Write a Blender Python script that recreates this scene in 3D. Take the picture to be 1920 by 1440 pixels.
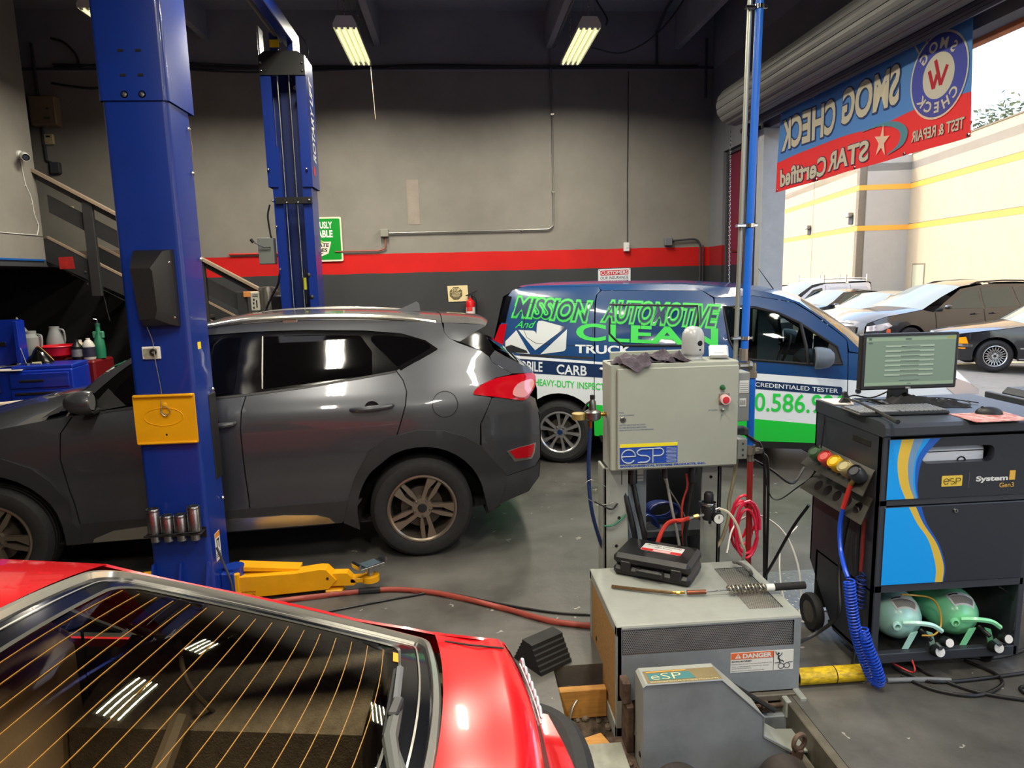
import bpy, math, random
from mathutils import Vector, Matrix
from mathutils.geometry import delaunay_2d_cdt
R=math.radians; pi=math.pi
random.seed(7)
for o in list(bpy.data.objects): bpy.data.objects.remove(o)
SC=bpy.context.scene; COL=SC.collection
# ---------------------------------------------------------------- camera, sky, sun, exposure
cd=bpy.data.cameras.new('camera'); cam=bpy.data.objects.new('camera',cd); COL.objects.link(cam)
cd.sensor_fit='HORIZONTAL'; cd.sensor_width=36.0; cd.lens=36.0*1300/1920; cd.clip_end=400; cd.clip_start=.02
PITCH,ROLL,YAW=R(8.95),R(1.4),R(4.31)
fw=Vector((math.sin(YAW)*math.cos(PITCH),math.cos(YAW)*math.cos(PITCH),-math.sin(PITCH)))
r0=Vector((math.cos(YAW),-math.sin(YAW),0)); u0=r0.cross(fw)
rr=r0*math.cos(ROLL)-u0*math.sin(ROLL); uu=u0*math.cos(ROLL)+r0*math.sin(ROLL)
cam.matrix_world=Matrix(((rr.x,uu.x,-fw.x,0),(rr.y,uu.y,-fw.y,0),(rr.z,uu.z,-fw.z,1.92),(0,0,0,1)))
SC.camera=cam
SC.view_settings.view_transform='Standard'; SC.view_settings.look='None'
SC.view_settings.exposure=0.15; SC.view_settings.gamma=1.0; SC.view_settings.use_curve_mapping=False
SC.cycles.max_bounces=7; SC.cycles.diffuse_bounces=4; SC.cycles.glossy_bounces=3; SC.cycles.transparent_max_bounces=12
SC.cycles.transmission_bounces=4; SC.cycles.caustics_reflective=False; SC.cycles.caustics_refractive=False
SC.cycles.sample_clamp_indirect=4.0; SC.cycles.use_denoising=True
w=bpy.data.worlds.new('sky'); SC.world=w; w.use_nodes=True; nt=w.node_tree; nt.nodes.clear()
SUN_EL,SUN_AZ=R(37),R(-52)      # azimuth measured from +Y towards +X
sk=nt.nodes.new('ShaderNodeTexSky'); sk.sky_type='NISHITA'; sk.sun_disc=False; sk.sun_elevation=SUN_EL; sk.sun_rotation=SUN_AZ
sk.air_density=1.0; sk.dust_density=2.2; sk.ozone_density=1.0
bg=nt.nodes.new('ShaderNodeBackground'); bg.inputs[1].default_value=0.74
tc=nt.nodes.new('ShaderNodeTexCoord'); ns=nt.nodes.new('ShaderNodeTexNoise'); ns.inputs['Scale'].default_value=2.2; ns.inputs['Detail'].default_value=5
mp=nt.nodes.new('ShaderNodeMapping'); mp.inputs['Scale'].default_value=(1,1,3)
cr_=nt.nodes.new('ShaderNodeValToRGB'); cr_.color_ramp.elements[0].position=.36; cr_.color_ramp.elements[1].position=.66
mx=nt.nodes.new('ShaderNodeMixRGB'); mx.inputs[2].default_value=(2.7,2.75,2.85,1)
ou=nt.nodes.new('ShaderNodeOutputWorld')
nt.links.new(tc.outputs['Generated'],mp.inputs['Vector']); nt.links.new(mp.outputs[0],ns.inputs['Vector']); nt.links.new(ns.outputs['Fac'],cr_.inputs[0])
nt.links.new(cr_.outputs[0],mx.inputs[0]); nt.links.new(sk.outputs[0],mx.inputs[1]); nt.links.new(mx.outputs[0],bg.inputs[0]); nt.links.new(bg.outputs[0],ou.inputs[0])
sl=bpy.data.lights.new('sun','SUN'); sl.energy=1.65; sl.angle=R(.55); sl.color=(1,.93,.82)
so=bpy.data.objects.new('sun',sl); COL.objects.link(so)
sd=Vector((math.sin(SUN_AZ)*math.cos(SUN_EL),math.cos(SUN_AZ)*math.cos(SUN_EL),math.sin(SUN_EL)))
so.rotation_euler=sd.to_track_quat('Z','Y').to_euler(); so.location=(0,0,30)
LAMP=78.0      # watts of each four-tube shop light
TUBE=.92       # brightness of the tubes themselves

# ---------------------------------------------------------------- helpers
def lin(c):
    return tuple(((v/255)/12.92 if v/255<=.04045 else ((v/255+.055)/1.055)**2.4) for v in c)
_M={}
def mat(name,c,rough=.5,metal=0,var=0,scale=8,bump=0,bscale=60,coat=0,spec=.5,alpha=1,emit=0,dark=None,detail=4,stretch=None,flake=0):
    """procedural surface: base colour with noise variation towards `dark`, optional fine relief"""
    if name in _M: return _M[name]
    m=bpy.data.materials.new(name); m.use_nodes=True; n=m.node_tree.nodes; L=m.node_tree.links
    b=n['Principled BSDF']; col=lin(c)+(1,)
    b.inputs['Base Color'].default_value=col; b.inputs['Roughness'].default_value=rough; b.inputs['Metallic'].default_value=metal
    b.inputs['Specular IOR Level'].default_value=spec; b.inputs['Coat Weight'].default_value=coat; b.inputs['Coat Roughness'].default_value=.04
    b.inputs['Alpha'].default_value=alpha
    if emit: b.inputs['Emission Color'].default_value=col; b.inputs['Emission Strength'].default_value=emit
    if var or bump:
        t=n.new('ShaderNodeTexCoord'); v=t.outputs['Object']
        if stretch:
            q=n.new('ShaderNodeMapping'); q.inputs['Scale'].default_value=stretch; L.new(v,q.inputs[0]); v=q.outputs[0]
    if var:
        x=n.new('ShaderNodeTexNoise'); x.inputs['Scale'].default_value=scale; x.inputs['Detail'].default_value=detail; x.inputs['Roughness'].default_value=.65; L.new(v,x.inputs['Vector'])
        r=n.new('ShaderNodeValToRGB'); d=lin(dark) if dark else tuple(k*(1-var) for k in col[:3])
        hi=tuple(min(1,k*(1+.35*var)) for k in col[:3])
        r.color_ramp.elements[0].position=.3; r.color_ramp.elements[0].color=d+(1,); r.color_ramp.elements[1].position=.68; r.color_ramp.elements[1].color=hi+(1,)
        L.new(x.outputs['Fac'],r.inputs[0]); L.new(r.outputs[0],b.inputs['Base Color'])
        a=n.new('ShaderNodeMath'); a.operation='MULTIPLY_ADD'; a.inputs[1].default_value=-.25*min(1,var*1.5); a.inputs[2].default_value=min(1,rough+.12*min(1,var*1.5)); L.new(x.outputs['Fac'],a.inputs[0]); L.new(a.outputs[0],b.inputs['Roughness'])
    if bump:
        x=n.new('ShaderNodeTexNoise'); x.inputs['Scale'].default_value=bscale; x.inputs['Detail'].default_value=3; L.new(v,x.inputs['Vector'])
        q=n.new('ShaderNodeBump'); q.inputs['Strength'].default_value=bump; q.inputs['Distance'].default_value=.01; L.new(x.outputs['Fac'],q.inputs['Height']); L.new(q.outputs[0],b.inputs['Normal'])
    _M[name]=m; return m
def glassmat(name,tint,trans,rough=.02):
    """thin pane: clear transmission tinted, mirror reflection by fresnel"""
    if name in _M: return _M[name]
    m=bpy.data.materials.new(name); m.use_nodes=True; n=m.node_tree.nodes; L=m.node_tree.links; n.clear()
    o=n.new('ShaderNodeOutputMaterial'); t=n.new('ShaderNodeBsdfTransparent'); g=n.new('ShaderNodeBsdfGlossy'); x=n.new('ShaderNodeMixShader'); f=n.new('ShaderNodeFresnel')
    f.inputs[0].default_value=1.5; t.inputs[0].default_value=tuple(k*trans for k in lin(tint))+(1,); g.inputs['Roughness'].default_value=rough
    L.new(f.outputs[0],x.inputs[0]); L.new(t.outputs[0],x.inputs[1]); L.new(g.outputs[0],x.inputs[2]); L.new(x.outputs[0],o.inputs[0])
    _M[name]=m; return m
class MB:
    def __init__(s): s.v=[]; s.f=[]
    def add(s,v,f):
        o=len(s.v); s.v+= [tuple(p) for p in v]; s.f+=[tuple(i+o for i in q) for q in f]; return s
    def box(s,x0,x1,y0,y1,z0,z1,b=0,T=None):
        if b<=0:
            v=[(x,y,z) for x in (x0,x1) for y in (y0,y1) for z in (z0,z1)]
            f=[(0,1,3,2),(4,6,7,5),(0,4,5,1),(2,3,7,6),(0,2,6,4),(1,5,7,3)]
        else:
            b=min(b,.49*abs(x1-x0),.49*abs(y1-y0),.49*abs(z1-z0)); v=[];ix={}
            for i in (0,1):
                for j in (0,1):
                    for k in (0,1):
                        X=(x0,x1)[i];Y=(y0,y1)[j];Z=(z0,z1)[k]; a=(b,-b)[i];c=(b,-b)[j];e=(b,-b)[k]
                        for ax,p in enumerate(((X,Y+c,Z+e),(X+a,Y,Z+e),(X+a,Y+c,Z))): ix[i,j,k,ax]=len(v); v.append(p)
            f=[]
            for ax in range(3):
                for sgn in (0,1):
                    q=[]
                    for u,t in ((0,0),(1,0),(1,1),(0,1)):
                        c=[0,0,0]; c[ax]=sgn; c[(ax+1)%3]=u; c[(ax+2)%3]=t; q.append(ix[c[0],c[1],c[2],ax])
                    f.append(tuple(q if sgn else q[::-1]))
            for ax in range(3):
                a1,a2=(ax+1)%3,(ax+2)%3
                for p in (0,1):
                    for q in (0,1):
                        c0=[0,0,0];c0[a1]=p;c0[a2]=q;c1=list(c0);c1[ax]=1
                        w=(ix[(*c0,a1)],ix[(*c0,a2)],ix[(*c1,a2)],ix[(*c1,a1)]); f.append(w if (p+q)%2==0 else w[::-1])
            for i in (0,1):
                for j in (0,1):
                    for k in (0,1):
                        w=(ix[i,j,k,0],ix[i,j,k,1],ix[i,j,k,2]); f.append(w if (i+j+k)%2==0 else w[::-1])
            f=[tuple(reversed(q)) for q in f] if False else f
        if T is not None: v=[T@Vector(p) for p in v]
        return s.add(v,f)
    def ring(s,c,u,w,r,n): return [c+u*(r*math.cos(2*pi*i/n))+w*(r*math.sin(2*pi*i/n)) for i in range(n)]
    def cyl(s,p0,p1,r0,r1=None,n=16,caps=True):
        p0=Vector(p0);p1=Vector(p1);r1=r0 if r1 is None else r1
        d=(p1-p0).normalized(); u=d.orthogonal().normalized(); w=d.cross(u)
        v=s.ring(p0,u,w,r0,n)+s.ring(p1,u,w,r1,n); f=[(i,(i+1)%n,n+(i+1)%n,n+i) for i in range(n)]
        if caps: f+=[tuple(range(n))[::-1],tuple(range(n,2*n))]
        return s.add(v,f)
    def tube(s,pts,r,n=8,caps=True,closed=False):
        P=[Vector(p) for p in pts]; m=len(P); v=[];f=[]; u=None
        for i in range(m):
            if closed: d=P[(i+1)%m]-P[i-1]
            else: d=P[min(i+1,m-1)]-P[max(i-1,0)]
            d=d.normalized() if d.length>1e-9 else Vector((0,0,1))
            u=d.orthogonal().normalized() if u is None else (u-d*u.dot(d)).normalized()
            w=d.cross(u); ri=r[i] if isinstance(r,(list,tuple)) else r
            v+=s.ring(P[i],u,w,ri,n)
        for i in range(m if closed else m-1):
            a=i*n;b=((i+1)%m)*n
            f+=[(a+k,a+(k+1)%n,b+(k+1)%n,b+k) for k in range(n)]
        if caps and not closed: f+=[tuple(range(n))[::-1],tuple(range((m-1)*n,m*n))]
        return s.add(v,f)
    def lathe(s,prof,o=(0,0,0),ax=(0,0,1),n=24,a0=0,a1=2*pi):
        o=Vector(o);d=Vector(ax).normalized();u=d.orthogonal().normalized();w=d.cross(u); m=len(prof);v=[];f=[]
        full=abs(a1-a0-2*pi)<1e-6; k=n if full else n+1
        for r,h in prof:
            for i in range(k):
                t=a0+(a1-a0)*i/n; v.append(o+d*h+u*(r*math.cos(t))+w*(r*math.sin(t)))
        for j in range(m-1):
            for i in range(n):
                i2=(i+1)%k if full else i+1
                f.append((j*k+i,j*k+i2,(j+1)*k+i2,(j+1)*k+i))
        return s.add(v,f)
    def prism(s,poly,fn,a,b):
        """closed prism over a flat polygon; fn(u,v,t) gives the point"""
        n=len(poly); v=[fn(p[0],p[1],a) for p in poly]+[fn(p[0],p[1],b) for p in poly]
        f=[(i,(i+1)%n,n+(i+1)%n,n+i) for i in range(n)]
        tri=fill(poly)
        f+=[t[::-1] for t in tri]+[tuple(i+n for i in t) for t in tri]
        return s.add(v,f)
    def flat(s,poly,fn):
        return s.add([fn(*p) for p in poly],fill(poly))
    def grid(s,rows,closed=False):
        m=len(rows);n=len(rows[0]); v=[p for r in rows for p in r]
        return s.add(v,[(j*n+i,j*n+(i+1)%n,(j+1)*n+(i+1)%n,(j+1)*n+i) for j in range(m-1) for i in range(n if closed else n-1)])
    def build(s,name,m,parent=None,ang=35,fix=True,split=False):
        if split:          # each loose piece becomes a part of its own
            up=list(range(len(s.v)))
            def fd(i):
                while up[i]!=i: up[i]=up[up[i]]; i=up[i]
                return i
            for q in s.f:
                for i in q[1:]: up[fd(i)]=fd(q[0])
            g={}
            for q in s.f: g.setdefault(fd(q[0]),[]).append(q)
            out=[]
            for fs in g.values():
                ix={}; b=MB()
                for q in fs:
                    for i in q:
                        if i not in ix: ix[i]=len(b.v); b.v.append(s.v[i])
                    b.f.append(tuple(ix[i] for i in q))
                out.append(b.build(name,m,parent,ang,fix))
            return out[0]
        me=bpy.data.meshes.new(name); me.from_pydata([tuple(p) for p in s.v],[],s.f)
        me.materials.append(m)
        if fix:
            import bmesh
            bm=bmesh.new(); bm.from_mesh(me); bmesh.ops.recalc_face_normals(bm,faces=bm.faces); bm.to_mesh(me); bm.free()
        me.shade_smooth(); me.set_sharp_from_angle(angle=R(ang)); me.update()
        o=bpy.data.objects.new(name,me); COL.objects.link(o)
        if parent is not None: o.parent=parent
        return o
def area2(p): return .5*sum(p[i-1][0]*p[i][1]-p[i][0]*p[i-1][1] for i in range(len(p)))
def inpoly(x,y,P):
    c=False;j=len(P)-1
    for i in range(len(P)):
        a,b=P[i],P[j]
        if (a[1]>y)!=(b[1]>y) and x<(b[0]-a[0])*(y-a[1])/(b[1]-a[1])+a[0]: c=not c
        j=i
    return c
def fill(poly):
    n=len(poly)
    if n<=4: return [tuple(range(n))] if n==3 or convex(poly) else ear(poly)
    return ear(poly)
def convex(p):
    n=len(p);s=0
    for i in range(n):
        a,b,c=p[i-2],p[i-1],p[i]; k=(b[0]-a[0])*(c[1]-b[1])-(b[1]-a[1])*(c[0]-b[0])
        if k*s<0: return False
        if k: s=k
    return True
def ear(poly):
    vs,es,fs,ov,_,_=delaunay_2d_cdt([Vector((p[0],p[1])) for p in poly],[],[list(range(len(poly)))],1,1e-7,True)
    out=[]
    for f in fs:
        k=[(ov[i][0] if ov[i] else None) for i in f]
        if None in k: continue
        c=sum((Vector((poly[i][0],poly[i][1])) for i in k),Vector((0,0)))/len(k)
        if inpoly(c.x,c.y,poly): out.append(tuple(k))
    return out
def meshfill(poly,step,holes=()):
    """triangulate a polygon with inner grid points so that it can follow a curved surface"""
    pts=[];ed=[]
    for lp in [poly]+list(holes):
        b=len(pts); q=[]
        for i in range(len(lp)):
            a=Vector(lp[i][:2]);c=Vector(lp[(i+1)%len(lp)][:2]); k=max(1,int((c-a).length/step+.5))
            q+=[a.lerp(c,t/k) for t in range(k)]
        pts+=q; ed+=[(b+i,b+(i+1)%len(q)) for i in range(len(q))]
    nb=len(pts)
    x0=min(p[0] for p in poly);x1=max(p[0] for p in poly);y0=min(p[1] for p in poly);y1=max(p[1] for p in poly)
    j=0;y=y0+step*.5
    while y<y1:
        x=x0+step*(.25 if j%2 else .75)
        while x<x1:
            if inpoly(x,y,poly) and not any(inpoly(x,y,h) for h in holes):
                if min(((p.x-x)**2+(p.y-y)**2) for p in pts[:nb])>(.45*step)**2: pts.append(Vector((x,y)))
            x+=step
        y+=step*.87;j+=1
    vs,es,fs,_,_,_=delaunay_2d_cdt(pts,ed,[],0,1e-6,False)
    F=[]
    for f in fs:
        c=sum((vs[i] for i in f),Vector((0,0)))/len(f)
        if inpoly(c.x,c.y,poly) and not any(inpoly(c.x,c.y,h) for h in holes): F.append(tuple(f))
    return vs,F
def crv(pts,k=6,closed=False):
    """Catmull-Rom through points"""
    P=[Vector(p) for p in pts];n=len(P);out=[]
    for i in range(n if closed else n-1):
        a=P[i-1] if (closed or i>0) else P[0]*2-P[1]; b=P[i];c=P[(i+1)%n]; d=P[(i+2)%n] if (closed or i+2<n) else c*2-b
        for j in range(k):
            t=j/k; out.append(.5*((2*b)+(c-a)*t+(2*a-5*b+4*c-d)*t*t+(3*b-a-3*c+d)*t**3))
    if not closed: out.append(P[-1])
    return out
def rrect(x0,x1,y0,y1,r,n=4):
    o=[]
    for cx,cy,a in ((x1-r,y1-r,0),(x0+r,y1-r,90),(x0+r,y0+r,180),(x1-r,y0+r,270)):
        o+=[(cx+r*math.cos(R(a+90*i/n)),cy+r*math.sin(R(a+90*i/n))) for i in range(n+1)]
    return o
def circ(cx,cy,r,n=20,a0=0,a1=360): return [(cx+r*math.cos(R(a0+(a1-a0)*i/n)),cy+r*math.sin(R(a0+(a1-a0)*i/n))) for i in range(n if abs(a1-a0)==360 else n+1)]
def thing(name,label,cat,loc=(0,0,0),rz=0,group=None):
    o=bpy.data.objects.new(name,None); COL.objects.link(o); o.location=loc; o.rotation_euler=(0,0,rz); o.empty_display_size=.1
    return tag(o,label,cat,group)
def tag(o,label,cat,group=None):
    o['label']=label; o['category']=cat
    if group: o['group']=group
    return o
def struct(o,kind='structure',label=None):
    o['kind']=kind
    if label: o['label']=label
    return o
def dup(root,loc,rz=None,label=None):
    r=root.copy(); COL.objects.link(r); r.location=loc
    if rz is not None: r.rotation_euler=(0,0,rz)
    if label: r['label']=label
    for ch in list(root.children):
        c=ch.copy(); COL.objects.link(c); c.parent=r
        for g in list(ch.children):
            d=g.copy(); COL.objects.link(d); d.parent=c
    return r
_T={}
def glyphs(s,bold=0,shear=0,space=1.0):
    k=(s,bold,shear,space)
    if k in _T: return _T[k]
    c=bpy.data.curves.new('lettering','FONT'); c.body=s; c.offset=bold; c.shear=shear; c.space_character=space; c.resolution_u=4; c.fill_mode='FRONT'
    o=bpy.data.objects.new('lettering',c); COL.objects.link(o); dg=bpy.context.evaluated_depsgraph_get(); e=o.evaluated_get(dg); me=e.to_mesh()
    v=[(p.co.x,p.co.y) for p in me.vertices]; f=[tuple(p.vertices) for p in me.polygons]
    e.to_mesh_clear(); bpy.data.objects.remove(o); bpy.data.curves.remove(c)
    _T[k]=(v,f); return v,f
def text(mb,s,fn,u0,u1,v0,v1,bold=0,shear=0,space=1.0,ref=None,skew=0,grow=0):
    """letters fitted to the box u0..u1, v0..v1 and laid on the surface fn(u,v); skew lowers v along u"""
    v,f=glyphs(s,bold,shear,space); rv=glyphs(s,ref,shear,space)[0] if ref is not None else v
    a0=min(p[0] for p in rv);a1=max(p[0] for p in rv);b0=min(p[1] for p in rv);b1=max(p[1] for p in rv)
    pts=[]
    for x,y in v:
        t=(x-a0)/(a1-a0); pts.append(fn(u0+(u1-u0)*t, v0+(v1-v0)*(y-b0)/(b1-b0)+skew*t))
    return mb.add(pts,f)
def chainmesh(mb,p0,p1,link=.03,r=.0025,wd=.011):
    p0=Vector(p0);p1=Vector(p1);d=p1-p0;n=max(1,int(d.length/(link*.72)));d.normalize();u=d.orthogonal().normalized();w=d.cross(u)
    for i in range(n):
        c=p0+(p1-p0)*((i+.5)/n); a=u if i%2 else w
        mb.tube([c+d*(link*.5*math.cos(t*pi/4))+a*(wd*.5*math.sin(t*pi/4)) for t in range(8)],r,4,closed=True)
def wire(name,pts,r,m,parent=None,n=6,k=6):
    return MB().tube(crv(pts,k),r,n).build(name,m,parent,ang=60)
def XZ(Y): return lambda u,v,t=0:(u,Y+t,v)
def YZ(X): return lambda u,v,t=0:(X+t,u,v)
def XY(Z): return lambda u,v,t=0:(u,v,Z+t)
# shared surfaces
M_black=mat('black_plastic',(26,26,28),.45,var=.2)
M_rub=mat('rubber',(22,22,23),.75,var=.25,scale=20)
M_steel=mat('bare_steel',(150,150,148),.32,1,var=.3,scale=25)
M_zinc=mat('zinc_steel',(175,178,180),.28,1,var=.2,scale=30)
M_chrome=mat('chrome',(215,215,218),.08,1)
M_white=mat('white_paint',(222,222,218),.5,var=.06)
M_brass=mat('brass',(176,140,70),.3,1,var=.2)
M_dk=mat('dark_void',(9,9,10),.9)
# ---------------------------------------------------------------- room shell
def zbands(name,stops,rough=.75,var=.18,scale=1.2,axis='Z',bump=.05,mark=0):
    """wall paint in flat bands: stops [(height, colour)...] with noise wear"""
    m=bpy.data.materials.new(name); m.use_nodes=True; n=m.node_tree.nodes; L=m.node_tree.links; b=n['Principled BSDF']; b.inputs['Roughness'].default_value=rough
    b.inputs['Specular IOR Level'].default_value=.3
    t=n.new('ShaderNodeTexCoord'); s=n.new('ShaderNodeSeparateXYZ'); L.new(t.outputs['Object'],s.inputs[0])
    r=n.new('ShaderNodeValToRGB'); r.color_ramp.interpolation='CONSTANT'; e=r.color_ramp.elements
    e[0].position=0; e[0].color=lin(stops[0][1])+(1,); e[1].position=stops[1][0]/6; e[1].color=lin(stops[1][1])+(1,)
    for z,c in stops[2:]: q=e.new(z/6); q.color=lin(c)+(1,)
    wob=n.new('ShaderNodeTexNoise'); wob.inputs['Scale'].default_value=3; L.new(t.outputs['Object'],wob.inputs['Vector'])
    wm=n.new('ShaderNodeMath'); wm.operation='MULTIPLY_ADD'; wm.inputs[1].default_value=.02; L.new(wob.outputs['Fac'],wm.inputs[0]); L.new(s.outputs['Z'],wm.inputs[2])
    d=n.new('ShaderNodeMath'); d.operation='DIVIDE'; d.inputs[1].default_value=6; L.new(wm.outputs[0],d.inputs[0]); L.new(d.outputs[0],r.inputs[0])
    x=n.new('ShaderNodeTexNoise'); x.inputs['Scale'].default_value=scale; x.inputs['Detail'].default_value=8; x.inputs['Roughness'].default_value=.6; L.new(t.outputs['Object'],x.inputs['Vector'])
    mr=n.new('ShaderNodeMapRange'); mr.inputs[1].default_value=.3; mr.inputs[2].default_value=.7; mr.inputs[3].default_value=1-var; mr.inputs[4].default_value=1+var*.5; L.new(x.outputs['Fac'],mr.inputs[0])
    k=n.new('ShaderNodeMixRGB'); k.blend_type='MULTIPLY'; k.inputs[0].default_value=1; L.new(r.outputs[0],k.inputs[1]); L.new(mr.outputs[0],k.inputs[2]); L.new(k.outputs[0],b.inputs['Base Color'])
    bn=n.new('ShaderNodeBump'); bn.inputs['Strength'].default_value=bump; bn.inputs['Distance'].default_value=.02; L.new(x.outputs['Fac'],bn.inputs['Height']); L.new(bn.outputs[0],b.inputs['Normal'])
    return m
GREY=(138,134,127)
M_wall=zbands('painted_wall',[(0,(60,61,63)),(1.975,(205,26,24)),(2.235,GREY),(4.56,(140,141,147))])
M_grey=mat('grey_wall_paint',GREY,.75,var=.15,scale=1.5,spec=.3)
M_dgrey=mat('dark_grey_paint',(66,68,74),.7,var=.15,scale=2,spec=.3)
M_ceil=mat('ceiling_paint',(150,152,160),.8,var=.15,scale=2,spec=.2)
# concrete floor with worn, speckled, sealed surface
M_floor=bpy.data.materials.new('sealed_concrete'); M_floor.use_nodes=True
def _floor():
    n=M_floor.node_tree.nodes; L=M_floor.node_tree.links; b=n['Principled BSDF']; t=n.new('ShaderNodeTexCoord')
    x=n.new('ShaderNodeTexNoise'); x.inputs['Scale'].default_value=1.1; x.inputs['Detail'].default_value=9; x.inputs['Roughness'].default_value=.68; L.new(t.outputs['Object'],x.inputs['Vector'])
    r=n.new('ShaderNodeValToRGB'); r.color_ramp.elements[0].position=.32; r.color_ramp.elements[0].color=lin((60,58,55))+(1,); r.color_ramp.elements[1].position=.7; r.color_ramp.elements[1].color=lin((100,98,94))+(1,); L.new(x.outputs['Fac'],r.inputs[0])
    v=n.new('ShaderNodeTexVoronoi'); v.inputs['Scale'].default_value=9; v.inputs['Randomness'].default_value=1
    nz=n.new('ShaderNodeTexNoise'); nz.inputs['Scale'].default_value=30; L.new(t.outputs['Object'],nz.inputs['Vector'])
    ad=n.new('ShaderNodeMixRGB'); ad.blend_type='LINEAR_LIGHT'; ad.inputs[0].default_value=.06; L.new(t.outputs['Object'],ad.inputs[1]); L.new(nz.outputs['Color'],ad.inputs[2]); L.new(ad.outputs[0],v.inputs['Vector'])
    sp=n.new('ShaderNodeMath'); sp.operation='LESS_THAN'; sp.inputs[1].default_value=.13; L.new(v.outputs['Distance'],sp.inputs[0])
    n2=n.new('ShaderNodeTexNoise'); n2.inputs['Scale'].default_value=4; L.new(t.outputs['Object'],n2.inputs['Vector'])
    gt=n.new('ShaderNodeMath'); gt.operation='GREATER_THAN'; gt.inputs[1].default_value=.56; L.new(n2.outputs['Fac'],gt.inputs[0])
    ml=n.new('ShaderNodeMath'); ml.operation='MULTIPLY'; L.new(sp.outputs[0],ml.inputs[0]); L.new(gt.outputs[0],ml.inputs[1])
    sc=n.new('ShaderNodeMath'); sc.operation='MULTIPLY'; sc.inputs[1].default_value=.5; L.new(ml.outputs[0],sc.inputs[0])
    m=n.new('ShaderNodeMixRGB'); m.inputs[2].default_value=lin((190,186,174))+(1,); L.new(sc.outputs[0],m.inputs[0]); L.new(r.outputs[0],m.inputs[1]); L.new(m.outputs[0],b.inputs['Base Color'])
    rr_=n.new('ShaderNodeMapRange'); rr_.inputs[3].default_value=.24; rr_.inputs[4].default_value=.62; L.new(x.outputs['Fac'],rr_.inputs[0]); L.new(rr_.outputs[0],b.inputs['Roughness'])
    bp=n.new('ShaderNodeBump'); bp.inputs['Strength'].default_value=.12; bp.inputs['Distance'].default_value=.01; L.new(nz.outputs['Fac'],bp.inputs['Height']); L.new(bp.outputs[0],b.inputs['Normal'])
_floor()
PX0,PX1,PY0,PY1=.405,1.45,.9,3.15     # dynamometer pit
m=MB()
for x0,x1,y0,y1 in ((-9,PX0,-4,9.6),(PX1,3.62,-4,9.6),(PX0,PX1,PY1,9.6),(PX0,PX1,-4,PY0)): m.box(x0,x1,y0,y1,-.34,0)
struct(m.build('floor',M_floor))
M_dirt=mat('pit_dirt',(104,88,72),.95,var=.55,scale=22,bump=.7,bscale=45,dark=(44,36,30))
m=MB()
def pz(x,y): return -.30+.16*max(0,min(1,(y-2.95)/.2))*(1-.5*max(0,min(1,(x-.65)/.2)))+.02*math.sin(23*x+11*y)+.015*math.sin(41*y-17*x)
N=40
m.grid([[(PX0+(PX1-PX0)*i/N,PY0+(PY1-PY0)*j/60,pz(PX0+(PX1-PX0)*i/N,PY0+(PY1-PY0)*j/60)) for i in range(N+1)] for j in range(61)])
pf=struct(m.build('floor_pit',M_dirt))
# rubble lumps of broken concrete along the pit edge
M_rubble=mat('broken_concrete',(128,112,96),.95,var=.4,scale=30,bump=.6,bscale=50)
m=MB()
for i in range(70):
    x=random.uniform(.42,.66);y=random.uniform(3.02,3.14);r=random.uniform(.006,.022);z=pz(x,y)
    m.lathe([(0,-r),(r*.8,-r*.5),(r,0),(r*.7,r*.6),(0,r*.8)],(x,y,z),(random.uniform(-.4,.4),random.uniform(-.4,.4),1),6)
for i in range(120):
    x=random.uniform(.42,.7);y=random.uniform(2.4,2.95);r=random.uniform(.003,.012);z=pz(x,y)
    m.lathe([(0,-r),(r*.8,-r*.5),(r,0),(r*.7,r*.6),(0,r*.8)],(x,y,z),(random.uniform(-.4,.4),random.uniform(-.4,.4),1),5)
rb=m.build('rubble',M_rubble); rb['kind']='stuff'; rb['label']='crumbled concrete and dirt along the broken pit edge'; rb['category']='rubble'
H=5.3
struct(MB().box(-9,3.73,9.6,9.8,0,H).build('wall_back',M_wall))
struct(MB().box(-9,3.73,-4.2,-4,0,H).build('wall_front',M_grey))
struct(MB().box(-9.2,-9,-4.2,9.8,0,H).build('wall_left',M_dgrey))
# right wall: solid by the corner, header over the roll-up opening, stub behind the camera
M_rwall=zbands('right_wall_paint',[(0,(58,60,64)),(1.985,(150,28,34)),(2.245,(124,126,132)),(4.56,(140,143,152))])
m=MB(); DZ=3.47
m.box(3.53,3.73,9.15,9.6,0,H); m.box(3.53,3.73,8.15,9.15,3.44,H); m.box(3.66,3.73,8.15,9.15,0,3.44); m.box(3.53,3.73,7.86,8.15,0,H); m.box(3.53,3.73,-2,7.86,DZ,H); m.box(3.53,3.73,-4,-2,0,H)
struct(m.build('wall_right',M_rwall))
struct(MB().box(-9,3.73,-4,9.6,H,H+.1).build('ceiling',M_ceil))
# plum painted man door set into the right wall
d=struct(MB().box(3.60,3.66,8.19,9.11,0.02,3.40,.004).build('door_1',zbands('plum_door_paint',[(0,(44,46,58)),(1.985,(118,38,62)),(5,(118,38,62))],.6)))
m=MB()
for y0,y1,z0,z1 in ((8.15,8.20,0,3.44),(9.10,9.15,0,3.44),(8.2,9.1,3.39,3.44)): m.box(3.57,3.665,y0,y1,z0,z1,.004)
m.build('door_frame',M_dgrey,d)
m=MB(); m.cyl((3.6,8.30,1.02),(3.54,8.30,1.02),.012); m.tube([(3.545,8.30,1.02),(3.54,8.36,1.02),(3.54,8.42,1.02)],.009); m.cyl((3.605,8.30,1.02),(3.595,8.30,1.02),.03); m.build('door_handle',M_steel,d)
m=MB(); m.box(3.585,3.6,8.3,8.95,2.14,2.17,.004); m.build('push_bar',M_zinc,d)
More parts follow.
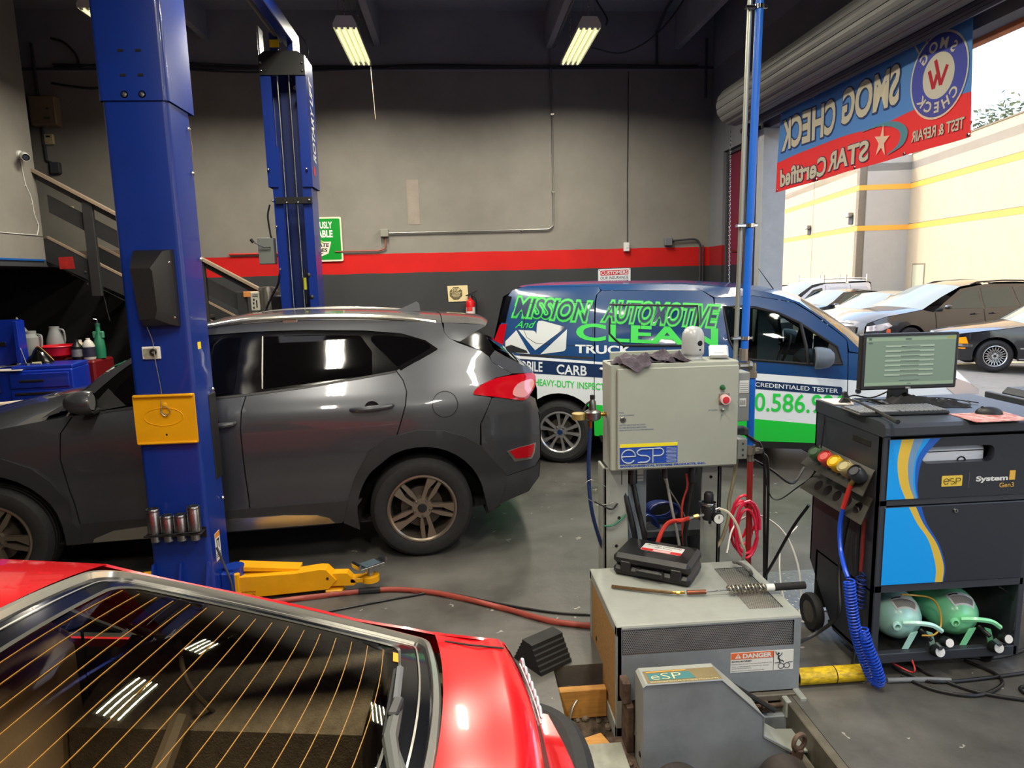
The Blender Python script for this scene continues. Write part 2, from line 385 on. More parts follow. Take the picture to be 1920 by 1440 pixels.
# metal jamb of the roll-up opening with guide rails
M_jamb=mat('jamb_paint',(168,172,176),.5,var=.1)
struct(MB().box(3.46,3.74,7.80,7.95,0,3.47,.006).build('trim_1',M_jamb))
m=MB()
for i,(a,b_) in enumerate(((7.96,8.0),(8.02,8.05),(8.07,8.12))): m.box(3.43-.02*i,3.50,a,b_,0,3.52,.003)
struct(m.build('trim_2',mat('guide_rail',(78,80,90),.5,.3,var=.2)))
struct(MB().box(3.68,3.76,-2.0,7.8,3.44,3.50,.004).build('trim_3',mat('orange_header_edge',(214,128,62),.6,var=.2)))
struct(MB().box(3.46,3.74,-2.1,-2.0,0,3.47,.006).build('trim_4',M_jamb))
# mezzanine: upper partition on the left, slab, soffit edge, blue strip
struct(MB().box(-4.86,-4.70,-4,8.5,2.22,H).build('wall_mezzanine',M_grey))
struct(MB().box(-9,-4.7,-4,9.6,2.14,2.22).build('ceiling_mezzanine',M_dgrey))
struct(MB().box(-4.8,-4.685,-4,8.45,2.20,2.222,.003).build('trim_5',mat('blue_edge_strip',(20,92,170),.35)))
# roof beams running toward the back wall
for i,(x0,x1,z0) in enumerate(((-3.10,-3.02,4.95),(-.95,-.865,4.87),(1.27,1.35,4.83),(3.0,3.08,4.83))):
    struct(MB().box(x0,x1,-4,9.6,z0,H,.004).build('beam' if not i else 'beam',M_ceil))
# ledge where the upper wall begins, with loose cable bundles lying on it
struct(MB().box(-9,3.53,9.575,9.6,4.585,4.61).build('trim_6',M_dgrey))
M_cab=mat('old_cable',(38,38,42),.7)
for zs,k in (((4.63,4.64,4.61,4.615,4.60,4.61,4.60,4.60),0),((4.60,4.67,4.62,4.60,4.63,4.605,4.595,4.61),1),((4.64,4.60,4.54,4.57,4.61,4.60,4.62,4.59),2)):
    tag(wire('cable_run',[(-4.9+8.2*i/7,9.562-.012*k,z) for i,z in enumerate(zs)],.011,M_cab),('upper','middle','lower')[k]+' strand of the dark cables strung along the upper back wall','cable')
tag(wire('cable_drop',[(-4.9,9.56,4.95),(-4.75,9.56,4.9),(-4.62,9.56,4.75),(-4.6,9.56,4.6)],.014,M_cab),'dark cable curving down the wall above the beige alarm box','cable')
tag(wire('cable_sag',[(-4.95,9.55,4.42),(-4.7,9.55,4.38),(-4.4,9.55,4.36),(-4.05,9.55,4.45),(-3.7,9.55,4.62),(-3.3,9.55,4.66)],.014,M_cab),'sagging dark cable between the beige alarm box and the near blue column','cable')
# conduits and boxes on the back wall
M_cond=mat('conduit',(150,150,146),.35,.7,var=.15)
Y=9.57
c=thing('wall_conduit','thin metal conduit bending down the grey back wall to a small grey box','conduit',(0,0,0))
MB().tube([(1.33,Y,4.87)]+[(1.345,Y,z) for z in (4.0,3.2,2.62)]+crv([(1.345,Y,2.62),(1.33,Y,2.56),(1.27,Y,2.52)],4)+[(.2,Y,2.515),(-.88,Y,2.51)],.011,8).build('pipe',M_cond,c)
MB().box(-.99,-.885,9.52,9.6,2.46,2.56,.006).build('junction_box',mat('box_grey',(140,140,130),.5,var=.1),c)
MB().tube(crv([(-.93,Y,2.46),(-.93,Y,2.36),(-.945,Y,2.31),(-1.02,Y,2.285)],5)+[(-1.6,Y,2.28)],.011,8).build('pipe',mat('conduit_low',(150,90,80),.5,.3),c)
m=MB()
for z in (3.0,4.0): m.box(1.325,1.365,9.56,9.6,z,z+.02)
for x in (.0,.9): m.box(x,x+.02,9.56,9.6,2.5,2.53)
m.build('strap',M_cond,c,split=True)
c=thing('wall_switch','white switch box hanging under a thin wire beside the red stripe','switch')
MB().box(2.31,2.385,9.54,9.6,2.20,2.32,.006).build('housing',M_white,c); MB().tube([(2.36,9.57,2.32),(2.36,9.58,3.2),(2.375,9.58,4.55)],.005,6).build('wire',M_cab,c)
MB().box(2.335,2.36,9.535,9.541,2.245,2.275,.002).build('toggle',M_white,c)
c=thing('outlet_box','grey outlet box with conduit elbow in the right corner of the back wall','outlet box')
MB().box(2.88,2.985,9.53,9.6,2.265,2.375,.008).build('housing',mat('box_grey2',(112,114,118),.5),c)
MB().tube(crv([(2.985,9.56,2.33),(3.15,9.56,2.34),(3.3,9.56,2.345),(3.37,9.56,2.30),(3.385,9.56,2.2)],5)+[(3.385,9.56,1.4)],.013,8).build('pipe',M_dgrey,c)
MB().tube([(3.43,9.57,2.26),(3.43,9.57,1.4)],.01,8).build('pipe',M_dgrey,c)
m=MB().tube([(-2.98,9.57,2.275),(-2.3,9.57,2.275)],.014,8)
tag(m.build('red_pipe',mat('red_pipe',(196,40,30),.5)),'red painted pipe running along the top of the red stripe','pipe')
# ghost of a removed sign on the wall
tag(MB().box(-.62,-.46,9.596,9.601,2.62,3.2).build('wall_patch',mat('patch_paint',(150,140,130),.8,var=.1)),'faint rectangular paint patch on the grey wall above the small conduit box','paint patch')
# ---------------------------------------------------------------- hanging shop lights
M_refl=mat('lamp_reflector',(235,235,225),.25,.3)
M_lampw=mat('lamp_housing',(205,205,203),.4,var=.05)
M_tube=mat('lit_tube',(255,252,196),.5,emit=TUBE)
def shop_light(x,y0,label,L=1.22,z=4.31,first=None):
    if first: 
        t=dup(first,(x,y0,z),None,label)
    else:
        t=thing('shop_light',label,'light',(x,y0,z),0,'hanging four-tube shop lights')
        h=.112
        prof=[(-h,0),(-h,.035),(-.075,.105),(.075,.105),(h,.035),(h,0)]
        m=MB()
        for y in (0,L): m.prism(prof,lambda u,v,t_:(u,y+t_,v),-.004,.004)
        m.build('end_plate',M_lampw,t,split=True)
        m=MB(); m.grid([[(u,0,v) for u,v in prof],[(u,L,v) for u,v in prof]]); m.build('housing',M_lampw,t)
        m=MB(); N=16
        m.grid([[(-h+2*h*i/N,y,.012+.012*abs(math.sin(4*pi*i/N))) for i in range(N+1)] for y in (.01,L-.01)]); m.build('reflector',M_refl,t)
        for i in range(4):
            u=-h+.028+i*.056
            MB().cyl((u,.03,.002),(u,L-.03,.002),.0125,n=10).build('lamp_tube',M_tube,t)
        m=MB()
        for i in range(4):
            u=-h+.028+i*.056
            for y in (.005,L-.035): m.box(u-.012,u+.012,y,y+.03,-.01,.016,.003)
        m.build('socket',M_lampw,t,split=True)
        m=MB()
        for y in (.06,L-.06): chainmesh(m,(0,y,.105),(0,y,H-z),.05,.004,.022)
        q=m.build('chain',M_steel,t); q['kind']='stuff'
        m=MB()
        for s in (-1,1):
            m.tube([(s*.07,.03,.1),(s*.02,.05,.55)],.0025,5); m.tube([(s*.07,L-.03,.1),(s*.02,L-.05,.55)],.0025,5)
        m.build('hanging_wire',M_steel,t,split=True)
    return t
f0=shop_light(-.985,7.22,'lit shop light hanging over the far blue column and grey SUV')
f1=shop_light(1.40,7.22,'lit shop light hanging in front of the metal conduit on the back wall',first=f0)
f2=shop_light(-.985,4.3,'lit shop light out of frame between the two blue columns',first=f0)
f3=shop_light(1.40,4.3,'lit shop light out of frame above the grey control cabinet',first=f0)
f4=shop_light(-.90,1.1,'lit shop light overhead beside the white ceiling panel',first=f0)
f5=shop_light(1.40,1.1,'lit shop light overhead behind the black analyzer cart',first=f0)
f6=shop_light(-3.10,6.75,'shop light peeking out behind the top of the near blue column',first=f0)
f7=shop_light(-.95,-2.2,'added unseen fill light overhead behind the red hatchback',first=f0)  # this and the next are unseen, added as fill for camera-facing sides
f8=shop_light(1.40,-2.2,'added unseen fill light overhead behind the camera on the door side',first=f0)
GL=bpy.data.lights.new('lamp_glow','AREA'); GL.shape='RECTANGLE'; GL.size=.010; GL.size_y=1.14; GL.energy=LAMP/4; GL.color=(1,.93,.77); GL.spread=R(165)
for f in (f0,f1,f2,f3,f4,f5,f6,f7,f8):
    for i in range(4):
        o=bpy.data.objects.new('lamp_glow',GL); COL.objects.link(o); o.location=f.location+Vector((-.084+.056*i,.61,-.0125))
struct(MB().box(-1.75,-1.1,1.3,2.1,5.27,5.31,.004).build('window_1',mat('skylight_diffuser',(238,240,246),.6,emit=1.1)))
M_str=mat('string',(150,140,120),.8)
for pts,l in (([(-.885,8.42,4.33),(-.86,8.42,3.72)],'thin pull cord hanging from the shop light over the grey SUV'),
          ([(-2.25,6.2,5.25),(-2.2,6.25,3.6),(-2.17,6.25,3.0)],'thin cord hanging between the two blue columns'),
          ([(-2.05,4.7,5.2),(-1.99,4.7,3.35)],'thin cord hanging just right of the near blue column')):
    tag(MB().tube(pts,.0022,5).build('pull_cord',M_str),l,'cord')
# ceiling cables and the conduit along the right beam
tag(wire('ceiling_cable',[(1.62,8.2,5.2),(1.6,8.0,4.9),(1.63,7.5,4.5),(1.58,7.3,4.36)],.01,M_cab),'black flex dropping to the shop light by the conduit','cable')
tag(wire('ceiling_cable',[(1.55,7.9,4.33),(1.9,7.9,4.28),(2.3,7.9,4.5),(2.65,7.9,4.95),(2.8,7.8,5.28)],.009,M_cab),'black flex swooping from the right shop light up to the ceiling','cable')
tag(MB().tube([(1.37,9.5,4.83),(1.37,4,4.83)],.012,8).build('ceiling_conduit',M_cond),'thin metal conduit fixed along the lower edge of a roof beam','conduit')
tag(MB().tube([(2.75,9.56,4.62),(2.75,9.56,5.05)]+crv([(2.75,9.5,5.05),(2.78,9.3,5.2),(2.8,9.0,5.26)],4),.018,8).build('riser_pipe',M_dgrey),'grey pipe rising in the upper right of the back wall','pipe')
tag(MB().tube([(3.42,9.55,4.2),(3.42,9.55,4.95)],.016,8).build('riser_pipe',M_dgrey),'short grey pipe in the upper right corner by the roller drum','pipe')
# ---------------------------------------------------------------- two post lift
M_blue=mat('lift_blue',(12,46,134),.33,var=.12,scale=3,coat=.3,bump=.05,bscale=220)
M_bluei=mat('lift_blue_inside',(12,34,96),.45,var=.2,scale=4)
M_yel=mat('lift_yellow',(226,160,10),.4,var=.12,scale=5)
M_yell=mat('sticker_yellow',(240,205,20),.5)
lift=thing('two_post_lift','blue two post vehicle lift around the grey SUV with yellow arms','vehicle lift',(0,0,0))
# near column: seen from its outer back plate
def channel(m,x0,x1,yo,yi,z0,z1,r=.028,lip=.05,th=.006,sgn=1):
    """C section, back plate at yo, open side at yi"""
    pts=[(x0+lip,yi),(x0,yi)]+[(x0,yo+sgn*r)]+[(x0+r*(1-math.cos(a*pi/8)),yo+sgn*r*(1-math.sin(a*pi/8))) for a in range(1,4)]+[(x0+r,yo),(x1-r,yo)]+[(x1-r*(1-math.sin(a*pi/8)),yo+sgn*r*(1-math.cos(a*pi/8))) for a in range(1,4)]+[(x1,yo+sgn*r),(x1,yi),(x1-lip,yi)]
    for off in (0,th):
        q=[(x+ (off if x<(x0+x1)/2 else -off), y+sgn*(off if abs(y-yo)<r*1.1 else (-off if abs(y-yi)<.01 else 0))) for x,y in pts]
        m.grid([[(x,y,z) for x,y in q] for z in (z0,z1)])
    q0=pts
    return m
m=channel(MB(),-1.812,-1.478,3.95,4.235,0.02,2.95); m.build('column',M_blue,lift)
m=channel(MB(),-1.822,-1.468,3.940,4.30,2.865,3.98); m.build('column_extension',M_blue,lift)
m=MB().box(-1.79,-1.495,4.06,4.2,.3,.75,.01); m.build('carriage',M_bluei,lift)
m=MB()
for x in (-1.80,-1.645,-1.492): m.prism([(0,0),(-.14,0),(-.02,.30),(0,.30)],lambda u,v,t_:(x+t_,3.95+u,v+.02),-.006,.006)
m.build('gusset',M_blue,lift,split=True)
MB().box(-1.90,-1.39,3.78,4.32,0,.02,.004).build('base_plate',M_blue,lift)
m=MB()
for x,z in ((-1.687,2.895),(-1.598,2.895)): m.lathe([(.0,-.012),(.008,-.011),(.014,-.004),(.014,.0),(.019,.0),(.019,.003)],(x,3.94,z),(0,1,0),12)
for z in (2.77,2.53,2.05,1.29,.62): m.lathe([(0,-.012),(.009,-.008),(.012,0)],(-1.47,4.2,z),(-1,0,0),10)
m.build('bolt',M_zinc,lift,split=True)
m=MB()
for z in (2.99,3.11):
    for x in (-1.685,-1.597): m.box(x-.012,x+.016,3.937,3.941,z-.006,z+.006)
m.build('slot',M_dk,lift,split=True)
# black plastic cover on the column
m=MB(); o=[(-1.702,2.085),(-1.527,2.08),(-1.527,1.69),(-1.705,1.69)]
fr=[(-1.712,2.0),(-1.60,2.0),(-1.60,1.745),(-1.685,1.70)]
base=[(-1.715,2.09),(-1.522,2.09),(-1.522,1.685),(-1.70,1.685)]
top=[(-1.71,2.06),(-1.59,2.06),(-1.575,1.98),(-1.575,1.76),(-1.60,1.70),(-1.69,1.70)]
m.grid([[(x,3.95,z) for x,z in [(-1.715,2.10),(-1.52,2.10),(-1.518,2.02),(-1.518,1.77),(-1.52,1.685),(-1.705,1.685)]],[(x,3.91,z) for x,z in [(-1.715,2.095),(-1.525,2.095),(-1.522,2.02),(-1.522,1.77),(-1.525,1.69),(-1.705,1.69)]],
        [(x,3.90,z) for x,z in [(-1.712,2.09),(-1.56,2.09),(-1.548,2.02),(-1.545,1.765),(-1.56,1.70),(-1.70,1.695)]],[(x,3.845,z) for x,z in [(-1.712,2.0),(-1.61,2.0),(-1.60,1.985),(-1.595,1.78),(-1.61,1.735),(-1.69,1.73)]]],closed=True)
m.flat([(-1.712,2.0),(-1.61,2.0),(-1.60,1.985),(-1.595,1.78),(-1.61,1.735),(-1.69,1.73)],XZ(3.845))
c=m.build('plastic_cover',mat('cover_black',(24,24,26),.42,bump=.1,bscale=300),lift)
m=MB()
for z in (2.03,1.735): m.lathe([(0,-.012),(.007,-.01),(.011,-.002),(.011,.0)],(-1.536,3.915,z),(0,1,0),10)
m.build('cover_bolt',M_zinc,c,split=True)
# safety chart card, latch cable, yellow carriage panel with embossed badge
m=MB(); m.box(-1.738,-1.640,3.938,3.95,1.508,1.578,.004); cdm=m.build('latch_box',M_white,lift)
m=MB(); m.prism(rrect(-1.73,-1.655,1.517,1.568,.008),XZ(3.936),-.001,.001); m.build('latch_window',mat('card_face',(150,148,130),.5,var=.4,scale=40),cdm)
MB().lathe([(.018,0),(.018,-.006),(.01,-.006),(.008,0)],(-1.675,3.933,1.548),(0,1,0),14).build('latch_ring',M_black,cdm)
M_wire=mat('thin_wire',(170,170,165),.35,.8)
wire('latch_cable',[(-1.68,3.9,1.69),(-1.67,3.93,1.6),(-1.665,3.925,1.5),(-1.655,3.935,1.33),(-1.665,3.93,1.24),(-1.655,3.922,1.21),(-1.625,3.922,1.20),(-1.615,3.922,1.225),(-1.64,3.922,1.245),(-1.665,3.922,1.22),(-1.64,3.922,1.19),(-1.61,3.922,1.215)],.0022,M_wire,lift)
m=MB(); m.prism(rrect(-1.812,-1.48,1.03,1.312,.008),XZ(3.936),-.004,.004)
m.box(-1.806,-1.486,3.918,3.936,1.296,1.312,.005); m.box(-1.806,-1.486,3.918,3.936,1.03,1.044,.005); m.build('yellow_panel',M_yel,lift)
m=MB(); m.tube([(-1.655+.105*math.cos(2*pi*i/40),3.9318,1.185+.05*math.sin(2*pi*i/40)) for i in range(40)],.0028,6,closed=True)
text(m,'Rotary',lambda u,v:(u,3.9308,v),-1.73,-1.58,1.155,1.21,.01,.3); m.lathe([(.0,-.004),(.016,-.002),(.02,.001)],(-1.645,3.933,1.25),(0,1,0),16); m.build('panel_badge',M_yel,lift)
m=MB(); m.lathe([(0,0),(.006,0)],(-1.648,3.931,1.083),(0,1,0),10); m.build('panel_hole',M_dk,lift)
MB().box(-1.4795,-1.4775,4.05,4.10,1.545,1.585).build('sticker',M_yell,lift)
m=MB(); m.box(-1.482,-1.472,4.14,4.25,.75,1.27,.004); m.build('rubber_strip',M_black,lift)
m=MB(); m.box(-1.478,-1.4765,4.03,4.11,.28,.45); q=m.build('warning_label',M_white,lift)
m=MB(); m.box(-1.4764,-1.476,4.03,4.11,.42,.45); m.build('label_stripe',mat('label_orange',(220,140,40),.5),q)
m=MB()
for z in (.30,.31,.32): m.box(-1.4764,-1.4758,4.035,4.105,z,z+.004)
for a in ((4.05,4.06,.34,.41),(4.05,4.09,.40,.41),(4.08,4.09,.35,.41)): m.box(-1.4764,-1.4758,*a)
m.build('label_print',M_dk,q)
# socket rack on the column
m=MB(); m.box(-1.80,-1.49,3.86,3.95,.512,.518); m.box(-1.80,-1.49,3.945,3.95,.47,.53); m.tube([(-1.8,3.86,.52),(-1.49,3.86,.532)],.004,6); m.build('socket_rack',M_black,lift)
for x,z1,l in ((-1.755,.667,'tall galvanized lift adapter at the left end of the rack on the near blue column'),(-1.683,.625,'short galvanized lift adapter second from the left on the column rack'),(-1.61,.627,'short galvanized lift adapter third from the left on the column rack'),(-1.535,.672,'tall galvanized lift adapter at the right end of the rack on the near blue column')):
    t=thing('height_adapter',l,'lift adapter',(x,3.902,.473),0,'lift height adapters in the column rack')
    h=z1-.473
    MB().lathe([(.020,0),(.026,0),(.026,.045),(.036,.05),(.036,h-.004),(.034,h),(.027,h),(.027,h-.03),(0,h-.03)],n=20).build('sleeve',M_zinc,t)
    MB().lathe([(.0365,h-.016),(.0372,h-.012),(.0365,h-.008)],n=20).build('collar',M_steel,t)
# far column, open face towards the camera
m=channel(MB(),-1.622,-1.282,6.90,6.60,.02,3.1,r=.02,lip=.075,sgn=-1); m.build('column',M_blue,lift)
m=channel(MB(),-1.655,-1.262,6.93,6.58,2.75,3.87,r=.02,lip=.085,sgn=-1); m.build('column_extension',M_blue,lift)
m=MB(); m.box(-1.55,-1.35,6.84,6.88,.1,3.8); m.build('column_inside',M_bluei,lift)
m=MB(); m.prism([(-1.655,3.70),(-1.655,3.86),(-1.60,3.90),(-1.32,3.90),(-1.262,3.86),(-1.262,3.70)],XZ(6.57),-.005,.008); m.build('top_plate',M_black,lift)
m=MB(); m.box(-1.60,-1.275,6.565,6.58,2.60,2.66,.003); m.build('cross_plate',M_black,lift)
m=MB()
for x,z in ((-1.635,3.80),(-1.635,3.735),(-1.285,3.80),(-1.285,3.735),(-1.62,2.63),(-1.30,2.63),(-1.40,2.61),(-1.50,2.61),(-1.64,2.9),(-1.305,2.9),(-1.60,2.02),(-1.605,2.4)): m.lathe([(0,-.016),(.008,-.013),(.012,-.004),(.012,.004)],(x,6.562,z),(0,1,0),10)
m.build('bolt',M_zinc,lift,split=True)
for x in (-1.525,-1.425): MB().tube([(x,6.66,.3),(x-.002,6.66,3.72)],.0075,8).build('lift_cable',M_steel,lift)
MB().tube([(-1.36,6.72,.3),(-1.375,6.72,3.7)],.006,8).build('hydraulic_hose',M_dgrey,lift)
m=MB(); m.cyl((-1.405,6.65,1.70),(-1.402,6.65,2.02),.011); m.build('turnbuckle',M_black,lift)
MB().cyl((-1.404,6.645,1.83),(-1.403,6.645,1.94),.016).build('cable_tag',mat('tag_green',(190,190,60),.5),lift)
m=MB()
for p in ((-1.36,3.6),(-1.36,1.96),(-1.345,1.76)): m.lathe([(0,-.03),(.022,-.02),(.026,.01)],(p[0],6.62,p[1]),(0,1,0),12)
m.build('roller_pin',M_black,lift,split=True)
fnT=lambda u,v:(-1.2595,6.90-.30*v,u)      # lettering up the column side
m=MB(); text(m,'ROTARY LIFT',lambda u,v:(-1.2605,6.60+.2*(1-v)+.04,u),2.98,3.72,.1,.75,.03,.25); m.build('lettering',M_white,lift)
m=MB(); m.lathe([(0,0),(.045,0)],(-1.2605,6.70,2.9),(1,0,0),20); q=m.build('emblem',mat('emblem_red',(190,40,60),.5),lift)
# overhead beam, sync hose and yellow tag at the head of the far column
def obeam(m,x,y0,y1,z,w_,h_): m.box(x-w_,x+w_,y0,y1,z,z+h_,.006)
m=MB(); obeam(m,-1.40,3.7,6.72,3.98,.045,.13); m.build('overhead_beam',M_blue,lift)
MB().cyl((-1.50,3.6,4.05),(-1.50,6.75,4.05),.026).build('shutoff_bar',mat('bar_grey',(120,120,112),.5,.4),lift)
m=MB(); m.box(-1.56,-1.49,6.60,6.64,3.90,4.06,.004); m.box(-1.41,-1.36,6.60,6.9,3.86,4.12,.006); m.build('beam_bracket',M_blue,lift,split=True)
MB().box(-1.555,-1.475,6.585,6.6,3.935,4.0,.004).build('limit_box',M_yell,lift)
MB().box(-1.66,-1.645,6.6,6.75,3.5,4.12,.003).build('side_flat',M_zinc,lift)
wire('limit_wire',[(-1.33,6.65,4.08),(-1.26,6.65,4.0),(-1.24,6.65,3.9),(-1.27,6.65,3.85)],.005,M_black,lift)
# power unit and disconnect on the far column
m=MB(); m.box(-1.95,-1.80,6.86,6.98,1.58,1.83,.004)
mo=MB().lathe([(0,0),(.03,0),(.085,.02),(.092,.05),(.092,.30),(.08,.34),(0,.345)],(-1.815,6.9,1.52),(0,0,1),22).build('power_unit',mat('motor_alloy',(142,138,130),.4,.7,var=.2),lift)
m=MB()
for i in range(22):
    a=2*pi*i/22; T=Matrix.Translation((-1.815,6.9,1.6))@Matrix.Rotation(a,4,'Z'); m.box(.088,.102,-.0035,.0035,0,.22,0,T)
m.build('cooling_fin',mat('motor_alloy',(142,138,130)),mo,split=True)
m=MB(); m.box(-1.955,-1.875,6.80,6.83,1.64,1.82,.006); q=m.build('rating_plate',mat('plate_cream',(214,210,196),.5,var=.1),mo)
m=MB()
for i,(x,z,w_,h_) in enumerate(((-1.935,1.66,.012,.02),(-1.935,1.70,.012,.02),(-1.93,1.735,.012,.02),(-1.935,1.775,.05,.006),(-1.935,1.79,.05,.004),(-1.905,1.67,.01,.07))): m.box(x,x+w_,6.797,6.8,z,z+h_)
m.build('plate_print',M_black,mo)
m=MB(); m.box(-1.80,-1.63,6.82,6.96,1.50,1.78,.01); m.build('motor_box',M_black,lift)
wire('power_cord',[(-1.63,6.7,2.05),(-1.66,6.7,1.9),(-1.72,6.72,1.8),(-1.80,6.74,1.66),(-1.83,6.75,1.58)],.011,M_black,lift)
MB().cyl((-1.83,6.75,1.58),(-1.80,6.745,1.66),.016).build('cord_clamp',M_zinc,lift)
m=MB(); m.box(-1.80,-1.66,6.62,6.72,2.07,2.31,.006); q=m.build('disconnect_box',mat('switch_grey',(122,128,124),.5,.2),lift)
m=MB(); m.tube([(-1.68,6.60,2.22),(-1.74,6.6,2.22),(-1.79,6.58,2.25),(-1.825,6.56,2.275)],.007,6); m.build('switch_lever',M_zinc,q)
MB().cyl((-1.82,6.56,2.265),(-1.84,6.55,2.295),.014).build('lever_knob',M_black,q)
wire('column_cable',[(-1.665,6.62,2.6),(-1.69,6.62,2.5),(-1.68,6.62,2.35),(-1.675,6.63,2.3)],.009,M_black,lift)
# yellow swing arm with pad, carriage knuckle
a=thing('tmp','','',(0,0,0)); bpy.data.objects.remove(a)
arm=[]
m=MB()
Ya,Yb=4.08,4.20
m.prism([(-1.39,.015),(-.85,.045),(-.80,.10),(-.86,.168),(-.90,.172),(-1.05,.155),(-1.39,.15)],XZ(Ya),0,.10); 
sw=m.build('swing_arm',M_yel,lift)
m=MB(); m.box(-1.41,-1.375,Ya-.01,Yb,.015,.18,.008); m.prism([(-1.41,.20),(-1.03,.165),(-1.03,.148),(-1.41,.172)],XZ(Ya+.05),0,.1); m.build('arm_brace',M_yel,sw)
m=MB(); m.box(-.87,-.765,Ya-.008,Yb-.01,.005,.04,.006); m.build('arm_stop',M_yel,sw)
m=MB(); m.prism([(-.86,.06),(-.70,.055),(-.68,.07),(-.735,.135),(-.82,.138)],XZ(Ya+.012),0,.07); m.build('inner_arm',M_yel,sw)
m=MB(); m.cyl((-.60,Ya+.05,.065),(-.60,Ya+.05,.10),.055,n=24); m.box(-.72,-.6,Ya+.012,Ya+.085,.068,.098,.004); m.build('arm_eye',M_yel,sw)
m=MB(); m.lathe([(0,0),(.004,0),(.009,.003)],(-.852,Ya-.001,.115),(0,-1,0),10); m.build('arm_hole',mat('rust_dot',(70,30,20),.8),sw)
m=MB(); text(m,'\u25b2CAUTION' if False else 'CAUTION',XZ(Ya-.0015),-1.355,-1.285,.052,.062,.02); m.tube([(-1.298+.008*math.cos(i*pi/8),Ya-.0015,.036+.008*math.sin(i*pi/8)) for i in range(16)],.0012,4,closed=True); m.box(-1.35,-1.335,Ya-.0015,Ya-.001,.038,.042); m.flat([(-1.366,.052),(-1.358,.052),(-1.362,.061)],XZ(Ya-.0015)); m.build('arm_label',mat('arm_print',(120,40,10),.6),sw)
m=MB(); m.cyl((-.60,Ya+.05,.10),(-.60,Ya+.05,.165),.022,n=16); m.build('pad_screw',M_zinc,sw)
Tm=Matrix.Translation((-.60,Ya+.05,.165))@Matrix.Rotation(R(38),4,'Z')
m=MB(); m.box(-.085,.085,-.045,.045,0,.008,.003,Tm)
for s in (-1,1):
    m.prism([(s*.085,.0),(s*.097,.002),(s*.10,.03),(s*.092,.042),(s*.084,.036),(s*.086,.01)],lambda u,v,t_:Tm@Vector((u,t_,v)),-.045,.045)
pd=m.build('lift_pad',M_zinc,sw)
MB().box(-.055,.055,-.04,.04,.008,.016,.003,Tm).build('pad_rubber',mat('pad_rubber',(58,74,84),.6,var=.3,scale=30),pd)
m=MB(); m.cyl((-1.42,Ya+.06,.01),(-1.42,Ya+.06,.205),.06,n=24); m.box(-1.48,-1.40,Ya-.02,Ya+.14,.0,.19,.008); m.build('arm_knuckle',M_blue,lift)
wire('arm_release_hose',[(-1.46,4.0,.38),(-1.44,4.02,.28),(-1.41,4.03,.16),(-1.405,4.04,.05)],.007,M_dgrey,lift)
m=MB(); m.prism([(-1.80,.05),(-1.98,.06),(-1.98,.17),(-1.80,.18)],XZ(4.1),0,.1); m.build('swing_arm',M_yel,lift)
# ---------------------------------------------------------------- staircase along the back wall
M_wood=mat('stair_black',(44,44,46),.65,var=.25,scale=6)
M_rail=mat('worn_rail',(150,132,112),.6,var=.25,scale=10,stretch=(2,20,20))
stair=thing('staircase','black timber staircase with worn top rail climbing to the mezzanine','staircase',(0,0,0))
YF,YB=8.5,9.45; SL=-.582
def sz(x): return 2.205+SL*(x+4.70)        # bottom edge of the stringer
for y in (YF,YB):
    m=MB(); m.prism([(-4.70,sz(-4.70)+.0),(-4.70,2.46),(-4.62,2.46),(-1.35,2.46+SL*3.27),(-1.35,.0),(-1.1,0),(-1.1,.02),(-1.25,sz(-1.25))] if False else [(-4.70,sz(-4.70)),(-4.70,2.46),(-4.66,2.46),(-.95,2.46+SL*3.71),(-.95,0.0),(-.905,0.0)] ,XZ(y),0,.045); m.build('stringer',M_wood,stair)
    m=MB(); m.prism([(-4.66,2.46),(-.95,2.46+SL*3.71),(-.95,2.485+SL*3.71),(-4.66,2.485)],XZ(y-.004),0,.053); m.build('stringer_cap',M_rail,stair)
for i in range(11):
    x=-4.45+i*.33; z=2.22-(i+1)*.19
    if z>.05: MB().box(x-.02,x+.27,YF+.045,YB,z,z+.04,.004).build('tread',mat('stair_tread',(70,62,56),.8,var=.3),stair)
for xp,zt in ((-4.16,2.85),(-2.98,2.17),(-2.53,1.80),(-1.2,1.05)):
    MB().box(xp-.055,xp+.055,YF-.05,YF,sz(xp)-.03 if xp>-4 else 1.79,zt,.004).build('post',M_wood,stair)
m=MB(); m.prism([(-4.70,3.19),(-4.70,3.225),(-.9,3.225+SL*3.8),(-.9,3.19+SL*3.8)],XZ(YF-.075),0,.10); m.build('top_rail',M_rail,stair)
m=MB(); m.prism([(-4.70,3.12),(-4.70,3.19),(-.9,3.19+SL*3.8),(-.9,3.12+SL*3.8)],XZ(YF-.03),0,.04); m.build('rail_board',M_wood,stair)
m=MB(); m.prism([(-4.60,2.75),(-4.60,2.945),(-2.53,2.945+SL*2.07),(-2.53,2.75+SL*2.07)],XZ(YF-.0),0,.035); m.build('middle_rail',M_wood,stair)
MB().box(-2.50,-2.33,YF-.08,YF+.03,1.735,1.80,.004,Matrix.Identity(4)).build('rail_end',mat('orange_tape',(214,140,70),.6,var=.2),stair)
m=MB(); m.prism([(-4.56,2.11),(-4.39,2.11),(-4.40,2.25),(-4.56,2.245)],XZ(YF-.003),0,.002); m.build('red_patch',mat('red_patch',(186,34,30),.7,var=.3,scale=20),stair)
m=MB()
for x,z in ((-4.28,2.07),(-4.16,2.08),(-4.27,1.93),(-4.14,1.95),(-4.12,1.93),(-4.16,1.84)): m.lathe([(0,-.01),(.012,-.008),(.016,0)],(x,YF,z),(0,1,0),8)
m.build('bolt',M_zinc,stair,split=True)
MB().tube([(-4.12,8.53,1.79),(-4.09,8.5,1.62),(-4.06,8.48,1.5)],.004,5).build('hanging_cord',M_cab,stair)
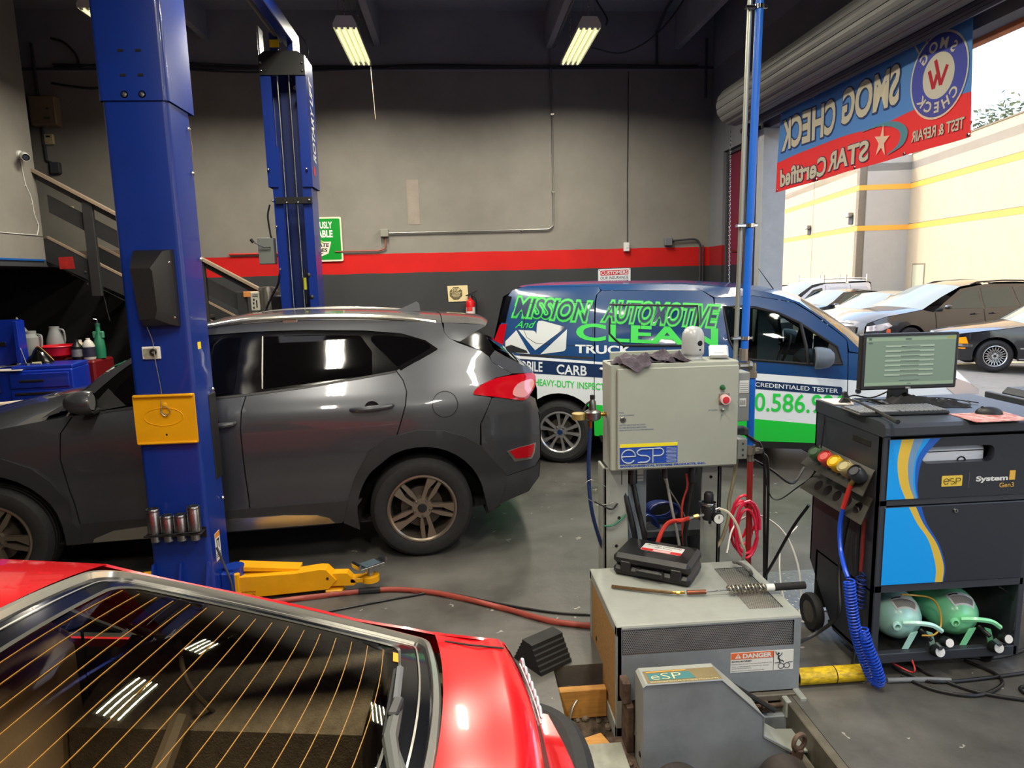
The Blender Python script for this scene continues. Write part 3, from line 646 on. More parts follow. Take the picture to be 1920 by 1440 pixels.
struct(MB().box(-9,-4.05,9.5,9.6,2.22,2.36,.004).build('trim_7',mat('landing_edge',(120,106,94),.7,var=.2)))
# alarm box, keypad, switch plate, camera with its cable on the partition
M_beige=mat('beige_box',(148,130,100),.5,var=.06)
t=thing('alarm_box','beige metal alarm box high on the dark wall above the stairs','box')
MB().box(-5.21,-4.90,9.46,9.60,3.905,4.25,.008).build('housing',M_beige,t)
MB().prism(rrect(-5.195,-4.96,3.915,4.24,.006),XZ(9.458),-.003,.002).build('door',M_beige,t)
MB().lathe([(0,-.012),(.012,-.01),(.012,0)],(-4.985,9.456,4.10),(0,1,0),10).build('lock',M_steel,t)
m=MB()
for z in (3.99,3.975): m.box(-5.04,-4.97,9.4538,9.455,z,z+.006)
m.build('print',M_black,t)
t=thing('keypad','cream alarm keypad mounted on the wall below the beige box','keypad')
MB().box(-5.155,-5.015,9.56,9.6,3.69,3.815,.008).build('housing',mat('cream_plastic',(205,192,150),.5),t)
MB().box(-5.10,-5.05,9.556,9.56,3.775,3.795).build('display',M_dk,t); MB().tube([(-5.145,9.58,3.815),(-5.15,9.58,3.90)],.005,6).build('wire',M_white,t)
m=MB()
for i in range(3): m.box(-5.14+.02*i,-5.128+.02*i,9.557,9.56,3.71,3.72)
m.build('button',M_beige,t,split=True)
t=thing('conduit_box','small dark junction box on the pipe beside the stairs','junction box')
MB().box(-5.09,-4.97,9.53,9.6,3.33,3.47,.01).build('housing',M_dgrey,t); MB().tube([(-5.14,9.57,4.9),(-5.14,9.57,4.4)]+[(-5.13,9.57,3.5)]+[(-5.06,9.57,3.46)],.016,8).build('pipe',M_dgrey,t)
t=tag(MB().box(-4.97,-4.88,9.58,9.6,2.80,2.93,.006).build('switch_plate',mat('cream_plastic',(205,192,150))),'cream switch plate on the wall behind the stair rail','switch')
t=thing('security_camera','white bullet security camera on the grey mezzanine partition','camera',(-4.70,8.24,3.34))
MB().lathe([(0,0),(.045,0),(.045,.02),(.02,.03),(.02,.05),(0,.05)],(0,0,0),(1,0,0),16).build('mount',M_white,t)
d=Vector((.55,-.75,-.25)).normalized(); p=Vector((.05,0,-.01))
b=MB(); b.lathe([(0,-.02),(.03,-.02),(.042,0),(.042,.15),(.038,.16),(.036,.15)],p,d,18).build('body',M_white,t)
MB().lathe([(0,.145),(.037,.145),(.037,.152)],p,d,18).build('lens',M_black,t); MB().lathe([(.012,.154),(.018,.154)],p,d,14).build('led_ring',mat('lens_blue',(70,80,110),.3),t)
cc=thing('camera_cable','white clipped cable running down the partition below the security camera','cable')
MB().tube(crv([(-4.69,8.24,3.32),(-4.695,8.28,3.05),(-4.695,8.36,2.9),(-4.695,8.38,2.72),(-4.695,8.43,2.6),(-4.695,8.38,2.49)],5)+[(-4.695,8.0,2.485),(-4.695,6,2.475)],.005,6).build('flex',M_white,cc)
m=MB()
for y,z in ((8.28,3.02),(8.36,2.83),(8.42,2.62),(8.1,2.487),(7.85,2.487)): m.box(-4.70,-4.688,y-.008,y+.008,z-.006,z+.006)
m.build('clip',M_white,cc,split=True)
struct(MB().box(-4.70,-4.696,-4,8.5,2.476,2.482).build('trim_8',mat('seam_dark',(70,68,62),.8)))
struct(MB().box(-6.2,-3.3,9.56,9.6,0,2.215).build('wall_understair',mat('black_paint',(20,20,21),.9)))
struct(MB().box(-9,-6.2,-4,9.6,0,2.14).build('wall_storeroom',mat('black_room',(20,20,21),.9)))
# ---------------------------------------------------------------- tool chest corner
M_tb=mat('chest_blue',(16,50,168),.35,var=.1,coat=.2)
M_tbd=mat('chest_blue_dark',(12,26,96),.4)
tc_=thing('tool_chest','blue steel tool chest with its lid propped open under the mezzanine','tool chest',(-4.62,7.55,0),R(8))
m=MB(); m.box(-.55,.62,-.24,.24,.06,1.08,.012); m.build('body',M_tb,tc_)
m=MB(); m.box(-.52,-.04,-.262,-.24,.86,1.05,.006); m.build('drawer',M_tbd,tc_)
for z0,z1 in ((.9,1.05),):
    d=MB().box(.05,.59,-.262,-.24,z0,z1,.006).build('drawer',M_tb,tc_); MB().box(.14,.36,-.272,-.262,z0+.06,z0+.085,.004).build('drawer_pull',M_black,d)
d=MB().box(.05,.59,-.262,-.24,.66,.87,.006).build('drawer',M_tb,tc_); m=MB(); m.box(.09,.5,-.275,-.262,.83,.855,.004); m.box(.09,.36,-.275,-.262,.70,.72,.004); m.build('drawer_pull',M_black,d)
for z0,z1 in ((.40,.63),(.12,.37)):
    d=MB().box(.05,.59,-.262,-.24,z0,z1,.006).build('drawer',M_tb,tc_); MB().box(.09,.5,-.275,-.262,z1-.05,z1-.03,.004).build('drawer_pull',M_black,d)
m=MB(); m.prism([(-.55,1.08),(.06,1.08),(.04,1.58),(-.55,1.58)],XZ(.16),0,.04); m.box(.02,.06,.02,.2,1.08,1.57,.004,Matrix.Identity(4)); ld=m.build('lid',M_tb,tc_)
MB().box(-.4,-.12,.15,.16,1.30,1.35,.004).build('lid_handle',M_black,ld)
MB().tube([(-.02,.15,1.42),(.16,-.1,1.1)],.006,6).build('lid_stay',M_zinc,tc_)
m=MB(); m.box(.06,.62,-.22,.22,1.08,1.12,.008); m.build('side_shelf',M_tb,tc_)
m=MB()
for i in range(5): m.lathe([(.006,0),(.010,0),(.010,-.002),(.006,-.002)],(-.33+.035*i,-.264,.955),(0,1,0),10)
m.build('drawer_lettering',mat('badge_pink',(214,160,170),.4),tc_)
def on(o,x,y,z): return o.matrix_basis@Vector((x,y,z)) if False else Matrix.Translation(o.location)@Matrix.Rotation(o.rotation_euler.z,4,'Z')@Vector((x,y,z))
p=on(tc_,-.15,-.12,1.085)
tag(MB().prism([(-.3,-.1),(.36,-.14),(.30,.02),(-.28,.06)],lambda u,v,t_:(p.x+u,p.y+v,p.z+t_+.004*math.sin(9*u)),0,.006).build('shop_towel',mat('paper_white',(216,206,200),.8,var=.1)),'white shop towel spread along the front of the open tool chest','towel')
M_hand=mat('tool_handle',(60,60,90),.5)
for i,(x,y,a,l,cnm) in enumerate(((-.02,-.05,.5,.2,'long ratchet wrench lying in the open tool chest'),(.08,-.02,-.6,.16,'short combination wrench lying in the open tool chest'),(.16,-.08,.2,.14,'screwdriver with pale handle lying in the open tool chest'),(-.1,.05,1.2,.18,'steel pry bar lying at the back of the open tool chest'),(.24,.0,-.2,.2,'socket extension lying on the shelf of the tool chest'))):
    q=on(tc_,x,y,1.11+.012*(i%3)); t=thing('hand_tool',cnm,'hand tool',q,a,'hand tools in the blue chest')
    MB().tube([(-l/2,0,0),(l/2,0,0)],.006,6).build('shaft',M_zinc,t); MB().cyl((l/2-.03,0,0),(l/2+.05,0,0),.012,.014,10).build('handle',[M_hand,M_zinc,mat('pale_handle',(200,190,150),.5),M_black,M_zinc][i],t)
    MB().lathe([(.008,-.006),(.016,-.006),(.016,.006),(.008,.006)],(-l/2-.01,0,0),(0,0,1),10).build('jaw',M_zinc,t)
p=on(tc_,-.42,-.1,1.11)
tag(MB().lathe([(0,0),(.06,0),(.075,.03),(.05,.05),(0,.055)],p,(0.2,.1,1),9).build('rag',mat('rag_white',(208,206,200),.9,bump=.4)),'crumpled white rag at the corner of the tool chest','rag')
# red drum table behind the chest with fluids
rd=thing('red_cabinet','dark red steel cabinet behind the blue tool chest holding oil bottles','cabinet',(-4.46,8.10,0))
MB().box(-.72,.46,-.2,.25,0,1.10,.02).build('body',mat('drum_red',(112,18,24),.4,var=.15),rd)
MB().box(-.70,.44,-.204,-.2,.06,.76,.004).build('door',mat('drum_grey',(84,88,94),.5),rd); MB().box(.1,.12,-.23,-.204,.5,.62,.004).build('door_handle',M_zinc,rd)
zt=1.105
def jug(name,label,cat,x,y,prof,col,cap=None,capm=None,hand=False,labelc=None,sx=1,z=zt):
    t=thing(name,label,cat,(x,y,z))
    m=MB(); m.lathe(prof,n=18); m.v=[(a*sx,b,c_) for a,b,c_ in m.v]; m.build('body',mat(name+'_'+str(col),col,.4,var=.06),t)
    if cap: MB().lathe(cap,n=14).build('cap',capm or M_black,t)
    if hand: MB().tube(crv(hand,4),.011,6).build('handle',mat(name+'_'+str(col),col),t)
    if labelc: 
        r,h0,h1=labelc[1:]; m=MB(); m.lathe([(r+.001,h0),(r+.001,h1)],n=18); m.v=[(a*sx,b,c_) for a,b,c_ in m.v]; m.build('label',mat('lb'+str(labelc[0]),labelc[0],.5,var=.3,scale=30),t)
    return t
t=jug('oil_can','grey galvanized oil can with long tapered spout','oil can',-4.72,8.05,[(0,0),(.11,0),(.115,.03),(.105,.26),(.06,.30),(.06,.33),(0,.33)],(146,150,150),hand=[(.06,0,.29),(.13,-.02,.27),(.12,-.03,.12),(.1,-.02,.06)])
MB().tube([(-.03,0,.30),(-.1,0,.43),(-.12,0,.48)],[.028,.016,.010],10).build('spout',mat('spout',(134,136,136),.4,.3),t)
t=jug('measuring_jug','grey plastic measuring jug behind the red funnel','jug',-4.58,8.27,[(0,0),(.09,0),(.095,.2),(.06,.30),(.05,.34),(.052,.36),(0,.36)],(138,144,146),hand=[(.05,0,.33),(.1,0,.31),(.105,0,.2),(.085,0,.16)])
t=thing('drain_funnel','large red plastic funnel pan on the red cabinet','funnel',(-4.44,8.03,zt)); MB().lathe([(.05,0),(.08,.02),(.17,.06),(.185,.15),(.195,.155),(.195,.165),(.178,.165),(.165,.07),(.05,.03)],n=28).build('pan',mat('funnel_red',(206,18,40),.35),t); MB().lathe([(.195,.15),(.202,.158),(.195,.166)],n=28).build('rim',mat('funnel_red',(206,18,40)),t)
t=jug('oil_bottle','black motor oil bottle beside the red funnel','bottle',-4.20,7.97,[(0,0),(.05,0),(.055,.02),(.055,.15),(.03,.18),(.022,.2),(0,.2)],(18,18,20),cap=[(0,.2),(.02,.2),(.02,.225),(0,.225)],labelc=((130,130,134),.055,.04,.12),sx=1.05)
t=jug('oil_bottle','white motor oil bottle with dark label beside the green sprayer','bottle',-4.09,8.0,[(0,0),(.055,0),(.06,.02),(.06,.15),(.045,.19),(.025,.215),(0,.22)],(206,202,194),cap=[(0,.215),(.022,.215),(.022,.235),(0,.235)],capm=M_white,labelc=((46,44,66),.06,.03,.14),sx=1.05)
t=jug('oil_bottle','pale yellow bottle half hidden behind the black oil bottle','bottle',-4.25,8.14,[(0,0),(.04,0),(.045,.15),(.02,.19),(0,.19)],(196,184,150),cap=[(0,.19),(.02,.19),(.02,.21),(0,.21)],capm=M_white)
t=jug('spray_bottle','green plastic pump sprayer at the right end of the red cabinet','sprayer',-4.04,8.14,[(0,0),(.055,0),(.058,.1),(.05,.2),(.026,.27),(.022,.36),(0,.36)],(34,120,88),cap=[(0,.36),(.026,.36),(.026,.39),(0,.39)],capm=mat('spray_cap',(40,90,70),.5))
MB().tube([(0,0,.39),(0,0,.43),(-.03,-.01,.44)],.006,6).build('nozzle',M_zinc,t); MB().box(-.06,.06,-.02,.02,.22,.30,.01).build('collar',mat('spray_cap2',(70,140,110),.5),t)
t=thing('black_pouch','glossy black plastic bag lying in front of the red funnel','bag',(-4.42,7.64,1.125)); m=MB()
random.seed(3); m.grid([[((.14*(1-.1*j*j/9)+.02*random.random())*math.cos(a*pi/6)*(1-j/6),(.09)*math.sin(a*pi/6)*(1-j/6),.028*j*(1+.3*random.random())) for a in range(12)] for j in range(6)],closed=True); m.build('body',mat('bag_black',(14,14,15),.18),t)
MB().tube(crv([(-.02,0,.14),(.02,-.02,.17),(.06,-.01,.13),(.16,-.02,.02)],4),.006,6).build('tie',mat('tie_gold',(120,100,40),.4,.4),t)
# orange crate with rolled shop paper in front of the chest
t=thing('orange_crate','orange and black machine in front of the blue tool chest','machine',(-4.02,6.5,0)); MB().box(-.42,-.09,-.2,.2,0,.83,.03).build('body',mat('crate_orange',(214,86,16),.45),t); MB().box(-.09,.20,-.2,.2,0,.80,.05).build('motor',M_black,t)
tag(MB().lathe([(.012,-.4),(.03,-.4),(.036,-.3),(.03,-.1),(.036,.1),(.045,.22),(.05,.26),(.02,.26)],(-4.02,6.5,.872),(1,.1,.02),14).build('paper_roll',mat('paper_cream',(222,208,188),.8,var=.1,bump=.2)),'rolled cream shop paper lying on the orange machine','paper roll')
# ---------------------------------------------------------------- signs and extinguisher on the back wall
s=thing('battery_sign','green battery advertising sign partly behind the far blue column','sign'); Y=9.58
m=MB(); m.prism(rrect(-2.30,-1.50,2.155,2.735,.02),XZ(Y),-.004,.008); m.build('frame',mat('sign_cream',(226,228,200),.5),s)
m=MB(); m.prism(rrect(-2.28,-1.52,2.178,2.714,.018),XZ(Y-.005),-.001,.003); m.build('panel',mat('sign_green',(0,150,44),.4),s)
W_=mat('sign_white',(240,242,236),.5)
m=MB(); text(m,'OUTRAGEOUSLY',XZ(Y-.0075),-2.17,-1.62,2.585,2.675,.035); text(m,'DEPENDABLE',XZ(Y-.0075),-2.15,-1.62,2.47,2.565,.04); m.build('lettering',W_,s)
m=MB(); m.flat([(-2.16,2.21),(-1.82,2.21),(-1.69,2.26),(-1.645,2.415),(-1.74,2.415),(-1.83,2.455),(-1.94,2.42),(-2.16,2.415)],XZ(Y-.0075)); bd=m.build('badge',mat('badge_cream',(236,232,214),.5),s)
m=MB(); text(m,'INTERSTATE',XZ(Y-.0085),-2.10,-1.675,2.345,2.395,.03,.15); text(m,'BATTERIES',XZ(Y-.0085),-2.11,-1.70,2.28,2.328,.03,.15); m.flat([(-2.12,2.265),(-1.75,2.265),(-1.85,2.225),(-2.05,2.22)],XZ(Y-.0085)); m.build('badge_print',M_dk,bd)
m=MB(); m.flat([(-1.93,2.40),(-1.83,2.47),(-1.81,2.40)],XZ(Y-.0085)); m.build('badge_arrow',mat('arrow_red',(206,70,30),.5),bd)
m=MB(); m.flat([(-1.81,2.40),(-1.80,2.45),(-1.74,2.40)],XZ(Y-.0085)); m.build('badge_wedge',mat('arrow_green',(130,190,30),.5),bd)
s=thing('stop_sign','cream STOP notice sheet above the fire extinguisher','sign')
sk_=lambda u,v,t_=0:(u,9.592+t_,v+.015*(u+.1))
m=MB(); m.prism([(-.12,1.575),(.155,1.575),(.145,1.79),(-.13,1.79)],sk_,-.002,.004); m.build('sheet',mat('sheet_cream',(226,208,158),.6),s)
m=MB(); m.flat(circ(-.015,1.685,.092,8,22.5,382.5),lambda u,v:sk_(u,v,-.003)); m.build('octagon',mat('octagon_brown',(98,88,62),.6),s)
m=MB()
for a,z0,z1,x0,x1 in (('STOP',1.712,1.755,-.068,.038),('NO CUSTOMERS',1.692,1.705,-.088,.058),('ALLOWED IN',1.672,1.685,-.07,.04),('WORK AREA',1.652,1.665,-.07,.04),('PERMISSION',1.635,1.644,-.055,.025)): text(m,a,lambda u,v:sk_(u,v,-.004),x0,x1,z0,z1,.03)
m.build('lettering',mat('sheet_cream',(226,208,158)),s)
s=thing('insurance_sign','white CUSTOMERS insurance notice above the van roof','sign'); f=lambda u,v,t_=0:(u,9.59+t_,v+.02*(u-1.95))
m=MB(); m.prism(rrect(1.955,2.41,1.62,1.965,.012),f,-.003,.005); m.build('plate',mat('plate_white',(228,230,236),.4),s)
m=MB(); m.prism(rrect(1.985,2.38,1.878,1.945,.006),f,-.0045,-.003); m.build('header',mat('notice_red',(196,34,44),.5),s)
m=MB(); text(m,'CUSTOMERS',lambda u,v:f(u,v,-.0055),1.995,2.37,1.887,1.935,.02); m.build('header_lettering',mat('plate_white',(228,230,236)),s)
m=MB(); text(m,'OUR INSURANCE',lambda u,v:f(u,v,-.004),1.985,2.38,1.822,1.862,.012,.2); text(m,'PROHIBITS ANYBODY FROM',lambda u,v:f(u,v,-.004),1.985,2.38,1.785,1.808,.01,.2); m.build('lettering',mat('notice_ink',(40,54,74),.6),s)
m=MB()
for x in (1.97,2.395): m.lathe([(0,-.004),(.006,-.003),(.007,0)],f(x,1.952,-.004),(0,1,0),8)
m.build('screw',M_black,s,split=True)
s=thing('fire_extinguisher','red fire extinguisher on the dark wall left of the van','extinguisher',(.175,9.50,1.36))
MB().lathe([(0,0),(.055,0),(.062,.02),(.062,.19),(.05,.225),(.022,.245),(.02,.27),(0,.27)],n=20).build('cylinder',mat('extinguisher_red',(206,16,30),.3,coat=.3),s)
m=MB(); m.lathe([(.0628,.04),(.0628,.14)],n=20,a0=R(150),a1=R(330)); m.build('label',M_white,s)
m=MB(); m.lathe([(.0634,.085),(.0634,.14)],n=20,a0=R(165),a1=R(250)); m.build('label_print',mat('label_red',(214,60,60),.5),s)
MB().cyl((0,0,.27),(0,0,.30),.018).build('valve',M_zinc,s)
m=MB(); m.prism([(-.06,.30),(.0,.30),(.10,.345),(.09,.365),(-.01,.32)],XZ(-.01),-.01,.01); m.prism([(-.06,.29),(.08,.30),(.08,.312),(-.06,.30)],XZ(-.01),-.01,.01); m.build('lever',M_black,s)
MB().tube(crv([(.02,0,.285),(.07,-.02,.26),(.085,-.01,.12),(.075,0,.03)],4),.009,6).build('hose',M_black,s)
MB().box(-.03,.03,.06,.1,.05,.3).build('bracket',M_dgrey,s)
# ---------------------------------------------------------------- vehicles: skins that follow a width function w(s,z)
def lerp(x,t):
    if x<=t[0][0]: return t[0][1]
    for a,b in zip(t,t[1:]):
        if x<=b[0]:
            k=(x-a[0])/(b[0]-a[0]); k=k*k*(3-2*k)*.35+k*.65; return a[1]+(b[1]-a[1])*k
    return t[-1][1]
class Car:
    """root frame: x forward from the rear axle, y to the left, z up"""
    def __init__(s,root,W,zt,st,shear=0): s.root=root;s.W=W;s.zt=zt;s.st=st
    def w(s,a,z): return s.W*lerp(z,s.zt)*lerp(a,s.st)
    def at(s,side,off=0): return lambda a,z,t=0: (a,side*(s.w(a,z)+off+t),z)
    def patch(s,name,poly,m,side=1,off=0,th=.012,step=.09,holes=(),parent=None,ang=40):
        vs,F=meshfill([tuple(p[:2]) for p in poly],step,holes)
        n=len(vs); f=s.at(side,off); V=[f(p.x,p.y) for p in vs]
        cnt={}
        for q in F:
            for i in range(len(q)):
                e=(q[i],q[(i+1)%len(q)]); k=tuple(sorted(e)); cnt.setdefault(k,[]).append(e)
        bd=[e[0] for e in cnt.values() if len(e)==1]; mp={};FF=list(F)
        for a,b in bd:
            for i in (a,b):
                if i not in mp: mp[i]=len(V); x,y,z=V[i]; V.append((x,y-side*th,z))
            FF.append((a,b,mp[b],mp[a]))
        return MB().add(V,FF).build(name,m,parent or s.root,ang=ang)
    def both(s,name,poly,m,**k): return [s.patch(name,poly,m,side=sd,**k) for sd in (1,-1)]
    def wrap(s,name,prof,m,parent=None,nl=10,inset=0,t0=-1,t1=1,lift=0,ang=50,wd=None,th=0):
        """cross-car skin along prof=[(s,z,bulge_s,crown_z)]"""
        rows=[]
        for p in prof:
            a,z=p[0],p[1]; bs=p[2] if len(p)>2 else 0; cz=p[3] if len(p)>3 else 0
            hw=(wd(a,z) if wd else s.w(a,z))-inset
            r=[]
            for i in range(nl+1):
                t=t0+(t1-t0)*i/nl; r.append((a+bs*(1-t*t),t*hw,z+lift+cz*(1-abs(t)**2.4)))
            rows.append(r)
        mb=MB().grid(rows)
        if th:
            mb.grid([[(x,y,z-th) for x,y,z in r] for r in rows])
            for e in ([r[0] for r in rows],[r[-1] for r in rows],rows[0],rows[-1]): mb.grid([e,[(x,y,z-th) for x,y,z in e]])
        return mb.build(name,m,parent or s.root,ang=ang)
M_tire=mat('tyre',(30,30,31),.72,var=.3,scale=30)
M_well=mat('wheel_well',(10,10,11),.9)
M_shutl=mat('shut_line',(6,6,7),.6)
def wheel(car,s,side,Rt,width,Rr,style,rimm,outer,capm=None,zc=None,parent=None,turn=0):
    """tyre with tread and shoulder; rim, nuts and cap as its sub-parts"""
    y=side*outer; zc=zc or Rt; o=Vector((s,y,zc)); ax=Vector((side*math.sin(turn)*0,side,0)).normalized()
    pr=[(Rr-.005,-.012),(Rr+.01,0),(Rr+.03,.004),(Rt-.055,.010),(Rt-.028,.002),(Rt-.010,-.018),(Rt-.004,-.028)]
    k=5
    for i in range(k):
        h=-.03-(width-.06)*i/k; d=-(width-.06)/k
        pr+=[(Rt,h+d*.12),(Rt,h+d*.85),(Rt-.008,h+d*.88),(Rt-.008,h+d*.98)]
    pr+=[(Rt-.01,-width+.018),(Rt-.05,-width),(Rr,-width+.01)]
    t=MB().lathe(pr,o,ax,48).build('wheel',M_tire,parent or car.root,ang=28)
    m=MB(); u=Vector((1,0,0)); v=Vector((0,0,1))
    def P(r,a,h): return o+u*(r*math.cos(a))+v*(r*math.sin(a))+ax*h
    m.lathe([(Rr+.004,-.01),(Rr+.006,.004),(Rr-.006,.006),(Rr-.016,-.004),(Rr-.022,-.03),(Rr-.03,-width+.02)],o,ax,44)
    def spoke(pts,hh,th=.03):
        """pts [(r,a)] closed outline; hh height per vertex"""
        n=len(pts); V=[P(r,a,h) for (r,a),h in zip(pts,hh)]+[P(r,a,h-th) for (r,a),h in zip(pts,hh)]
        m.add(V,[tuple(range(n)),tuple(range(2*n-1,n-1,-1))]+[(i,(i+1)%n,n+(i+1)%n,n+i) for i in range(n)])
    rh=.062*Rr/.23
    if style=='twist':
        for i in range(5):
            a=2*pi*i/5+.3
            for d0,d1,w0,w1 in ((.10,.42,.22,.075),(-.52,-.62,.11,.07)):
                spoke([(rh,a+d0-w0),(Rr*.55,a+(d0+d1)/2-.13),(Rr-.014,a+d1-.20 if w0>.2 else a+d1-.06),(Rr-.014,a+d1+.10 if w0>.2 else a+d1+.06),(Rr*.6,a+(d0+d1)/2+.10),(rh,a+d0+w0)],[-.012,-.008,-.004,-.006,-.012,-.016])
    elif style=='pairs':
        for i in range(5):
            a=2*pi*i/5+.15
            for sg in (-1,1):
                spoke([(rh*.9,a+sg*.04),(Rr*.6,a+sg*.14),(Rr-.014,a+sg*.16),(Rr-.014,a+sg*.36),(Rr*.6,a+sg*.34),(rh*.9,a+sg*.48)],[-.012,-.004,-.006,-.006,-.006,-.014])
    elif style=='mesh':
        for i in range(20):
            a=2*pi*i/20
            for sg in (-1,1):
                spoke([(Rr*.30,a),(Rr-.03,a+sg*.30),(Rr-.03,a+sg*.37),(Rr*.30,a+.07)],[-.016,-.004,-.004,-.016],.012)
    else:
        for i in range(7):
            a=2*pi*i/7
            spoke([(rh,a-.2),(Rr-.014,a-.12),(Rr-.014,a+.12),(rh,a+.2)],[-.012,-.006,-.006,-.012])
    m.lathe([(0,-.012),(rh*1.1,-.012),(rh*1.25,-.03),(rh*1.2,-.06)],o,ax,24)
    m.build('rim',rimm,t,ang=30)
    MB().lathe([(0,-.06),(Rr*.62,-.06),(Rr*.64,-.075),(Rr*.62,-.09)],o,ax,28).build('brake_disc',mat('brake_disc',(92,84,78),.45,.8,var=.3),t)
    MB().lathe([(0,-.14),(Rr-.02,-.14)],o,ax,24).build('wheel_back',M_well,t)
    MB().lathe([(0,-.003),(rh*.45,-.004),(rh*.52,-.012)],o,ax,18).build('centre_cap',capm or M_black,t)
    for i in range(5):
        a=2*pi*i/5+.9; c=P(rh*.93,a,-.004)
        MB().lathe([(0,.004),(.006,.003),(.010,-.004),(.010,-.012)],c,ax,8).build('wheel_nut',M_steel,t)
    return t
def well(s,z,r,y0,y1,parent):
    a=archpoly(s,z,r,-12,192); m=MB(); m.grid([[(x,y,q) for x,q in a] for y in (y0,y1)]); m.flat(a,lambda u,v:(u,y1,v)); return m.build('wheel_well',M_well,parent)
def archpoly(cx,cz,r,a0,a1,n=16,rz=None): return [(cx+r*math.cos(R(a0+(a1-a0)*i/n)),cz+(rz or r)*math.sin(R(a0+(a1-a0)*i/n))) for i in range(n+1)]
# ---------------------------------------------------------------- grey SUV on the lift
M_suv=mat('suv_grey',(78,80,86),.3,.55,var=.06,scale=3,coat=.8)
M_clad=mat('suv_cladding',(38,39,42),.6,var=.15,scale=6)
M_dgl=mat('tinted_glass',(5,5,6),.04,spec=.5,coat=0)
M_gloss=mat('gloss_black',(9,9,10),.12)
M_silv=mat('satin_silver',(186,184,176),.25,.9)
M_lampr=mat('lamp_red',(176,10,26),.1,coat=.6)
M_lampc=mat('lamp_clear',(206,196,196),.1,.3,coat=.6)
th=R(5.3)
suv=thing('grey_suv','dusty dark grey SUV parked between the two blue lift columns','car',(-.373,5.496,0),pi+th)
C=Car(suv,.925,[(.2,.96),(.40,.985),(.47,.985),(.54,.974),(.66,.992),(.82,1.0),(1.0,.99),(1.08,.975),(1.13,.945),(1.3,.86),(1.5,.76),(1.6,.70),(1.66,.66)],[(-.92,.80),(-.75,.90),(-.45,.975),(0,1),(2.6,1),(3.1,.93),(3.55,.66)])
top=[(1.381,1.572),(1.056,1.585),(.724,1.584),(.341,1.568),(.082,1.539),(-.08,1.486),(-.159,1.428)]
g=.004
belt=[(2.06,1.125),(1.75,1.16),(1.332,1.187),(1.094,1.199),(.729,1.227),(.416,1.263),(.132,1.30)]
wt=crv([(2.10,1.16),(1.95,1.30),(1.78,1.43),(1.55,1.535),(1.381,1.572)],4)
arch=archpoly(0,.36,.445,0,180); farch=archpoly(2.67,.36,.445,0,180)
rdl=[(.132,1.30),(.087,1.236),(.068,1.162),(.08,1.081),(.124,.946),(.198,.744),(.335,.64)]
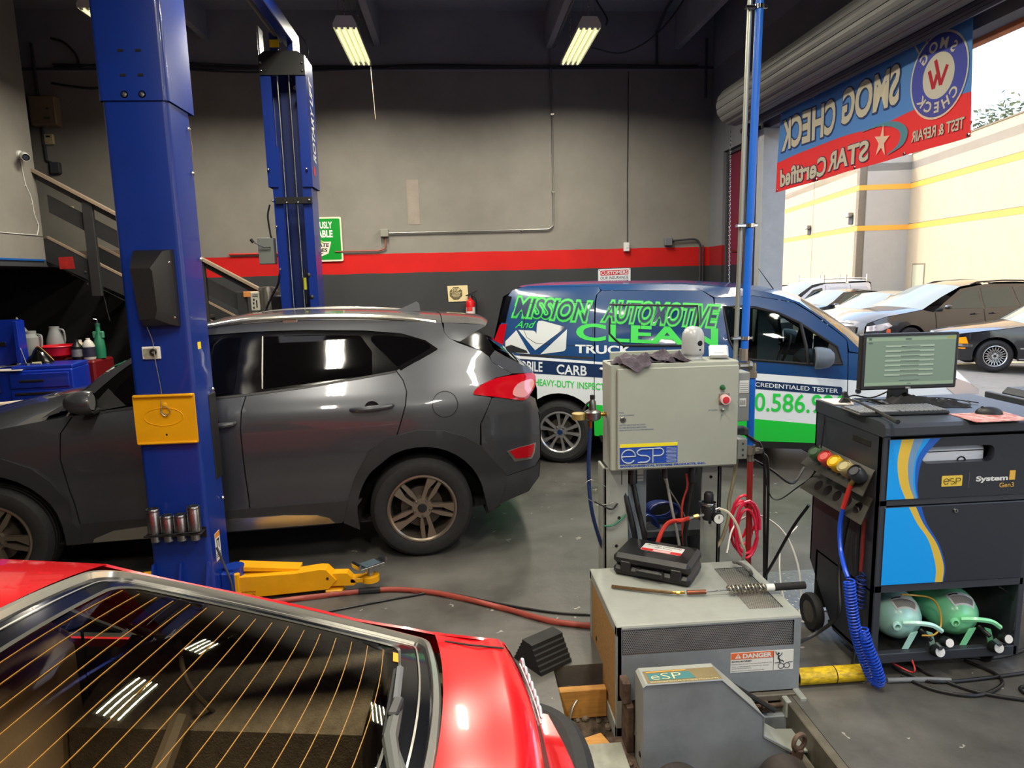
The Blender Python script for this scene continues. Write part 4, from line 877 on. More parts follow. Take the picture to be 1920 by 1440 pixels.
for sd in (1,-1):
    C.patch('inner_shell',[(3.2,.35),(3.40,.60),(3.38,.86),(2.6,1.05),(2.12,1.12)]+[tuple(p) for p in wt[2:]]+[(.7,1.60),(-.18,1.59),(-.55,1.30),(-.80,1.05),(-.80,.45)]+[(-.46,.36)]+arch[::-1][1:-1]+[(.46,.36),(2.22,.36)]+farch[::-1][1:-1]+[(3.13,.36)],M_shutl,side=sd,off=-.022,th=.004)
    C.patch('rear_door',[(1.094-g,1.197),(.73,1.225),(.416,1.261)]+[(x+g,z) for x,z in rdl]+[(.40,.53),(.445,.42),(1.118-g,.42),(1.128-g,.65),(1.135-g,.975),(1.124-g,1.095)],M_suv,side=sd)
    C.patch('front_door',[(1.094+g,1.197),(1.124+g,1.095),(1.135+g,.975),(1.128+g,.65),(1.118+g,.42),(2.135,.40),(2.174,.656),(2.201,.857),(2.186,1.02),(2.12,1.118),(2.06,1.123),(1.75,1.158),(1.332,1.185)],M_suv,side=sd)
    C.patch('fender',[(2.128,1.122),(2.194,1.02),(2.209,.857),(2.182,.656),(2.143,.40),(2.22,.36)]+farch[::-1][1:-1]+[(3.115,.36),(3.35,.40),(3.42,.62),(3.40,.84),(3.0,.97),(2.5,1.07)],M_suv,side=sd)
    C.patch('quarter_panel',[(x-g,z) for x,z in rdl]+[(.36,.60)]+arch[3:-3]+[(-.40,.60),(-.415,.917),(-.505,1.09),(-.43,1.113),(-.385,1.13),(-.433,1.178),(-.548,1.217),(-.671,1.233),(-.532,1.321),(-.51,1.364),(-.454,1.404),(-.313,1.457),(-.244,1.494),(-.211,1.54),(-.2,1.60),(.077,1.624),(.402,1.641),(.825,1.651),(1.187,1.637),(1.382,1.610),(1.62,1.545),(1.80,1.45),(1.78,1.432)]+[(x,z) for x,z in [(1.55,1.538)]]+[(x,z+.002) for x,z in top]+[(-.159,1.424),(-.03,1.36)],M_suv,side=sd)
    C.patch('a_pillar',[tuple(p) for p in wt]+[(1.62,1.545),(1.80,1.455),(1.98,1.345),(2.14,1.22),(2.2,1.15)],M_suv,side=sd)
    C.patch('window_surround',[tuple(p) for p in wt]+top[1:]+[(-.145,1.42),(-.02,1.362),(.132,1.302)]+belt[::-1][1:],M_gloss,side=sd,off=-.006,step=.07)
    C.patch('rear_door_glass',[(.985,1.228),(.73,1.245),(.42,1.272),(.292,1.285),(.285,1.43),(.358,1.535),(.70,1.553),(.985,1.552)],M_dgl,side=sd,off=.001,th=.004,step=.07)
    C.patch('quarter_glass',crv([(.085,1.518),(-.03,1.495),(-.115,1.44),(-.02,1.375),(.10,1.325),(.19,1.40),(.29,1.525)],4,True),M_dgl,side=sd,off=.001,th=.004,step=.05)
    C.patch('front_door_glass',[(1.175,1.208),(1.5,1.185),(1.80,1.168),(1.90,1.24),(1.77,1.38),(1.60,1.485),(1.38,1.545),(1.13,1.553)],M_dgl,side=sd,off=.001,th=.004,step=.07)
    C.patch('mirror_sail',[(1.82,1.165),(2.05,1.132),(1.93,1.27)],M_black,side=sd,off=.004,th=.01)
    C.patch('belt_trim',[(2.05,1.118)]+[(x,z-.012) for x,z in belt[1:]]+belt[::-1][:-1]+[(2.05,1.132)],M_black,side=sd,off=.004,th=.012,step=.2)
    C.patch('quarter_trim',[(.10,1.30),(-.02,1.36),(-.15,1.425),(-.13,1.445),(-.01,1.385),(.115,1.325)],M_gloss,side=sd,off=.004,th=.008,step=.1)
    C.patch('door_frame_edge',[(.992,1.226),(1.0,1.226),(1.0,1.556),(.992,1.556)],M_silv,side=sd,off=.003,th=.003,step=.1)
    C.patch('wheel_arch_cladding',[(.483,.468),(.437,.605),(.333,.786),(.191,.875),(.009,.909),(-.164,.894),(-.316,.839),(-.424,.764),(-.50,.66),(-.60,.522),(-.54,.335),(-.49,.29),(-.455,.30)]+archpoly(0,.36,.435,172,0,18)+[(.425,.24),(.53,.30)],M_clad,side=sd,off=.016,th=.05,step=.06)
    C.patch('wheel_arch_cladding',[(2.53-.345,.45),(2.196,.593),(2.279,.728),(2.366,.815),(2.52,.885),(2.67,.909),(2.83,.89),(2.98,.83),(3.1,.74),(3.2,.58),(3.3,.42),(3.1,.3)]+archpoly(2.67,.36,.435,0,180,18)+[(2.235,.30),(2.15,.30),(2.14,.40)],M_clad,side=sd,off=.016,th=.05,step=.06)
    C.patch('sill_cladding',[(.40,.455),(1.14,.452),(2.14,.435),(2.16,.30),(.70,.295),(.54,.30),(.44,.40)],M_clad,side=sd,off=.012,th=.04,step=.1)
    C.patch('sill_strip',[(.585,.305),(.62,.345),(.70,.372),(.9,.39),(1.76,.388),(1.95,.375),(2.07,.33),(2.08,.305)],M_silv,side=sd,off=.018,th=.02,step=.1)
    C.patch('rear_bumper_corner',[(-.509,1.088),(-.425,.917),(-.42,.62),(-.50,.66),(-.60,.526),(-.82,.565),(-.86,.62),(-.858,.90),(-.83,1.05),(-.768,1.092),(-.733,1.05),(-.649,1.066),(-.538,1.091)],M_suv,side=sd,step=.05)
    C.patch('bumper_cladding',[(-.42,.60),(-.597,.522),(-.82,.561),(-.86,.60),(-.84,.47),(-.745,.387),(-.538,.331),(-.46,.33)],M_clad,side=sd,off=.006,th=.03,step=.05)
    C.patch('mud_flap',[(-.415,.55),(-.475,.53),(-.545,.32),(-.455,.275),(-.445,.445)],M_black,side=sd,off=.014,th=.03,step=.1)
    tl=C.patch('tail_lamp',crv([(-.381,1.127),(-.433,1.175),(-.548,1.213),(-.70,1.226),(-.835,1.224),(-.838,1.15),(-.80,1.10),(-.74,1.055),(-.649,1.07),(-.538,1.095),(-.44,1.112)],3,True),M_lampr,side=sd,off=.012,th=.03,step=.04)
    C.patch('lamp_lens',crv([(-.66,1.10),(-.70,1.165),(-.80,1.19),(-.828,1.16),(-.785,1.10),(-.73,1.075)],3,True),mat('lamp_pink',(214,150,156),.1,.2,coat=.6),side=sd,off=.015,th=.004,step=.04,parent=tl)
    C.patch('reflector',[(-.622,.704),(-.70,.722),(-.812,.732),(-.80,.672),(-.78,.641),(-.667,.644)],M_lampr,side=sd,off=.006,th=.01,step=.04)
    C.patch('reflector_bezel',[(-.60,.708),(-.70,.725),(-.825,.738),(-.812,.66),(-.79,.625),(-.66,.62)],M_silv,side=sd,off=.003,th=.012,step=.05)
    fc=MB().tube([C.at(sd,.002)(-.184+.086*math.cos(a*pi/16),1.068+.084*math.sin(a*pi/16)) for a in range(32)],.0025,5,closed=True).build('fuel_flap_gap',M_shutl,suv) if sd>0 else None
    for hx,nm in ((.30,'door_handle'),(1.30,'door_handle')):
        hz=1.07 if hx<1 else 1.01
        f=C.at(sd,0); m=MB(); m.tube([f(hx+d,hz-.055*d+.006,o_) for d,o_ in ((-.14,.003),(-.125,.022),(-.08,.032),(0,.036),(.08,.032),(.125,.02),(.14,.003))],[.010,.014,.017,.018,.017,.014,.010],8); h=m.build(nm,M_suv,suv)
        m=MB(); m.lathe([(0,0),(.045,.001),(.05,.004)],f(hx+.0,hz,-.001),(0,sd,0),16); m.build('handle_recess',M_shutl,h)
    m=MB(); T=Matrix.Translation((1.985,sd*(C.w(1.98,1.2)+.13),1.215))
    m.lathe([(0,.115),(.035,.11),(.06,.085),(.075,.04),(.078,-.01),(.07,-.04),(.062,-.045)],T@Vector((.02,0,0)),(1,0,0),20); m.v=[(x,y,1.215+(z-1.215)*.95) for x,y,z in m.v]; mr=m.build('mirror',M_suv,suv)
    MB().lathe([(0,0),(.064,0)],(1.965,sd*(C.w(1.98,1.2)+.13),1.215),(-1,0,0),18).build('mirror_glass',M_chrome,mr)
    MB().box(1.965,2.04,sd*(C.w(1.98,1.15)-.01),sd*(C.w(1.98,1.15)+.09),1.13,1.165,.01).build('mirror_arm',M_black,mr)
    m=MB()
    rl=[(1.60,1.565),(1.45,1.605),(1.132,1.658),(.823,1.672),(.507,1.668),(.075,1.640),(-.16,1.604)]
    pts=[Vector((a,sd*(C.w(a,1.62)-.012),z)) for a,z in rl]
    m.tube(crv(pts,4),.017,8); rr_=m.build('roof_rail',M_silv,suv)
    for a,z in (rl[1],rl[3],rl[5]): MB().box(a-.05,a+.05,sd*(C.w(a,1.62)-.025)-.012,sd*(C.w(a,1.62)-.025)+.012,z-.05,z-.01,.004).build('rail_foot',M_silv,rr_)
    for s_ in (0,2.67): wheel(C,s_,sd,.351,.225,.232,'twist',mat('rim_bronze',(150,138,124),.32,.85),.90)
    for s_ in (0,2.67): well(s_,.36,.455,sd*.885,sd*.55,suv)
rp=[(1.62,1.545,0,.045),(1.38,1.61,0,.045),(1.187,1.637,0,.045),(.825,1.651,0,.045),(.402,1.641,0,.045),(.077,1.624,0,.042),(-.2,1.60,-.02,.04)]
C.wrap('roof',rp,M_suv,nl=14)
C.wrap('roof_spoiler',[(-.205,1.602,-.02,.04),(-.36,1.592,-.05,.035),(-.47,1.582,-.07,.03),(-.505,1.567,-.08,.02),(-.47,1.55,-.06,.015),(-.40,1.54,-.02,.0)],M_suv,nl=14)
for sd in (1,-1):
    C.patch('spoiler_end',[(-.214,1.60),(-.496,1.578),(-.51,1.568),(-.457,1.545),(-.315,1.47),(-.25,1.49),(-.214,1.54)],M_suv,side=sd,off=.002,step=.06)
    C.patch('glass_side_panel',[(-.318,1.468),(-.44,1.54),(-.50,1.50),(-.56,1.40),(-.52,1.365),(-.46,1.405)],M_gloss,side=sd,step=.06)
    C.patch('tailgate_side',[(-.53,1.325),(-.67,1.236),(-.835,1.228),(-.80,1.26),(-.63,1.355),(-.56,1.40),(-.52,1.36)],M_suv,side=sd,step=.05)
C.wrap('rear_glass',[(-.43,1.545,-.03,0),(-.50,1.50,-.045,0),(-.63,1.39,-.06,0),(-.775,1.262,-.06,0)],M_dgl,nl=14)
C.wrap('tailgate',[(-.775,1.26,-.05,0),(-.825,1.225,-.06,0),(-.85,1.12,-.06,0),(-.845,1.0,-.06,0),(-.80,.90,-.06,0)],M_suv,nl=14)
C.wrap('rear_bumper',[(-.83,.99,-.05,0),(-.86,.94,-.07,0),(-.868,.80,-.08,0),(-.864,.62,-.08,0)],M_suv,nl=14)
C.wrap('rear_valance',[(-.864,.62,-.08,0),(-.85,.48,-.08,0),(-.76,.39,-.05,0),(-.5,.33,0,0)],M_clad,nl=14)
C.wrap('windscreen',[(1.62,1.545,.0,.04),(1.80,1.45,.02,.045),(1.98,1.345,.04,.05),(2.20,1.15,.08,.05)],M_dgl,nl=12)
C.wrap('cowl',[(2.2,1.145,.08,.04),(2.3,1.115,.05,.03)],M_black,nl=10)
C.wrap('hood',[(2.12,1.118,.14,.06),(2.5,1.07,.12,.07),(3.0,.97,.1,.07),(3.3,.88,.1,.05),(3.42,.80,.12,0)],M_suv,nl=12)
C.wrap('front_bumper',[(3.40,.84,.14,0),(3.44,.62,.14,0),(3.38,.40,.12,0),(3.2,.28,.1,0)],M_suv,nl=12)
C.wrap('underbody',[(3.2,.29),(2.0,.27),(0,.27),(-.6,.33)],M_well,nl=4,inset=.05)
m=MB(); m.grid([[(x,y*k,z) for y,k in ((-.035,1),(-.02,1),(0,1),(.02,1),(.035,1))] for x,z in ((.10,1.66),(-.02,1.672),(-.14,1.66))]) if False else None
m=MB(); fp=[(.14,0),(-.10,0),(-.095,.055),(-.075,.075),(-.04,.06),(.05,.022)]
m.prism(fp,lambda u,v,t_:(.02+u,t_*(1-v*9),1.658+v),-.03,.03); m.build('roof_antenna',M_suv,suv)
m=MB(); m.prism([(-.73,1.34),(-.80,1.36),(-.92,1.31),(-.93,1.29),(-.80,1.30)],lambda u,v,t_:(u,t_,v),-.02,.02); m.build('rear_wiper',M_black,suv)
# cabin hints behind the dark glass
# ---------------------------------------------------------------- wrapped service van
def vanpaint():
    m=bpy.data.materials.new('van_wrap'); m.use_nodes=True; n=m.node_tree.nodes; L=m.node_tree.links; b=n['Principled BSDF']
    b.inputs['Roughness'].default_value=.28; b.inputs['Coat Weight'].default_value=.5; b.inputs['Coat Roughness'].default_value=.05
    t=n.new('ShaderNodeTexCoord'); s=n.new('ShaderNodeSeparateXYZ'); L.new(t.outputs['Object'],s.inputs[0])
    def band(k,c):
        a=n.new('ShaderNodeMath'); a.operation='MULTIPLY_ADD'; a.inputs[1].default_value=k; L.new(s.outputs['X'],a.inputs[0]); L.new(s.outputs['Z'],a.inputs[2])
        g=n.new('ShaderNodeMath'); g.operation='GREATER_THAN'; g.inputs[1].default_value=c; L.new(a.outputs[0],g.inputs[0]); return g
    cur=None; base=lin((26,200,62))+(1,)
    for k,c,col in ((.07,.651,(226,232,236)),(.0666,1.079,(14,64,118))):
        g=band(k,c); x=n.new('ShaderNodeMixRGB'); L.new(g.outputs[0],x.inputs[0])
        if cur is None: x.inputs[1].default_value=base
        else: L.new(cur,x.inputs[1])
        x.inputs[2].default_value=lin(col)+(1,); cur=x.outputs[0]
    L.new(cur,b.inputs['Base Color']); return m
M_van=vanpaint(); M_vblue=mat('van_blue',(14,64,118),.25,coat=.6)
M_vwhite=mat('van_white',(226,232,236),.3,coat=.5); M_vgreen=mat('van_green',(40,205,72),.35); M_vnavy=mat('van_navy',(16,44,84),.3,coat=.4)
M_glv=glassmat('van_glass',(206,222,216),.8)
va=R(-18.3); vl=Vector((-math.sin(va),math.cos(va),0))
vo=Vector((.99,6.83,0))+vl*.89
van=thing('service_van','navy and white wrapped service van with green lettering behind the grey cabinet','van',vo,va)
V=Car(van,.918,[(.2,.96),(.45,.99),(.75,1.0),(1.0,.985),(1.2,.955),(1.5,.88),(1.75,.80),(1.82,.74)],[(-.88,.90),(-.6,.985),(0,1),(2.9,1),(3.4,.93),(3.8,.76),(3.9,.60)])
va_=archpoly(0,.335,.40,0,180); vf_=archpoly(3.06,.335,.40,0,180); g=.004
fw_=[(1.57,1.575),(1.762,1.572),(1.866,1.558),(2.06,1.508),(2.24,1.42),(2.40,1.312),(2.565,1.20),(2.615,1.045),(2.332,1.042),(1.80,1.082),(1.70,1.12),(1.625,1.26)]
sw_=[(.50,1.606),(1.335,1.580),(1.345,1.41),(1.295,1.21),(.634,1.21),(.56,1.265),(.50,1.325)]
for sd in (-1,1):
    V.patch('rear_quarter_panel',[(-.50,1.765),(-.562,1.686),(-.631,1.326),(-.70,1.2),(-.78,.9),(-.80,.45),(-.72,.30),(-.40,.30)]+va_[::-1][1:-1]+[(.352,.30),(.352,1.10),(.345,1.62),(.36,1.70),(.40,1.745),(.38,1.785),(-.40,1.79)],M_van,side=sd,step=.1)
    V.patch('sliding_door',[(.352+2*g,.30),(1.505,.30),(1.512,1.0),(1.503,1.251),(1.483,1.60),(1.478,1.652),(1.375,1.724),(.414,1.744),(.371,1.705),(.352+2*g,1.63)],M_van,side=sd,step=.1,holes=[sw_])
    V.patch('front_door',[(1.505+2*g,.30),(2.56,.30),(2.65,.42),(2.66,.80),(2.656,1.155),(2.646,1.262),(2.575,1.325),(2.36,1.495),(2.20,1.60),(1.85,1.668),(1.482+2*g,1.655),(1.511,1.251),(1.520,1.0)],M_van,side=sd,step=.1,holes=[fw_])
    V.patch('fender',[(2.664,1.15),(2.668,.80),(2.66,.42)]+vf_[::-1][1:-1]+[(3.47,.30),(3.78,.32),(3.84,.5),(3.85,.65),(3.80,.755),(3.573,.765),(3.498,.829),(3.594,.905),(3.40,.985),(3.0,1.08),(2.80,1.13)],M_van,side=sd,step=.08)
    V.patch('roof_side',[(-.40,1.792),(.38,1.787),(.41,1.748),(1.375,1.728),(1.49,1.66),(1.85,1.672),(2.21,1.604),(2.37,1.50),(2.58,1.33),(2.65,1.265),(2.67,1.16),(2.79,1.14),(2.64,1.30),(2.46,1.45),(2.25,1.60),(2.10,1.66),(1.95,1.705),(1.70,1.748),(1.19,1.79),(.28,1.807),(-.35,1.805)],M_vblue,side=sd,step=.08)
    V.patch('slider_window',sw_,mat('film_blue',(15,60,112),.12,coat=.8),side=sd,off=-.004,th=.006,step=.1)
    m=MB(); m.tube([V.at(sd,.0)(a,z) for a,z in sw_],.012,6,closed=True); gk=m.build('window_gasket',M_black,van)
    m=MB(); m.tube([V.at(sd,.002)(a,z) for a,z in ((.79,1.60),(.81,1.21))],.004,6); m.build('window_divider',M_black,gk)
    fg=V.patch('front_door_glass',fw_,M_glv,side=sd,off=-.004,th=.004,step=.1)
    m=MB(); m.tube([V.at(sd,0)(a,z) for a,z in fw_],.013,6,closed=True); m.build('window_gasket',M_black,van)
    m=MB(); m.tube([V.at(sd,0)(a,z) for a,z in ((2.255,1.42),(2.30,1.22),(2.325,1.04))],.016,8); m.build('window_divider',M_black,fg)
    V.patch('mirror_sail',[(2.46,1.05),(2.61,1.05),(2.56,1.20),(2.50,1.24)],M_black,side=sd,off=.004,step=.1)
    V.patch('sill_trim',[(.40,.31),(.42,.24),(2.60,.235),(2.64,.30),(1.5,.295)],M_black,side=sd,off=.006,th=.03,step=.2)
    V.patch('slider_rail',[(-.40,1.125),(.345,1.098),(.345,1.078),(-.40,1.105)],M_black,side=sd,off=.002,th=.004,step=.2)
    V.patch('headlamp',[(3.498,.829),(3.594,.905),(3.70,.865),(3.80,.80),(3.80,.757),(3.573,.767)],M_lampc,side=sd,off=.006,th=.03,step=.05)
    V.patch('rear_lamp',[(-.545,1.43),(-.62,1.42),(-.70,1.20),(-.60,1.18),(-.575,1.24)],M_lampr,side=sd,off=.008,th=.03,step=.06)
    V.patch('corner_pillar',[(-.505,1.70),(-.56,1.71),(-.63,1.44),(-.56,1.44)],M_gloss,side=sd,off=.006,th=.02,step=.08)
    MB().tube([V.at(sd,.002)(a,z) for a,z in crv([(-.34,1.63),(.335,1.632)],8)]+[V.at(sd,.002)(a,z) for a,z in ((.335,1.2),(-.24,1.235),(-.33,1.29),(-.365,1.36),(-.36,1.56))],.0035,5,closed=True).build('panel_seam',M_shutl,van)
    f=V.at(sd,0); c=f(2.40,1.11); y=sd*(abs(c[1])+.13)
    m=MB(); m.lathe([(0,.14),(.05,.135),(.085,.10),(.10,.03),(.10,-.02),(.085,-.03)],(2.38,y,1.115),(1,0,0),20); mr=m.build('mirror',mat('mirror_grey',(96,104,116),.4),van); MB().lathe([(0,0),(.086,0)],(2.349,y,1.115),(-1,0,0),18).build('mirror_glass',M_chrome,mr); MB().box(2.39,2.46,min(y,c[1]),max(y,c[1]),1.03,1.07,.01).build('mirror_arm',M_black,mr)
    for s_ in (0,3.06): wheel(V,s_,sd,.325,.215,.212,'pairs',mat('rim_silver',(190,190,192),.3,.85),.89,capm=M_vnavy); well(s_,.335,.41,sd*.88,sd*.55,van)
    for hx in (.52,1.66): 
        m=MB(); m.tube([f(hx+d,.985,o_) for d,o_ in ((-.1,.002),(-.08,.03),(0,.036),(.08,.03),(.1,.002))],.014,8); m.build('door_handle',M_vblue if hx>1 else M_vwhite,van)
    MB().lathe([(0,.006),(.02,.006),(.028,0)],f(2.755,.80),(0,sd,0),16).build('side_repeater',M_chrome,van)
V.wrap('roof',[(-.44,1.79,-.05,.02),(-.2,1.805,-.03,.025),(.28,1.808,0,.025),(1.19,1.791,0,.028),(1.70,1.75,.02,.03),(1.95,1.706,.03,.035),(2.10,1.662,.05,.04),(2.25,1.602,.08,.04)],M_vblue,nl=14)
V.wrap('windscreen',[(2.25,1.60,.08,.04),(2.46,1.452,.12,.03),(2.64,1.302,.16,.02),(2.80,1.135,.2,.01)],M_glv,nl=14)
V.wrap('bonnet',[(2.80,1.13,.20,.03),(3.0,1.08,.2,.05),(3.40,.985,.18,.05),(3.594,.905,.16,.03),(3.72,.82,.16,.0)],M_vwhite,nl=14)
V.wrap('front_bumper',[(3.79,.79,.1,0),(3.85,.65,.1,0),(3.84,.5,.1,0),(3.78,.32,.08,0)],M_vwhite,nl=14)
V.wrap('rear_door',[(-.44,1.79,-.06,0),(-.60,1.70,-.06,0),(-.68,1.3,-.06,0),(-.76,.95,-.06,0),(-.80,.45,-.06,0),(-.74,.3,-.05,0)],M_vblue,nl=12)
V.wrap('floor_pan',[(3.6,.26),(-.7,.26)],M_well,nl=4,inset=.06)
MB().box(-.5,1.45,-.7,.7,.4,1.5).build('cargo_box',M_well,van)
M_seat=mat('seat_cloth',(48,54,62),.85,bump=.2)
for y in (-.4,.4):
    m=MB(); m.box(1.62,2.15,y-.24,y+.24,.55,.75,.06); st=m.build('seat',M_seat,van); m=MB(); m.box(1.50,1.66,y-.24,y+.24,.7,1.30,.06); m.build('seat_back',M_seat,st); MB().box(1.52,1.62,y-.13,y+.13,1.32,1.5,.04).build('headrest',M_seat,st)
MB().box(2.42,2.75,-.75,.75,.6,1.02,.08).build('dashboard',mat('dash_grey',(60,66,72),.7),van)
MB().tube([(2.28+.06*math.sin(a*pi/12),.4+.19*math.cos(a*pi/12),1.02+.17*math.sin(a*pi/12)) for a in range(24)],.015,8,closed=True).build('steering_wheel',M_black,van)
MB().tube([(2.09,-.25,1.695),(1.93,-.25,1.92)],[.006,.003],6).build('antenna',M_black,van)
# wrap graphics on both flanks
for sd in (-1,1):
    F=lambda u,v,o_=.0035:V.at(sd,o_)(u,v)
    mir=lambda u0,u1:(u0,u1) if sd<0 else (u1,u0)
    def tx(name,s,box,m,off,skew=0,**k):
        b=MB(); u0,u1=mir(box[0],box[1]); z0,z1=box[2],box[3]
        if sd>0: z0+=skew;z1+=skew;skew=-skew
        text(b,s,lambda u,v:F(u,v,off),u0,u1,z0,z1,skew=skew,**k); return b.build(name,m,van)
    for a,bx in (('MISSION',(-.485,.315,1.50,1.70)),('AUTOMOTIVE',(.425,1.535,1.445,1.645))):
        tx('wrap_lettering_outline',a,bx,M_vgreen,.003,-.065,bold=.105,shear=.35,ref=.03); tx('wrap_lettering_light',a,bx,mat('wrap_mint',(150,236,150),.35),.0045,-.065,bold=.066,shear=.35,ref=.03); tx('wrap_lettering_edge',a,bx,M_vgreen,.006,-.065,bold=.055,shear=.35,ref=.03); tx('wrap_lettering',a,bx,M_vnavy,.0075,-.065,bold=.008,shear=.35,ref=.03)
    tx('wrap_script','And',(-.46,-.24,1.385,1.455),M_vgreen,.004,0,bold=.004,shear=.5)
    tx('wrap_lettering','CLEAN',(.17,1.526,1.262,1.432),M_vgreen,.004,-.06,bold=.03)
    tx('wrap_lettering','TRUCK',(.165,.72,1.137,1.222),M_vwhite,.004,-.015,bold=.03)
    V.patch('wrap_band',[(-.50,1.083),(1.75,.946),(1.75,.83),(-.50,.944)],M_vnavy,side=sd,off=.003,th=.002,step=.15)
    tx('wrap_lettering','MOBILE',(-.47,-.165,.958,1.06),M_vwhite,.005,-.012,bold=.02); tx('wrap_lettering','CARB',(-.02,.282,.927,1.027),M_vwhite,.005,-.015,bold=.02)
    tx('wrap_lettering','HEAVY-DUTY',(-.245,.159,.81,.878),M_vgreen,.004,-.022,bold=.012); tx('wrap_lettering','INSPECTIONS',(.189,.63,.787,.853),M_vgreen,.004,-.024,bold=.012)
    V.patch('wrap_badge',[(1.78,.895),(2.607,.838),(2.62,.825),(2.62,.77),(2.607,.758),(1.78,.815)],M_vnavy,side=sd,off=.003,th=.002,step=.15)
    tx('wrap_lettering','CREDENTIALED TESTER',(1.865,2.585,.832,.872),M_vwhite,.005,-.052,bold=.008)
    tx('wrap_phone','0.586.920',(1.865,2.66,.595,.773),M_vgreen,.004,-.012,bold=.012)
    if sd<0:
        b=MB()
        for pl in ([(-.555,1.195),(-.555,1.251),(-.444,1.362),(-.295,1.126),(-.44,1.135)],[(-.424,1.366),(-.27,1.358),(-.246,1.348),(-.234,1.325),(-.229,1.428),(-.215,1.452),(-.18,1.457),(.067,1.39),(-.242,1.163)],[(.079,1.371),(.072,1.180),(.060,1.162),(.039,1.153),(-.188,1.123)]):
            q=[]
            for i in range(len(pl)):
                a,c=Vector(pl[i]),Vector(pl[(i+1)%len(pl)]); q+=[a.lerp(c,t/4) for t in range(4)]
            b.flat([(p.x,p.y) for p in q],lambda u,v:F(u,v,.004))
        b.build('wrap_emblem',mat('wrap_grey',(206,212,214),.35),van)
# ---------------------------------------------------------------- red hatchback in the foreground
M_red=mat('car_red',(196,8,20),.22,var=.05,scale=3,coat=1)
M_glr=glassmat('hatch_glass',(236,230,216),.95,.01)
phi=math.atan2(.156,-.988)
red=thing('red_hatchback','red hatchback in the foreground with a chrome framed rear window','car',(.2,1.07,0),phi)
def hw(s,z):     # half width of the red car
    a=lerp(z,[(.2,.76),(.5,.80),(.72,.815),(.84,.79),(.90,.745),(1.0,.66),(1.2,.53),(1.26,.47)]); return a*lerp(s,[(-.1,.86),(.1,.94),(.5,1),(3,1),(3.7,.9),(4.1,.75)])
Rc=Car(red,1,[(0,1)],[(0,1)]); Rc.w=hw
for sd in (1,-1):
    fr=archpoly(.86,.31,.35,0,180); ff=archpoly(3.25,.31,.35,0,180)
    Rc.patch('quarter_panel',[(.14,.45),(.16,.70),(.205,.86),(.215,.90),(.24,.915),(.42,.925),(.62,.99),(.80,1.055),(1.0,1.125),(1.224,1.203),(1.5,1.225),(1.62,1.22),(1.40,1.0),(1.30,.86),(1.28,.30),(1.21,.31)]+fr[1:-1]+[(.51,.31),(.35,.30)],M_red,side=sd,step=.08)
    Rc.patch('door',[(1.288,.30),(1.308,.86),(2.55,.86),(2.62,.30)],M_red,side=sd,step=.1)
    Rc.patch('side_window',[(1.42,.98),(1.66,1.205),(1.95,1.215),(2.15,1.18),(2.55,.90),(1.36,.90)],M_dgl,side=sd,off=-.004,step=.1)
    Rc.patch('roof_side',[(1.60,1.222),(1.65,1.208),(1.95,1.218),(2.16,1.184),(2.56,.90),(2.62,.90),(2.2,1.225),(1.95,1.238)],M_red,side=sd,step=.08)
    Rc.patch('fender',[(2.63,.30),(2.56,.865),(3.5,.80),(3.9,.68),(4.0,.40),(3.6,.31)]+ff[1:-1]+[(2.9,.31)],M_red,side=sd,step=.1)
    for s_ in (.86,3.25): wheel(Rc,s_,sd,.305,.2,.185,'seven',mat('rim_silver',(190,190,192)),.80); well(s_,.31,.36,sd*.79,sd*.5,red)
rp=[(1.224,1.205,.0,.055),(1.5,1.226,0,.06),(1.95,1.238,0,.055),(2.2,1.226,.02,.05)]
Rc.wrap('roof',rp,M_red,nl=16)
Rc.wrap('windscreen',[(2.2,1.225,.02,.05),(2.62,.90,.1,.05)],M_dgl,nl=10)
Rc.wrap('hood',[(2.62,.895,.1,.05),(3.5,.80,.1,.05),(3.9,.68,.1,.03)],M_red,nl=10)
Rc.wrap('front_bumper',[(3.9,.68,.1,0),(4.0,.4,.1,0)],M_black,nl=8)
# hatch opening: lateral half widths along the glass
def hp(s,t,lift=0,edge=0):
    """point on the bowed hatch plane: s along, t -1..1 across"""
    k=(s-.424)/.8; z=.918+.312*k-.034*k*k+.055*(1-t*t)+lift; wd=.672-.17*k+edge
    return (s-.125*(1-t*t)*(1-k)+.0*k, t*wd, z)
def ringstrip(m,a,b,l0,l1,n=14):
    """strip between two rounded rectangles in (s,t) space on the hatch"""
    m.grid([[hp(*p,l0) for p in a]+[hp(*a[0],l0)],[hp(*p,l1) for p in b]+[hp(*b[0],l1)]])
def rr_st(s0,s1,t,r=.07,rt=.12,n=5):
    o=[]
    for cs,ct,a in ((s1-r,t-rt,0),(s1-r,-t+rt,270),(s0+r*.35,-t+rt*.35,180),(s0+r*.35,t-rt*.35,90)):
        k=1 if cs>(s0+s1)/2 else .35
        for i in range(n+1):
            A=R(a+90-90*i/n); o.append((cs+r*k*math.sin(A) if False else cs+r*k*math.cos(A), ct+rt*k*math.sin(A)))
    q=[]
    for i in range(len(o)):
        x,y=Vector(o[i]),Vector(o[(i+1)%len(o)]); kk=max(1,int((x-y).length/.09)); q+=[tuple(x.lerp(y,j/kk)) for j in range(kk)]
    return q
def offs(L,ds,dt): 
    cs=.824; return [(cs+(s-cs)*ds,t*dt) for s,t in L]
ro=rr_st(.424,1.224,1.0)
A0=ro; A1=offs(ro,.972,.98); A2=offs(ro,.962,.972); A3=offs(ro,.80,.86); A4=offs(ro,.785,.85)
m=MB(); ringstrip(m,offs(ro,1.012,1.012),A0,.002,.012); ringstrip(m,A0,A1,.012,.014); ringstrip(m,A1,A2,.014,-.002); m.build('chrome_trim',mat('bright_trim',(206,204,196),.16,.75),red)
